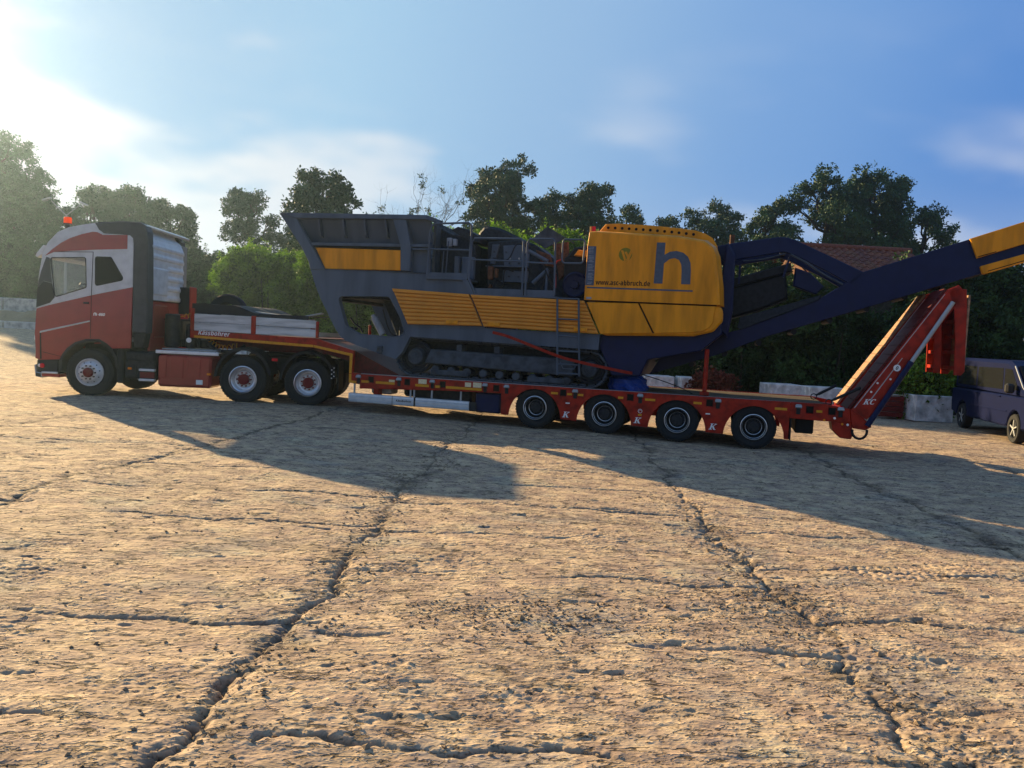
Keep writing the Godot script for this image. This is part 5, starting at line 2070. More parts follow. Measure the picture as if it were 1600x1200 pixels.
		m.prism(PackedVector2Array([at.call(0.1, -0.12), at.call(2.6, -0.08), at.call(2.6, -0.10), at.call(0.1, -0.14)]), zs - 0.042, zs - wd + 0.002)
		for k in 6:
			var c: Vector2 = at.call(0.25 + 0.44 * k, -0.2)
			m.box(Vector3(c.x - 0.03, c.y - 0.03, zs - wd + 0.002), Vector3(c.x + 0.03, c.y + 0.03, zs - 0.042))
		var ramp := put(m, "ramp", "trailer_red", t)
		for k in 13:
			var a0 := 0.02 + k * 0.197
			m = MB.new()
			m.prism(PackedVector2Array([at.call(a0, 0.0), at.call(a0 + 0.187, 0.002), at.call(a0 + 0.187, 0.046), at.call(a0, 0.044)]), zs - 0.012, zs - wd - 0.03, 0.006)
			sub(m, "ramp_plank", "ramp_wood" if side == 1 else "trailer_dark", ramp)  # twin ramps; near planks coloured dark to stand for the shade on them
		m = MB.new()
		m.prism(PackedVector2Array([at.call(0.1, -0.035), at.call(2.5, -0.012), at.call(2.5, -0.022), at.call(0.1, -0.05)]), zs + 0.004, zs - 0.03)
		m.prism(PackedVector2Array([at.call(0.35, -0.16), at.call(1.25, -0.13), at.call(1.25, -0.142), at.call(0.35, -0.178)]), zs + 0.003, zs - 0.03)
		sub(m, "worn_edge", "galv", ramp)
		# folded flap hanging from the top
		m = MB.new()
		for z in [zs, zs - wd + 0.04]:
			m.prism(P([7.12, 2.84, 7.20, 2.90, 7.38, 2.88, 7.41, 2.5, 7.45, 1.50, 7.40, 1.43, 7.29, 1.43, 7.27, 2.0, 7.22, 2.5]), z, z - 0.04, 0.006)
		for k in 5:
			m.box(Vector3(7.30, 1.52 + 0.27 * k, zs - wd + 0.042), Vector3(7.39, 1.58 + 0.27 * k, zs - 0.042))
		var flap := put(m, "ramp_flap", "trailer_red", t)
		for k in 7:
			m = MB.new()
			m.box(Vector3(7.415, 1.50 + 0.185 * k, zs - wd + 0.01), Vector3(7.45, 1.68 + 0.185 * k, zs - 0.012), 0.006)
			sub(m, "ramp_plank", "ramp_wood", flap)
		m = MB.new()
		m.tube([Vector3(6.0, 0.46, zs + 0.045), Vector3(6.62, 1.62, zs + 0.045)], 0.048, 12)
		put(m, "ramp_cylinder", "steel_blue", t)
		m = MB.new()
		m.tube([Vector3(6.5, 1.40, zs + 0.045), Vector3(7.18, 2.66, zs + 0.045)], 0.036, 12)
		put(m, "cylinder_rod", "galv", t)
	m = MB.new()
	m.rod(Vector3(6.41, 1.50, -0.02), 0.058, 0.006, Vector3.BACK, 24)
	var dc := put(m, "round_sign", "decal_white", t)
	m = MB.new()
	var el: Array = []
	for p in circle(Vector2.ZERO, 1.0, 14):
		el.append(Vector3(6.41 + p.x * 0.014 + p.y * 0.008, 1.50 + p.y * 0.026, -0.013))
	m.tube(el, 0.006, 5, true)
	sub(m, "sign_digit", "decal_black", dc)
	text("emblem_letter", "KC", 0.13, Vector3(5.89, 0.80, -0.019), "decal_white", t, true, 0.006, 0.5, Basis(Vector3.BACK, 0.05), "Droid Serif", 1.0)
	for q in [[6.12, 1.22], [6.03, 1.06], [6.32, 1.30]]:
		m = MB.new()
		m.rod(Vector3(q[0], q[1], -0.02), 0.018, 0.012, Vector3.BACK, 8)
		put(m, "bolt_head", "decal_white", t)
	org = Vector3.ZERO
	# what lies in the gooseneck's box
	org = Vector3(-7.5, 1.47, -0.6)
	var sp := thing("spare_wheel", "black spare tyre standing up in the trailer's gooseneck box", "tyre", in_frame(Vector3(-7.5, 1.47, -0.6)), TRAILER_TURN)
	m = MB.new()
	m.lathe([Vector2(0.24, -0.13), Vector2(0.40, -0.14), Vector2(0.44, -0.10), Vector2(0.452, -0.03), Vector2(0.452, 0.03), Vector2(0.44, 0.10), Vector2(0.40, 0.14), Vector2(0.24, 0.13), Vector2(0.24, -0.13)], Vector3(-7.5, 1.92, -0.6), Vector3(0.15, 0.1, 1).normalized(), 40)
	put(m, "tyre", "rubber", sp)
	org = Vector3(-7.4, 1.47, -0.4)
	m = MB.new()
	var top: Array = []
	var n := FastNoiseLite.new()
	n.seed = 3
	n.frequency = 1.6
	var nx := 26
	var ny := 10
	for i in nx + 1:
		var row: Array = []
		for j in ny + 1:
			var x := -8.02 + 2.95 * i / nx
			var u := float(j) / ny
			var zz := -0.03 - 1.6 * u
			var hgt: float = 2.11 - 0.03 * i / nx + 0.035 * n.get_noise_2d(x, zz * 1.5)
			if x > -6.9:
				hgt = lerpf(hgt, 1.94, smoothstep(-6.95, -6.3, x))
			row.append(Vector3(x, hgt, zz))
		top.append(row)
	for i in nx:
		for j in ny:
			m.quad(top[i][j], top[i + 1][j], top[i + 1][j + 1], top[i][j + 1], Vector3.UP)
		var lowa: float = 1.885 if i < 10 else 1.90 - 0.002 * i
		var lowb: float = 1.885 if i + 1 < 10 else 1.90 - 0.002 * (i + 1)
		m.quad(top[i][0], top[i + 1][0], Vector3(top[i + 1][0].x, minf(lowb, top[i + 1][0].y - 0.02), -0.025), Vector3(top[i][0].x, minf(lowa, top[i][0].y - 0.02), -0.025), Vector3.BACK)
	for j in ny:
		m.quad(top[0][j], top[0][j + 1], Vector3(-8.04, 1.6, top[0][j + 1].z), Vector3(-8.04, 1.6, top[0][j].z), Vector3.LEFT)
	var tp := put(m, "dark_tarpaulin", "tarp_black", self)
	tp.transform = Transform3D(Basis(Vector3.UP, TRAILER_TURN), in_frame(Vector3.ZERO))
	tag(tp, "black tarpaulin stretched over the load in the gooseneck box", "tarpaulin")
	var k := 0
	for q in [[-6.7, 1.99, -5.2, 1.86, -0.35, "weathered plank leaning out of the gooseneck box, nearer one"], [-5.9, 1.84, -5.1, 2.02, -0.55, "weathered plank leaning out of the gooseneck box, farther one"]]:
		m = MB.new()
		org = Vector3((q[0] + q[2]) / 2.0, (q[1] + q[3]) / 2.0, q[4])
		m.bar(Vector3(q[0], q[1], q[4]), Vector3(q[2], q[3], q[4] - 0.1), 0.14, 0.03, 0.004)
		var pl := put(m, numbered("loose_plank"), "board_grey", self)
		pl.transform = Transform3D(Basis(Vector3.UP, TRAILER_TURN), in_frame(Vector3.ZERO))
		tag(pl, q[5], "plank")
		k += 1
	org = Vector3.ZERO


# ------------------------------------------------------------------ the crusher on the trailer

func across(m: MB):
	# polygons drawn in (z, y) and pushed along -x
	m.xf = Transform3D(Basis(Vector3(0, 0, 1), Vector3(0, 1, 0), Vector3(-1, 0, 0)), Vector3.ZERO)


func crusher():
	org = Vector3(-0.8, 0.785, -1.25)
	var t := thing("mobile_crusher", "yellow and blue-grey tracked stone crusher loaded on the low-bed trailer", "crusher", in_frame(org), TRAILER_TURN)
	var W := -2.5
	var m: MB
	var o: MeshInstance3D
	# ---- main side plates with the rounded opening
	var side := P([-5.05, 2.93, -4.93, 2.62, -4.80, 2.34, -4.62, 2.04, -4.44, 1.74, -4.30, 1.55, -4.14, 1.45, -3.86, 1.36, -3.27, 1.20, -3.0, 1.13, -2.86, 1.28, -2.7, 1.61, 1.2, 1.54, 1.21, 1.84, -1.1, 1.86, -1.37, 2.46, -1.52, 2.78, -2.38, 2.82, -2.4, 2.90, -2.76, 2.92])
	var hole := MB.rounded(P([-4.40, 2.39, -3.20, 2.42, -2.94, 2.01, -2.80, 1.66, -3.05, 1.58, -3.86, 1.61, -4.17, 1.76]), 0.11, 5)
	for q in [[0.0, -0.14], [W + 0.14, W]]:
		m = MB.new()
		m.plate(side, [hole], q[0], q[1])
		put(m, "side_frame", "steel_grey", t)
	m = MB.new()
	var lip: Array = []
	for p in hole:
		lip.append(Vector3(p.x, p.y, 0.0))
	m.tube(lip, 0.012, 6, true)
	put(m, "opening_rim", "steel_grey", t)
	m = MB.new()
	m.prism(P([-5.06, 2.955, -2.42, 2.915, -2.42, 2.895, -5.05, 2.935]), 0.012, -0.05)
	put(m, "weld_seam", "steel_dusty", t)
	m = MB.new()
	for q in [[-2.45, 0.02], [-4.6, 0.02]]:
		pass
	var sh: Array = []
	for p in circle(Vector2(-3.36, 1.29), 0.055, 16):
		sh.append(Vector3(p.x, p.y * 1.0, 0.03))
	m.tube(sh, 0.016, 8, true)
	m.box(Vector3(-3.42, 1.33, -0.01), Vector3(-3.30, 1.39, 0.05), 0.01)
	put(m, "lifting_shackle", "steel_dusty", t)
	# inside the opening: strut, cylinder, hoses
	m = MB.new()
	m.bar(Vector3(-3.75, 2.45, -1.1), Vector3(-3.35, 1.62, -1.1), 0.16, 0.22, 0.02)
	m.box(Vector3(-4.5, 2.36, W + 0.2), Vector3(-2.2, 2.62, -0.25), 0.02)
	m.box(Vector3(-2.95, 1.9, -1.2), Vector3(-2.6, 2.1, -0.4), 0.05)
	m.rod(Vector3(-3.0, 2.08, -0.8), 0.14, 0.35, Vector3.BACK, 20, 0.02)
	m.box(Vector3(-3.05, 1.6, -0.9), Vector3(-2.75, 1.82, -0.2), 0.02)
	put(m, "feeder_frame", "machine_dark", t)
	m = MB.new()
	m.tube([Vector3(-3.72, 1.98, -0.4), Vector3(-3.50, 1.62, -0.4)], 0.075, 14)
	m.tube([Vector3(-3.75, 2.03, -0.4), Vector3(-3.72, 1.98, -0.4)], 0.05, 10)
	put(m, "feeder_cylinder", "decal_pale", t)
	m = MB.new()
	m.tube(smooth_path([Vector3(-3.5, 2.15, -0.35), Vector3(-3.35, 1.8, -0.3), Vector3(-3.2, 1.63, -0.28), Vector3(-2.95, 1.62, -0.25)], 6), 0.014, 6)
	m.tube(smooth_path([Vector3(-4.28, 1.95, -0.4), Vector3(-4.15, 1.83, -0.35), Vector3(-4.0, 1.75, -0.3), Vector3(-3.9, 1.65, -0.25)], 6), 0.018, 6)
	m.rod(Vector3(-4.12, 1.73, -0.2), 0.035, 0.06, Vector3.BACK, 10)
	m.rod(Vector3(-4.02, 1.72, -0.2), 0.03, 0.06, Vector3.BACK, 10)
	put(m, "hydraulic_hose", "hose_black", t)
	# ---- hopper
	m = MB.new()
	m.prism(P([-5.84, 4.11, -5.40, 4.00, -5.33, 3.86, -5.24, 3.72, -5.02, 3.40, -4.715, 2.93, -5.05, 2.93, -5.10, 3.10, -5.29, 3.41, -5.55, 3.74]), 0.02, -0.10, 0.012)
	m.prism(P([-5.84, 4.11, -5.40, 4.00, -5.33, 3.86, -5.24, 3.72, -5.02, 3.40, -4.715, 2.93, -5.05, 2.93, -5.10, 3.10, -5.29, 3.41, -5.55, 3.74]), W + 0.10, W - 0.02, 0.012)
	put(m, "hopper_post", "steel_grey", t)
	m = MB.new()
	for q in [[0.05, -0.10], [W + 0.10, W - 0.05]]:
		m.prism(P([-5.84, 4.115, -5.44, 3.995, -2.45, 3.985, -2.16, 3.90, -2.12, 3.97, -2.43, 4.075]), q[0], q[1], 0.012)
	m.box(Vector3(-5.83, 4.03, W + 0.1), Vector3(-5.72, 4.105, -0.1), 0.01)
	put(m, "hopper_rim", "steel_grey", t)
	for q in [[0.025, -0.16], [W + 0.16, W - 0.025]]:
		m = MB.new()
		m.prism(P([-3.19, 4.0, -2.985, 3.43, -2.965, 2.95, -2.755, 2.94, -2.755, 3.43, -2.89, 4.0]), q[0], q[1], 0.012)
		put(m, "hopper_rib", "steel_grey", t)
	for q in [1.0, -1.0]:
		var zc := 0.0 if q > 0.0 else W
		m = MB.new()
		across(m)
		m.prism(P([zc - 0.05 * q, 4.0, zc - 0.25 * q, 3.52, zc - 0.29 * q, 3.53, zc - 0.10 * q, 4.01]), 5.50, 2.38)
		m.prism(P([zc - 0.25 * q, 3.52, zc - 0.02 * q, 3.50, zc - 0.02 * q, 3.44, zc - 0.29 * q, 3.44]), 5.15, 2.38, 0.008)
		put(m, "hopper_wall", "steel_grey", t)
		m = MB.new()
		across(m)
		m.prism(P([zc - 0.10 * q, 3.46, zc - 0.13 * q, 2.90, zc - 0.17 * q, 2.90, zc - 0.16 * q, 3.46]), 5.1, 2.38)
		put(m, "hopper_lower_wall", "steel_grey", t)
		for k in 4:
			var x: float = [-4.92, -4.35, -3.86, -3.38][k]
			m = MB.new()
			across(m)
			m.prism(P([zc + 0.01 * q, 4.0, zc - 0.03 * q, 3.80, zc - 0.10 * q, 3.66, zc - 0.20 * q, 3.62, zc - 0.08 * q, 4.0]), -x, -x - 0.045)
			put(m, "hopper_gusset", "steel_grey", t)
	m = MB.new()
	m.prism(P([-4.985, 3.40, -3.0, 3.375, -2.985, 2.955, -4.725, 2.945]), -0.045, -0.09, 0.015)
	put(m, "hopper_panel", "machine_yellow", t)
	m = MB.new()
	m.prism(P([-5.06, 3.47, -2.99, 3.45, -3.0, 3.39, -5.0, 3.415]), -0.03, -0.09)
	put(m, "panel_gap", "hole", t)
	m = MB.new()
	m.prism(P([-5.80, 4.08, -5.76, 4.10, -4.45, 2.3, -4.52, 2.28]), -0.10, W + 0.10)
	m.prism(P([-2.40, 3.98, -2.34, 3.98, -2.34, 2.9, -2.40, 2.9]), -0.28, W + 0.28)
	m.prism(P([-4.5, 2.45, -2.4, 2.75, -2.4, 2.70, -4.5, 2.40]), -0.28, W + 0.28)
	put(m, "hopper_chute", "steel_dusty", t)
	m = MB.new()
	m.box(Vector3(-2.74, 3.38, -0.14), Vector3(-2.38, 3.41, 0.0), 0.004)
	m.box(Vector3(-2.73, 2.92, -0.2), Vector3(-2.40, 3.36, -0.12), 0.02)
	put(m, "bay_panel", "steel_grey", t)
	# ---- yellow ribbed panels, each rib a piece
	var panels := [[-3.11, 2.58, -2.735, 1.865, -1.45, 2.515, -1.145, 1.895], [-1.405, 2.51, -1.10, 1.885, 0.875, 2.465, 1.195, 1.845]]
	for pi in 2:
		var q: Array = panels[pi]
		var tl := Vector2(q[0], q[1])
		var bl := Vector2(q[2], q[3])
		var tr := Vector2(q[4], q[5])
		var br := Vector2(q[6], q[7])
		m = MB.new()
		m.prism(PackedVector2Array([bl, br, tr, tl]), 0.035, -0.01)
		var pan := put(m, "ribbed_panel", "yellow_dusty", t)
		for k in 9:
			var a := k / 9.0 + 0.005
			var b := (k + 1) / 9.0 - 0.006
			if k == 8:
				b = 1.0
			m = MB.new()
			var pts := PackedVector2Array([tl.lerp(bl, b), tr.lerp(br, b), tr.lerp(br, a), tl.lerp(bl, a)])
			m.prism(pts, 0.085 if k > 0 else 0.095, 0.03, 0.018 if k > 0 else 0.01)
			sub(m, "rib", "yellow_dusty", pan)
		for c in ([[0.62, 0.94]] if pi == 0 else [[0.10, 0.94], [0.86, 0.93]]):
			var p := tl.lerp(bl, c[1]).lerp(tr.lerp(br, c[1]), c[0])
			m = MB.new()
			m.box(Vector3(p.x - 0.13, p.y - 0.02, 0.08), Vector3(p.x + 0.13, p.y + 0.055, 0.115), 0.01)
			sub(m, "catch", "machine_yellow", pan)
	# ---- engine hood
	var fa := P([0.885, 2.485, 3.335, 2.475, 3.30, 2.80, 3.20, 3.38, 3.14, 3.51, 3.0, 3.60, 2.55, 3.67, 1.04, 3.76, 0.92, 3.745, 0.895, 3.50])
	var fb := P([0.86, 2.48, 3.46, 2.46, 3.43, 2.82, 3.34, 3.36, 3.26, 3.54, 3.09, 3.66, 2.57, 3.74, 1.04, 3.815, 0.895, 3.80, 0.87, 3.50])
	m = MB.new()
	m.cap(MB.ccw(fa), 0.05, 1)
	var f2 := P([])
	for i in fa.size():
		f2.append(fa[i].lerp(fb[i], 0.45))
	m.skirt2(fa, 0.05, f2, 0.02, 1.0)
	m.skirt(f2, 0.02, fb, -0.14, false, true)
	m.skirt(fb, -0.14, fb, W + 0.14, false, true)
	m.cap(MB.ccw(fb), W + 0.14, -1)
	m.prism(P([0.985, 3.79, 1.15, 3.985, 1.4, 3.995, 2.0, 3.965, 2.55, 3.915, 2.85, 3.875, 3.03, 3.82, 3.17, 3.74, 3.27, 3.58, 3.2, 3.4, 1.2, 3.4]), -0.36, W + 0.36, 0.012)
	var hood := put(m, "engine_hood", "machine_yellow", t)
	for k in 13:
		var f := k / 12.0
		m = MB.new()
		var x := lerpf(1.20, 2.82, f)
		m.rod(Vector3(x, lerpf(3.91, 3.80, f * f * 0.6 + f * 0.4), -0.37), 0.028, 0.0135, Vector3.BACK, 12)
		sub(m, "vent_hole", "hole", hood)
	for k in 9:
		var f := k / 8.0
		m = MB.new()
		var x := lerpf(1.18, 2.62, f)
		m.rod(Vector3(x, lerpf(3.808, 3.738, f) - 0.008 + 0.004 * sin(f * PI), -0.20), 0.03, 0.012, Vector3.UP, 12)
		sub(m, "vent_hole", "hole", hood)
	var la := P([0.93, 2.44, 1.905, 2.45, 2.205, 1.905, 1.225, 1.845])
	var lb := P([1.935, 2.45, 3.315, 2.445, 3.29, 2.15, 3.24, 2.06, 3.13, 1.985, 2.92, 1.945, 2.24, 1.905])
	m = MB.new()
	m.prism(la, 0.045, -0.02, 0.01)
	put(m, "hood_door", "machine_yellow", t)
	m = MB.new()
	m.prism(lb, 0.045, -0.02, 0.012)
	put(m, "hood_door", "machine_yellow", t)
	m = MB.new()
	m.prism(MB.rounded(P([0.95, 2.47, 3.45, 2.455, 3.455, 2.18, 3.30, 1.98, 2.95, 1.885, 1.25, 1.82]), 0.16), 0.018, W + 0.1, 0.035)
	put(m, "hood_lower_body", "machine_yellow", t)
	m = MB.new()
	m.prism(P([0.87, 2.485, 3.33, 2.475, 3.33, 2.45, 0.87, 2.455]), 0.02, -0.02)
	m.prism(P([1.905, 2.45, 1.935, 2.45, 2.24, 1.905, 2.205, 1.905]), 0.02, -0.02)
	put(m, "hood_gap", "hole", t)
	# lettering and marks on the hood
	text("web_lettering", "www.asc-abbruch.de", 0.128, Vector3(1.085, 2.745, 0.05), "decal_black", t, true, 0.005, 0.0, Basis.IDENTITY, "Droid Sans", 0.80)
	m = MB.new()
	m.prism(P([0.92, 2.735, 2.89, 2.725, 2.89, 2.695, 0.92, 2.705]), 0.054, 0.03)
	put(m, "grey_line", "decal_grey", t)
	# the big lower-case letter
	m = MB.new()
	var st := P([2.175, 2.83, 2.335, 2.83, 2.345, 3.585, 2.19, 3.585])
	m.prism(st, 0.055, 0.03)
	var oa := PackedVector2Array()
	for q in [[2.34, 3.36], [2.44, 3.42], [2.56, 3.435], [2.68, 3.405], [2.77, 3.33], [2.82, 3.22], [2.835, 3.08], [2.84, 2.83], [2.675, 2.83], [2.67, 3.08], [2.655, 3.19], [2.61, 3.27], [2.53, 3.305], [2.44, 3.285], [2.34, 3.20]]:
		oa.append(Vector2(q[0], q[1]))
	m.prism(oa, 0.0555, 0.03)
	put(m, "big_letter_h", "decal_grey", t)
	m = MB.new()
	m.prism(circle(Vector2(1.62, 3.355), 0.125, 28), 0.053, 0.04)
	var lg := put(m, "round_emblem", "decal_olive", t)
	m = MB.new()
	m.prism(P([1.53, 3.43, 1.575, 3.43, 1.635, 3.26, 1.61, 3.22]), 0.055, 0.045)
	m.prism(P([1.715, 3.45, 1.755, 3.42, 1.66, 3.17, 1.62, 3.22]), 0.0555, 0.045)
	m.prism(P([1.60, 3.40, 1.64, 3.41, 1.695, 3.30, 1.66, 3.28]), 0.0545, 0.045)
	sub(m, "emblem_letter", "machine_yellow", lg)
	m = MB.new()
	m.prism(P([0.905, 3.50, 1.06, 3.50, 1.05, 2.76, 0.885, 2.76]), 0.053, 0.04)
	var stp := put(m, "notice_strip", "decal_grey", t)
	var r := RandomNumberGenerator.new()
	r.seed = 12
	for k in 26:
		var y := 3.475 - k * 0.0275
		if k % 6 == 5:
			continue
		m = MB.new()
		m.box(Vector3(0.915 + r.randf() * 0.02, y, 0.05), Vector3(1.0 + r.randf() * 0.045, y + 0.011, 0.055))
		sub(m, "text_line", "decal_pale", stp)
	m = MB.new()
	m.box(Vector3(0.92, 2.50, 0.04), Vector3(1.02, 2.54, 0.054))
	put(m, "small_plate", "decal_pale", t)
	m = MB.new()
	m.box(Vector3(0.86, 3.68, -0.3), Vector3(0.90, 3.92, -0.26), 0.006)
	put(m, "flag_holder", "yellow_dusty", t)
	m = MB.new()
	m.box(Vector3(0.885, 3.80, -0.275), Vector3(0.97, 3.92, -0.265))
	put(m, "warning_tag", "lamp_red", t)
	# ---- tracks
	var loop: Array = []
	var ca := Vector2(-2.62, 1.205)
	var ra := 0.395
	var cb := Vector2(1.02, 1.15)
	var rb := 0.345
	var ang := atan2((ca.y + ra) - (cb.y + rb), cb.x - ca.x)
	for k in 31:
		var a := lerpf(PI * 1.5, PI * 0.5, k / 30.0)
		loop.append(ca + Vector2(cos(a), sin(a)) * ra)
	loop.append(Vector2(-0.8, 1.565))
	for k in 31:
		var a := lerpf(PI * 0.5, -PI * 0.5, k / 30.0)
		loop.append(cb + Vector2(cos(a), sin(a)) * rb)
	loop.append(loop[0])
	var total := 0.0
	for i in loop.size() - 1:
		total += loop[i].distance_to(loop[i + 1])
	var count := 52
	var shoe := MB.new()
	shoe.box(Vector3(-0.088, -0.022, -0.22), Vector3(0.088, 0.012, 0.22), 0.006)
	shoe.box(Vector3(-0.016, 0.012, -0.22), Vector3(0.012, 0.034, 0.22), 0.004)
	shoe.box(Vector3(-0.07, -0.055, -0.08), Vector3(0.07, -0.022, 0.08), 0.01)
	shoe.box(Vector3(-0.085, 0.012, -0.22), Vector3(-0.07, 0.022, 0.22), 0.003)
	var shoe_mesh := shoe.mesh()
	for side2 in 2:
		var z := -0.30 if side2 == 0 else W + 0.30
		for k in count:
			var want := total * k / count
			var i := 0
			while want > loop[i].distance_to(loop[i + 1]) and i < loop.size() - 2:
				want -= loop[i].distance_to(loop[i + 1])
				i += 1
			var d: Vector2 = (loop[i + 1] - loop[i]).normalized()
			var p: Vector2 = loop[i] + d * want
			var ms := MeshInstance3D.new()
			ms.name = "track_shoe"
			ms.mesh = shoe_mesh
			ms.material_override = mat.steel_dusty
			ms.transform = Transform3D(Basis(Vector3(d.x, d.y, 0), Vector3(-d.y, d.x, 0), Vector3.BACK), Vector3(p.x, p.y, z) - org)
			t.add_child(ms, true)
		var near := 1.0 if side2 == 0 else -1.0
		for q in [[ca, 0.34, 0.165], [cb, 0.29, 0.15]]:
			m = MB.new()
			var c := Vector3(q[0].x, q[0].y, z - 0.12 * near)
			var ax := Vector3(0, 0, near)
			m.lathe([Vector2(q[1], 0.0), Vector2(q[1], 0.20), Vector2(q[1] - 0.05, 0.22), Vector2(q[1] - 0.07, 0.17), Vector2(q[2] + 0.03, 0.16)], c, ax, 32)
			o = put(m, "track_wheel", "machine_dark", t)
			m = MB.new()
			m.lathe([Vector2(q[2] + 0.03, 0.16), Vector2(q[2], 0.30), Vector2(q[2] - 0.02, 0.315), Vector2(q[2] - 0.08, 0.31), Vector2(q[2] - 0.09, 0.325), Vector2(0, 0.325)], c, ax, 12)
			for k in 6:
				var a := TAU * k / 6
				m.rod(c + ax * 0.31 + Vector3(cos(a), sin(a), 0) * (q[2] - 0.04), 0.013, 0.02, ax, 6)
			sub(m, "wheel_hub", "steel_dusty", o)
		m = MB.new()
		var zf := z + 0.21 * near
		m.prism(P([-2.27, 1.375, 0.72, 1.325, 0.70, 1.0, -2.40, 1.085]), maxf(zf, zf - 0.4 * near), minf(zf, zf - 0.4 * near), 0.02)
		put(m, "track_beam", "steel_dusty", t)
		for k in 9:
			m = MB.new()
			var x := -2.18 + k * 0.345
			m.rod(Vector3(x, 0.965 - 0.008 * k, z - 0.16), 0.085, 0.32, Vector3.BACK, 16, 0.02)
			put(m, "track_roller", "steel_dusty", t)
		for q in [[-2.25, -1.45, 0.965, 0.855], [-0.2, 0.55, 0.945, 0.84]]:
			m = MB.new()
			m.box(Vector3(q[0], q[3], zf - 0.03 * near), Vector3(q[1], q[2], zf), 0.01)
			put(m, "chain_guard", "steel_dusty", t)
		for x in [-1.66, -0.86]:
			m = MB.new()
			m.box(Vector3(x - 0.06, 1.36, z - 0.1), Vector3(x + 0.06, 1.50, zf - 0.02 * near), 0.012)
			put(m, "carrier_roller", "steel_dusty", t)
	m = MB.new()
	m.box(Vector3(-2.6, 1.12, W + 0.55), Vector3(1.2, 1.62, -0.55), 0.02)
	m.prism(P([-2.7, 1.615, 1.2, 1.545, 1.2, 1.49, -2.72, 1.555]), -0.14, W + 0.14)
	put(m, "undercarriage_frame", "machine_dark", t)
	# ---- platforms with railings
	m = MB.new()
	m.box(Vector3(-2.39, 2.79, -0.62), Vector3(-1.50, 2.825, 0.06), 0.006)
	m.box(Vector3(-2.39, 2.83, 0.03), Vector3(-1.50, 2.93, 0.045))
	put(m, "platform", "steel_grey", t)
	m = MB.new()
	m.box(Vector3(-1.40, 2.49, -0.62), Vector3(0.34, 2.525, 0.06), 0.006)
	m.box(Vector3(-1.33, 2.528, 0.03), Vector3(-0.37, 2.64, 0.045))
	m.box(Vector3(-0.27, 2.528, 0.03), Vector3(0.29, 2.64, 0.045))
	m.prism(P([-1.60, 2.79, -1.48, 2.79, -1.33, 2.50, -1.42, 2.50]), 0.055, -0.02)
	put(m, "platform", "steel_grey", t)
	var rails := [
		[[-2.36, 2.86, -2.345, 3.70, -2.30, 3.86, -2.22, 3.90, -1.52, 3.925, -1.46, 3.88, -1.455, 3.70, -1.48, 2.9], [-2.345, 3.395, -1.465, 3.385]],
		[[-1.30, 2.50, -1.47, 2.83, -1.435, 3.52, -1.385, 3.62, -0.42, 3.62, -0.375, 3.56, -0.35, 2.50], [-1.45, 3.20, -0.365, 3.185]],
		[[-0.29, 2.50, -0.295, 3.54, -0.25, 3.62, 0.21, 3.625, 0.26, 3.55, 0.295, 2.55], [-0.29, 3.17, 0.275, 3.155]]]
	for q in rails:
		var pts: Array = []
		for p in PackedVector2Array(P(q[0])):
			pts.append(Vector3(p.x, p.y, 0.05))
		m = MB.new()
		m.tube(pts, 0.021, 8)
		o = put(m, "railing", "steel_grey", t)
		m = MB.new()
		m.tube([Vector3(q[1][0], q[1][1], 0.05), Vector3(q[1][2], q[1][3], 0.05)], 0.017, 8)
		sub(m, "middle_rail", "steel_grey", o)
	m = MB.new()
	var lp: Array = []
	for p in MB.rounded(P([0.41, 3.17, 0.82, 3.17, 0.84, 3.62, 0.41, 3.62]), 0.07, 4):
		lp.append(Vector3(p.x, p.y, 0.05))
	m.tube(lp, 0.018, 8, true)
	put(m, "railing", "steel_grey", t)
	# ---- the jaw crusher and machinery behind the railings
	m = MB.new()
	m.prism(P([-2.34, 2.82, -1.55, 2.82, -1.55, 3.55, -1.75, 3.70, -2.1, 3.78, -2.34, 3.90]), -0.55, -0.9, 0.02)
	m.prism(P([-2.1, 3.86, -1.75, 3.66, -1.45, 3.60, -1.42, 3.70, -1.75, 3.88, -1.95, 3.93]), -0.5, -1.6, 0.01)
	m.prism(P([-1.35, 2.50, 0.35, 2.47, 0.35, 2.90, 0.1, 3.30, -0.35, 3.62, -0.7, 3.72, -1.38, 3.66]), -0.75, W + 0.6, 0.03)
	put(m, "jaw_housing", "machine_dark", t)
	m = MB.new()
	m.prism(P([-2.36, 2.80, 0.34, 2.50, 0.34, 3.2, -0.3, 3.5, -1.4, 3.55, -2.3, 3.7]), -1.3, -1.36)
	put(m, "back_plate", "machine_dark", t)
	m = MB.new()
	m.prism(P([-1.02, 3.58, -0.98, 3.15, -0.45, 3.15, -0.45, 3.50, -0.62, 3.60]), -0.72, -0.76, 0.01)
	m.prism(P([-1.0, 3.08, -0.45, 3.07, -0.46, 2.85, -1.0, 2.85]), -0.72, -0.76, 0.01)
	m.box(Vector3(-1.35, 3.135, -0.75), Vector3(-0.45, 3.16, -0.6), 0.004)
	m.box(Vector3(-1.0, 2.83, -0.75), Vector3(-0.45, 2.85, -0.6), 0.004)
	m.prism(P([-1.25, 3.6, -1.1, 3.6, -1.18, 3.2, -1.28, 3.2]), -0.70, -0.76, 0.01)
	put(m, "jaw_plate", "steel_grey", t)
	for k in 10:
		m = MB.new()
		var bx: float = [-0.86, -0.66, -0.86, -0.66, -0.86, -0.66, -1.2, -1.28, -0.55, -0.95][k]
		var by: float = [3.32, 3.32, 3.22, 3.22, 2.95, 2.95, 3.45, 3.3, 3.4, 3.45][k]
		m.rod(Vector3(bx, by, -0.725), 0.022, 0.03, Vector3.BACK, 6)
		put(m, "bolt_head", "galv" if k < 2 else "steel_dusty", t)
	m = MB.new()
	var dome := PackedVector2Array()
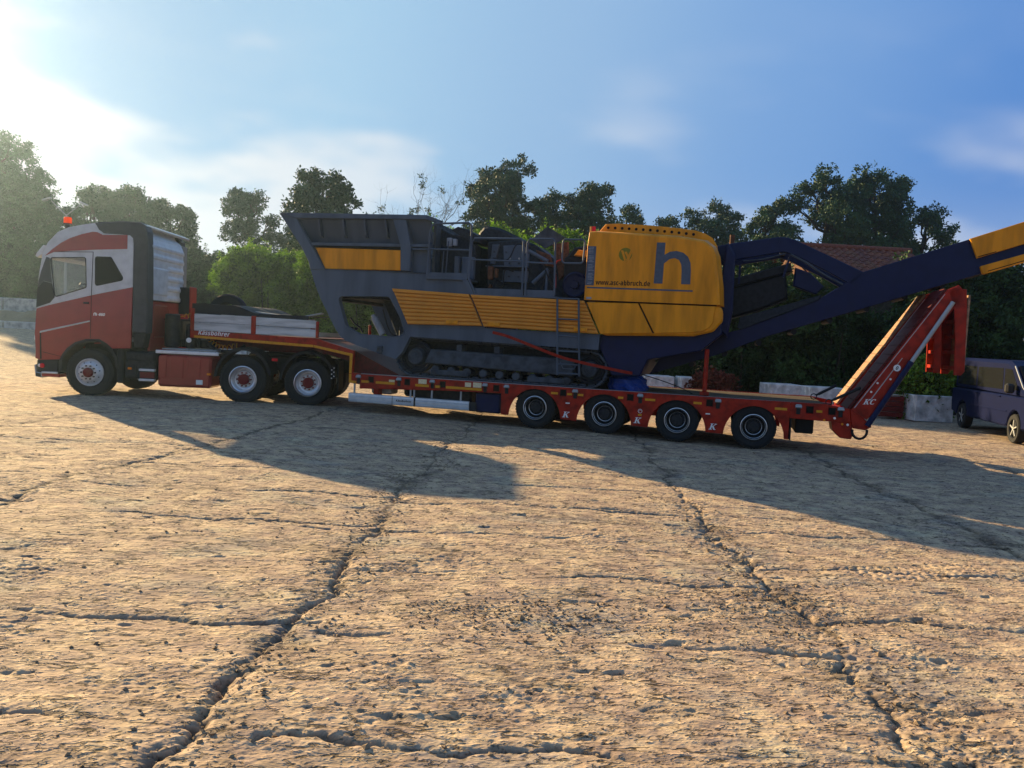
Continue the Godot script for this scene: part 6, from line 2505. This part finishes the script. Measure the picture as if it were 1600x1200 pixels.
	for q in [[-1.64, 3.70], [-1.60, 3.86], [-1.50, 3.97], [-1.40, 4.0], [-1.15, 3.96], [-0.95, 3.88], [-0.68, 3.76], [-0.60, 3.66]]:
		dome.append(Vector2(q[0], q[1]))
	m.prism(dome, -0.8, -1.7, 0.05)
	put(m, "feed_cover", "machine_dark", t)
	m = MB.new()
	m.prism(P([-0.13, 3.985, 0.25, 3.75, -0.15, 3.55, -0.45, 3.72]), -0.8, -0.83)
	m.bar(Vector3(-0.13, 3.985, -0.8), Vector3(0.45, 3.66, -0.8), 0.03, 0.02)
	put(m, "steel_flap", "steel_dusty", t)
	m = MB.new()
	m.prism(P([-0.3, 3.5, 0.0, 3.4, 0.1, 3.15, -0.15, 3.2]), -0.6, -0.7, 0.01)
	m.prism(P([0.02, 3.62, 0.34, 3.68, 0.40, 3.1, 0.2, 2.9, 0.12, 3.3]), -0.7, -0.8, 0.01)
	put(m, "liner_plate", "rust", t)
	m = MB.new()
	m.tube([Vector3(-0.40, 3.45, -0.5), Vector3(0.0, 3.25, -0.5)], 0.04, 10)
	m.tube([Vector3(-0.28, 2.80, -0.45), Vector3(0.02, 3.1, -0.5)], 0.045, 10)
	m.tube([Vector3(0.02, 2.55, -0.35), Vector3(0.03, 3.05, -0.4)], 0.03, 10)
	put(m, "tension_cylinder", "steel_grey", t)
	for k in 7:
		m = MB.new()
		var a: Vector3 = [Vector3(-1.28, 2.7, -0.4), Vector3(-1.2, 2.6, -0.35), Vector3(-1.1, 2.75, -0.5), Vector3(-0.3, 2.7, -0.35), Vector3(0.1, 2.6, -0.3), Vector3(0.2, 2.7, -0.35), Vector3(-1.15, 3.3, -0.5)][k]
		var c: Vector3 = a + Vector3([0.1, 0.25, 0.35, 0.5, 0.2, -0.3, 0.75][k], [0.45, 0.2, 0.3, 0.3, 0.7, 0.5, 0.28][k], -0.15)
		m.tube(smooth_path([a, a.lerp(c, 0.35) + Vector3(0.06, -0.12, 0.08), a.lerp(c, 0.7) + Vector3(-0.05, 0.1, 0.05), c], 6), 0.014, 6)
		put(m, "hydraulic_hose", "hose_red" if k == 4 else "hose_black", t)
	m = MB.new()
	m.box(Vector3(-2.13, 3.50, -0.45), Vector3(-2.02, 3.68, -0.35), 0.015)
	m.box(Vector3(-2.0, 3.52, -0.45), Vector3(-1.92, 3.66, -0.36), 0.01)
	put(m, "lamp_box", "decal_pale", t)
	m = MB.new()
	m.tube([Vector3(-2.18, 2.83, -0.3), Vector3(-2.16, 3.4, -0.3)], 0.014, 8)
	m.tube([Vector3(-2.10, 2.83, -0.3), Vector3(-2.07, 3.6, -0.3)], 0.014, 8)
	m.box(Vector3(-1.92, 2.84, -0.5), Vector3(-1.82, 3.30, -0.3), 0.01)
	m.box(Vector3(-1.8, 2.84, -0.5), Vector3(-1.52, 3.30, -0.38), 0.02)
	put(m, "control_box", "steel_grey", t)
	m = MB.new()
	m.box(Vector3(-1.22, 2.85, -0.5), Vector3(-1.12, 3.12, -0.38), 0.01)
	m.box(Vector3(-1.08, 2.9, -0.5), Vector3(-1.02, 3.08, -0.4), 0.01)
	m.rod(Vector3(-1.17, 2.72, -0.45), 0.04, 0.08, Vector3.BACK, 12)
	put(m, "grease_pump", "rust", t)
	# drive: big blue flywheel, dark gap to the engine, belt guard
	m = MB.new()
	m.lathe([Vector2(0.26, -0.12), Vector2(0.26, 0.0), Vector2(0.23, 0.03), Vector2(0.19, 0.01), Vector2(0.08, 0.0), Vector2(0.07, 0.06), Vector2(0, 0.06)], Vector3(0.58, 2.80, -0.5), Vector3.BACK, 36)
	put(m, "flywheel", "steel_blue", t)
	m = MB.new()
	m.box(Vector3(0.32, 2.46, W + 0.4), Vector3(0.88, 3.35, -0.55), 0.02)
	m.prism(P([0.34, 3.35, 0.5, 3.55, 0.75, 3.6, 0.88, 3.5, 0.88, 3.3]), -0.6, W + 0.5, 0.03)
	put(m, "drive_housing", "steel_black", t)
	m = MB.new()
	m.prism(P([0.52, 3.38, 0.84, 3.34, 0.80, 3.48, 0.60, 3.50]), -0.5, -0.62, 0.02)
	put(m, "belt_guard", "machine_yellow", t)
	# ---- ladder
	m = MB.new()
	for q in [[0.375, 2.50, 0.455, 1.02], [0.79, 2.50, 0.885, 1.02]]:
		m.tube([Vector3(q[0], q[1], 0.13), Vector3(q[2], q[3], 0.13)], 0.02, 8)
	o = put(m, "ladder", "steel_grey", t)
	for k in 6:
		var f: float = [0.0, 0.27, 0.49, 0.69, 0.86, 0.98][k]
		m = MB.new()
		m.tube([Vector3(lerpf(0.375, 0.455, f), lerpf(2.49, 1.03, f), 0.13), Vector3(lerpf(0.79, 0.885, f), lerpf(2.49, 1.03, f), 0.13)], 0.014, 8)
		sub(m, "rung", "steel_grey", o)
	m = MB.new()
	m.tube([Vector3(0.50, 1.27, 0.13), Vector3(0.56, 1.15, 0.13), Vector3(0.77, 1.15, 0.13), Vector3(0.82, 1.25, 0.13)], 0.012, 6)
	sub(m, "step_bow", "steel_grey", o)
	# ---- rear frame and discharge conveyor
	m = MB.new()
	m.prism(P([1.2, 1.84, 1.19, 1.60, 1.46, 1.06, 2.0, 1.08, 2.13, 1.40, 3.10, 1.62, 3.46, 1.95, 3.42, 2.2, 2.9, 1.90]), -0.12, W + 0.12, 0.02)
	m.prism(P([3.30, 2.1, 3.42, 3.55, 3.46, 3.68, 3.60, 3.45, 3.62, 2.4, 3.55, 1.9]), -0.45, W + 0.45, 0.03)
	put(m, "rear_frame", "steel_blue", t)
	# parallel walls of the belt frame with the trough between
	var wall := P([2.1, 1.10, 3.38, 1.56, 4.30, 1.97, 5.94, 2.555, 7.74, 3.215, 8.9, 3.62, 8.9, 4.31, 7.56, 3.835, 5.90, 3.23, 5.22, 2.74, 4.55, 2.40, 3.80, 2.08, 2.4, 1.62])
	for q in [-0.90, -1.98]:
		m = MB.new()
		m.prism(wall, q, q - 0.06, 0.008)
		put(m, "conveyor_wall", "steel_blue", t)
	m = MB.new()
	m.prism(P([2.2, 1.40, 3.7, 1.96, 5.9, 2.84, 8.9, 3.95, 8.9, 3.90, 5.9, 2.80, 3.7, 1.91, 2.2, 1.35]), -0.97, -1.96)
	put(m, "conveyor_belt", "belt", t)
	m = MB.new()
	for k in 9:
		var x := 2.9 + k * 0.62
		m.rod(Vector3(x, lerpf(1.25, 3.28, (x - 2.7) / 5.2) + 0.02, -1.95), 0.055, 0.98, Vector3.BACK, 12)
	put(m, "belt_rollers", "steel_black", t).set_meta("kind", "stuff")
	m = MB.new()
	m.prism(P([3.80, 2.07, 5.15, 2.68, 5.2, 2.78, 3.76, 2.30, 3.72, 2.1]), -0.86, -0.90, 0.008)
	put(m, "dust_skirt", "machine_dark", t)
	# upper arm over the conveyor, and the magnet hung under it
	var arm := P([3.12, 3.64, 3.62, 3.73, 4.35, 3.845, 4.52, 3.84, 4.69, 3.785, 5.30, 3.50, 5.92, 3.21, 5.70, 2.98, 5.30, 3.20, 4.65, 3.52, 4.48, 3.57, 3.60, 3.40, 3.40, 3.36])
	for q in [-0.90, -1.94]:
		m = MB.new()
		m.prism(arm, q, q - 0.10, 0.012)
		put(m, "conveyor_arm", "steel_blue", t)
	m = MB.new()
	m.bar(Vector3(4.5, 3.7, -0.95), Vector3(4.5, 3.7, -2.0), 0.12, 0.18, 0.01)
	m.bar(Vector3(4.4, 3.86, -0.88), Vector3(4.37, 3.60, -0.88), 0.01, 0.012)
	put(m, "arm_cross_bar", "steel_blue", t)
	m = MB.new()
	m.prism(P([3.42, 3.0, 4.62, 3.38, 4.66, 3.22, 3.46, 2.84]), -1.0, -1.9, 0.02)
	m.prism(P([3.50, 2.86, 4.55, 3.18, 4.62, 2.70, 4.10, 2.46, 3.56, 2.28]), -1.05, -1.85, 0.04)
	put(m, "overband_magnet", "steel_black", t)
	m = MB.new()
	m.prism(P([4.72, 3.30, 5.0, 3.20, 5.25, 2.95, 5.12, 2.80, 4.7, 2.95]), -1.1, -1.3, 0.02)
	m.bar(Vector3(4.6, 3.5, -1.0), Vector3(4.5, 3.1, -1.0), 0.04, 0.04)
	m.bar(Vector3(3.7, 3.4, -1.0), Vector3(3.7, 2.95, -1.0), 0.04, 0.04)
	put(m, "magnet_hanger", "steel_blue", t).set_meta("kind", "stuff")
	m = MB.new()
	m.tube(smooth_path([Vector3(4.6, 3.52, -0.88), Vector3(4.9, 3.36, -0.87), Vector3(5.2, 3.16, -0.87), Vector3(5.55, 2.98, -0.87)], 8), 0.022, 6)
	m.tube(smooth_path([Vector3(3.75, 3.38, -0.88), Vector3(4.1, 3.42, -0.87), Vector3(4.5, 3.53, -0.87)], 8), 0.014, 6)
	put(m, "cable", "steel_dusty", t)
	# yellow guards round the tail drum
	m = MB.new()
	m.prism(P([7.575, 3.845, 7.71, 3.50, 8.9, 3.94, 8.9, 4.34]), -0.84, -0.90, 0.01)
	put(m, "belt_end_guard", "machine_yellow", t)
	m = MB.new()
	m.prism(MB.rounded(P([7.765, 3.36, 7.82, 3.215, 8.9, 3.60, 8.9, 3.75]), 0.03), -0.82, -0.90, 0.012)
	put(m, "belt_end_guard", "machine_yellow", t)
	m = MB.new()
	m.prism(P([7.89, 3.285, 8.45, 3.485, 8.45, 3.47, 7.89, 3.27]), -0.818, -0.86)
	m.prism(P([7.72, 3.535, 8.0, 3.63, 8.0, 3.615, 7.72, 3.52]), -0.836, -0.86)
	put(m, "guard_slot", "hole", t)
	m = MB.new()
	m.rod(Vector3(8.75, 3.85, -1.95), 0.22, 1.0, Vector3.BACK, 24)
	put(m, "head_drum", "belt", t)
	m = MB.new()
	m.rod(Vector3(3.52, 3.45, -1.3), 0.05, 0.48, Vector3.UP, 14)
	put(m, "exhaust_pipe", "rust", t)
	org = Vector3.ZERO


func lashings():
	var m := MB.new()
	org = Vector3.ZERO
	var fr := Transform3D(Basis(Vector3.UP, TRAILER_TURN), TRAILER_AT)
	var pts := smooth_path([Vector3(-0.90, 1.78, 0.10), Vector3(-0.50, 1.695, 0.17), Vector3(0.41, 1.40, 0.19), Vector3(0.85, 1.30, 0.18), Vector3(1.50, 1.19, 0.10), Vector3(1.78, 1.145, 0.0), Vector3(1.86, 1.13, -0.14)], 6)
	for i in pts.size() - 1:
		m.bar(pts[i], pts[i + 1], 0.014, 0.055, 0.003)
	var o := put(m, "lashing_strap", "strap_red", self)
	o.transform = fr
	tag(o, "red lashing strap stretched slanting across the crusher's track and ladder", "strap")
	m = MB.new()
	m.tube(smooth_path([Vector3(1.95, 1.13, -0.25), Vector3(2.3, 1.05, -0.22), Vector3(2.75, 0.92, -0.15), Vector3(3.0, 0.81, -0.1)], 5), 0.010, 6)
	o = put(m, "lashing_cable", "hose_black", self)
	o.transform = fr
	tag(o, "thin black lashing cable running down to the deck before the planter", "cable")
	# a bundle of blue sheeting on the deck behind the tracks
	m = MB.new()
	var n := FastNoiseLite.new()
	n.seed = 44
	n.frequency = 3.0
	var pt := func(i: int, j: int) -> Vector3:
		var a := TAU * i / 28.0
		var b := PI * 0.5 * j / 9.0
		var rr: float = 1.0 + 0.16 * n.get_noise_3d(cos(a) * 1.2, b * 1.5, sin(a) * 1.2) + 0.05 * sin(b * 14.0)
		return Vector3(1.72 + cos(a) * cos(b) * 0.40 * rr, 0.785 + sin(b) * 0.40 * rr, -0.62 + sin(a) * cos(b) * 0.42 * rr)
	for i in 28:
		for j in 9:
			var a: Vector3 = pt.call(i, j)
			m.quad(a, pt.call(i + 1, j), pt.call(i + 1, j + 1), pt.call(i, j + 1), a - Vector3(1.72, 0.7, -0.62))
	o = put(m, "blue_sheeting", "tarp_blue", self)
	o.transform = fr
	tag(o, "crumpled bundle of blue plastic sheeting on the deck behind the tracks", "sheeting")


# ------------------------------------------------------------------ the van and things by the hedge

func van():
	var rear := Vector3(21.44, 0, -3.39)
	var front := Vector3(20.5, 0, -0.05)
	var d := (front - rear).normalized()
	var mid := (rear + front) / 2.0
	mid.y = base_y(21.0, -1.7)
	# the van's own frame: x forward, y up, z to its right-hand side
	var right := d.cross(Vector3.UP)
	var t := thing("parked_van", "dark blue van parked at the right edge in the shade", "van", mid)
	t.basis = Basis(d, Vector3.UP, right)
	org = Vector3(0, 0, 0.0)
	var wb := rear.distance_to(front) / 2.0
	var m := MB.new()
	var zr := 0.02
	var Wd := -1.9
	# lower body with wheel arches
	var low := PackedVector2Array()
	low.append(Vector2(-wb - 0.85, 0.42))
	for ax in [-wb, wb]:
		for k in 13:
			var a := lerpf(PI, 0.0, k / 12.0)
			low.append(Vector2(ax + cos(a) * 0.38, 0.34 + sin(a) * 0.40))
	low.append_array([Vector2(wb + 0.80, 0.36), Vector2(wb + 0.88, 0.62), Vector2(wb + 0.84, 0.92), Vector2(wb + 0.62, 1.06), Vector2(-wb - 0.85, 1.06), Vector2(-wb - 0.90, 0.7)])
	m.prism(low, zr, Wd, 0.03)
	var body := put(m, "body", "van_blue", t)
	m = MB.new()
	m.prism(P([-wb - 0.86, 1.055, wb + 0.58, 1.055, wb + 0.12, 1.25, wb - 0.42, 1.74, wb - 0.75, 1.86, -wb - 0.45, 1.90, -wb - 0.72, 1.84, -wb - 0.84, 1.4]), zr - 0.06, Wd + 0.06, 0.07)
	put(m, "cabin", "van_blue", t)
	m = MB.new()
	m.prism(P([-wb - 0.66, 1.18, -wb + 0.75, 1.18, -wb + 0.75, 1.68, -wb - 0.60, 1.70]), zr - 0.055, zr - 0.08)
	m.prism(P([-wb + 0.85, 1.18, wb - 0.95, 1.18, wb - 0.98, 1.68, -wb + 0.85, 1.68]), zr - 0.055, zr - 0.08)
	m.prism(P([wb - 0.87, 1.18, wb - 0.02, 1.20, wb - 0.48, 1.66, wb - 0.88, 1.68]), zr - 0.055, zr - 0.08)
	put(m, "side_window", "dark_glass", t)
	m = MB.new()
	m.prism(P([wb + 0.165, 1.245, wb + 0.185, 1.26, wb - 0.36, 1.755, wb - 0.38, 1.735]), zr - 0.16, Wd + 0.16)
	put(m, "windscreen", "dark_glass", t)
	m = MB.new()
	m.bar(Vector3(wb + 0.14, 1.26, zr - 0.09), Vector3(wb - 0.40, 1.745, zr - 0.09), 0.03, 0.025, 0.006)
	m.bar(Vector3(wb + 0.55, 1.08, zr - 0.08), Vector3(wb + 0.14, 1.26, zr - 0.09), 0.025, 0.02, 0.006)
	put(m, "pillar_edge", "galv", t)
	m = MB.new()
	m.prism(P([-wb + 0.45, 0.66, wb - 0.45, 0.68, wb - 0.45, 0.71, -wb + 0.45, 0.69]), zr + 0.012, zr - 0.02, 0.004)
	m.prism(P([-wb + 0.42, 0.40, wb - 0.42, 0.38, wb - 0.42, 0.41, -wb + 0.42, 0.43]), zr + 0.012, zr - 0.02, 0.004)
	put(m, "body_line", "van_blue", t)
	m = MB.new()
	m.prism(P([wb + 0.62, 0.74, wb + 0.86, 0.70, wb + 0.84, 0.92, wb + 0.58, 0.98]), zr + 0.006, zr - 0.3, 0.02)
	put(m, "headlamp", "lamp_clear", t)
	m = MB.new()
	m.box(Vector3(wb + 0.82, 0.62, Wd + 0.4), Vector3(wb + 0.90, 0.9, zr - 0.4), 0.02)
	put(m, "grille", "black_plastic", t)
	m = MB.new()
	m.box(Vector3(wb - 0.22, 1.12, zr), Vector3(wb - 0.06, 1.34, zr + 0.18), 0.04)
	put(m, "mirror", "black_plastic", t)
	for x in [-wb + 0.95, wb - 1.0]:
		m = MB.new()
		m.box(Vector3(x, 1.0, zr), Vector3(x + 0.16, 1.03, zr + 0.03), 0.008)
		put(m, "door_handle", "van_blue", t)
	for ax in [-wb, wb]:
		for q in [[zr + 0.01, 1.0], [Wd - 0.01, -1.0]]:
			m = MB.new()
			m.lathe([Vector2(0.22, -0.21), Vector2(0.31, -0.215), Vector2(0.33, -0.18), Vector2(0.33, -0.03), Vector2(0.31, -0.003), Vector2(0.22, -0.01)], Vector3.ZERO, Vector3.BACK, 32)
			var o := put(m, "wheel", "rubber", t)
			o.position = Vector3(ax, 0.33, q[0])
			o.rotation.y = 0.0 if q[1] > 0.0 else PI
			m = MB.new()
			m.lathe([Vector2(0.222, -0.02), Vector2(0.215, 0.0), Vector2(0.20, -0.02), Vector2(0.195, -0.06), Vector2(0.05, -0.07)], Vector3.ZERO, Vector3.BACK, 28)
			sub(m, "rim", "wheel_dark", o)
			m = MB.new()
			for k in 5:
				var a := TAU * k / 5.0 + 0.3
				m.bar(Vector3(cos(a) * 0.03, sin(a) * 0.03, -0.015), Vector3(cos(a) * 0.20, sin(a) * 0.20, -0.02), 0.035, 0.02, 0.006, Vector3.BACK)
			m.rod(Vector3(0, 0, -0.04), 0.04, 0.035, Vector3.BACK, 12)
			sub(m, "spokes", "galv", o)


func yard_details():
	# low red boards and a pallet between the ramp and the right-hand planter
	org = Vector3.ZERO
	var at := Vector3(19.9, base_y(19.9, -5.0), -5.2)
	var t := thing("red_board_fence", "low fence of dark red boards left of the right-hand planter", "fence", at)
	for k in 4:
		var m := MB.new()
		m.box(Vector3(-1.0, 0.06 + k * 0.155, -0.03), Vector3(0.95, 0.20 + k * 0.155, 0.0), 0.006)
		put(m, "board", "red_wood", t)
	for x in [-0.95, 0.0, 0.86]:
		var m := MB.new()
		m.box(Vector3(x, 0.0, -0.09), Vector3(x + 0.07, 0.70, -0.032), 0.006)
		put(m, "post", "red_wood", t)
	var m2 := MB.new()
	m2.box(Vector3(-1.0, 0.685, -0.1), Vector3(0.95, 0.71, 0.02), 0.005)
	put(m2, "top_rail", "pallet_wood", t)
	at = Vector3(20.45, base_y(20.4, -5.6) + 0.72, -5.75)
	t = thing("wooden_pallet", "pale wooden pallet lying behind the red boards", "pallet", at, 0.2)
	for k in 5:
		var m := MB.new()
		m.box(Vector3(-0.6, 0.11, -0.4 + k * 0.17), Vector3(0.6, 0.132, -0.30 + k * 0.17), 0.004)
		put(m, "top_board", "pallet_wood", t)
	for x in [-0.55, -0.05, 0.45]:
		var m := MB.new()
		m.box(Vector3(x, 0.022, -0.4), Vector3(x + 0.1, 0.11, 0.38), 0.006)
		put(m, "block", "pallet_wood", t)
		m = MB.new()
		m.box(Vector3(x, 0.0, -0.4), Vector3(x + 0.1, 0.02, 0.38), 0.004)
		put(m, "bottom_board", "pallet_wood", t)
	# what carries the pallet
	var mb := MB.new()
	mb.box(Vector3(-0.6, 0, -0.4), Vector3(0.6, 0.715, 0.4), 0.03)
	org = Vector3.ZERO
	var o := put(mb, "concrete_plinth", "concrete", self)
	o.position = at - Vector3(0, 0.72, 0)
	o.rotation.y = 0.2
	tag(o, "concrete block under the pale pallet", "concrete block")
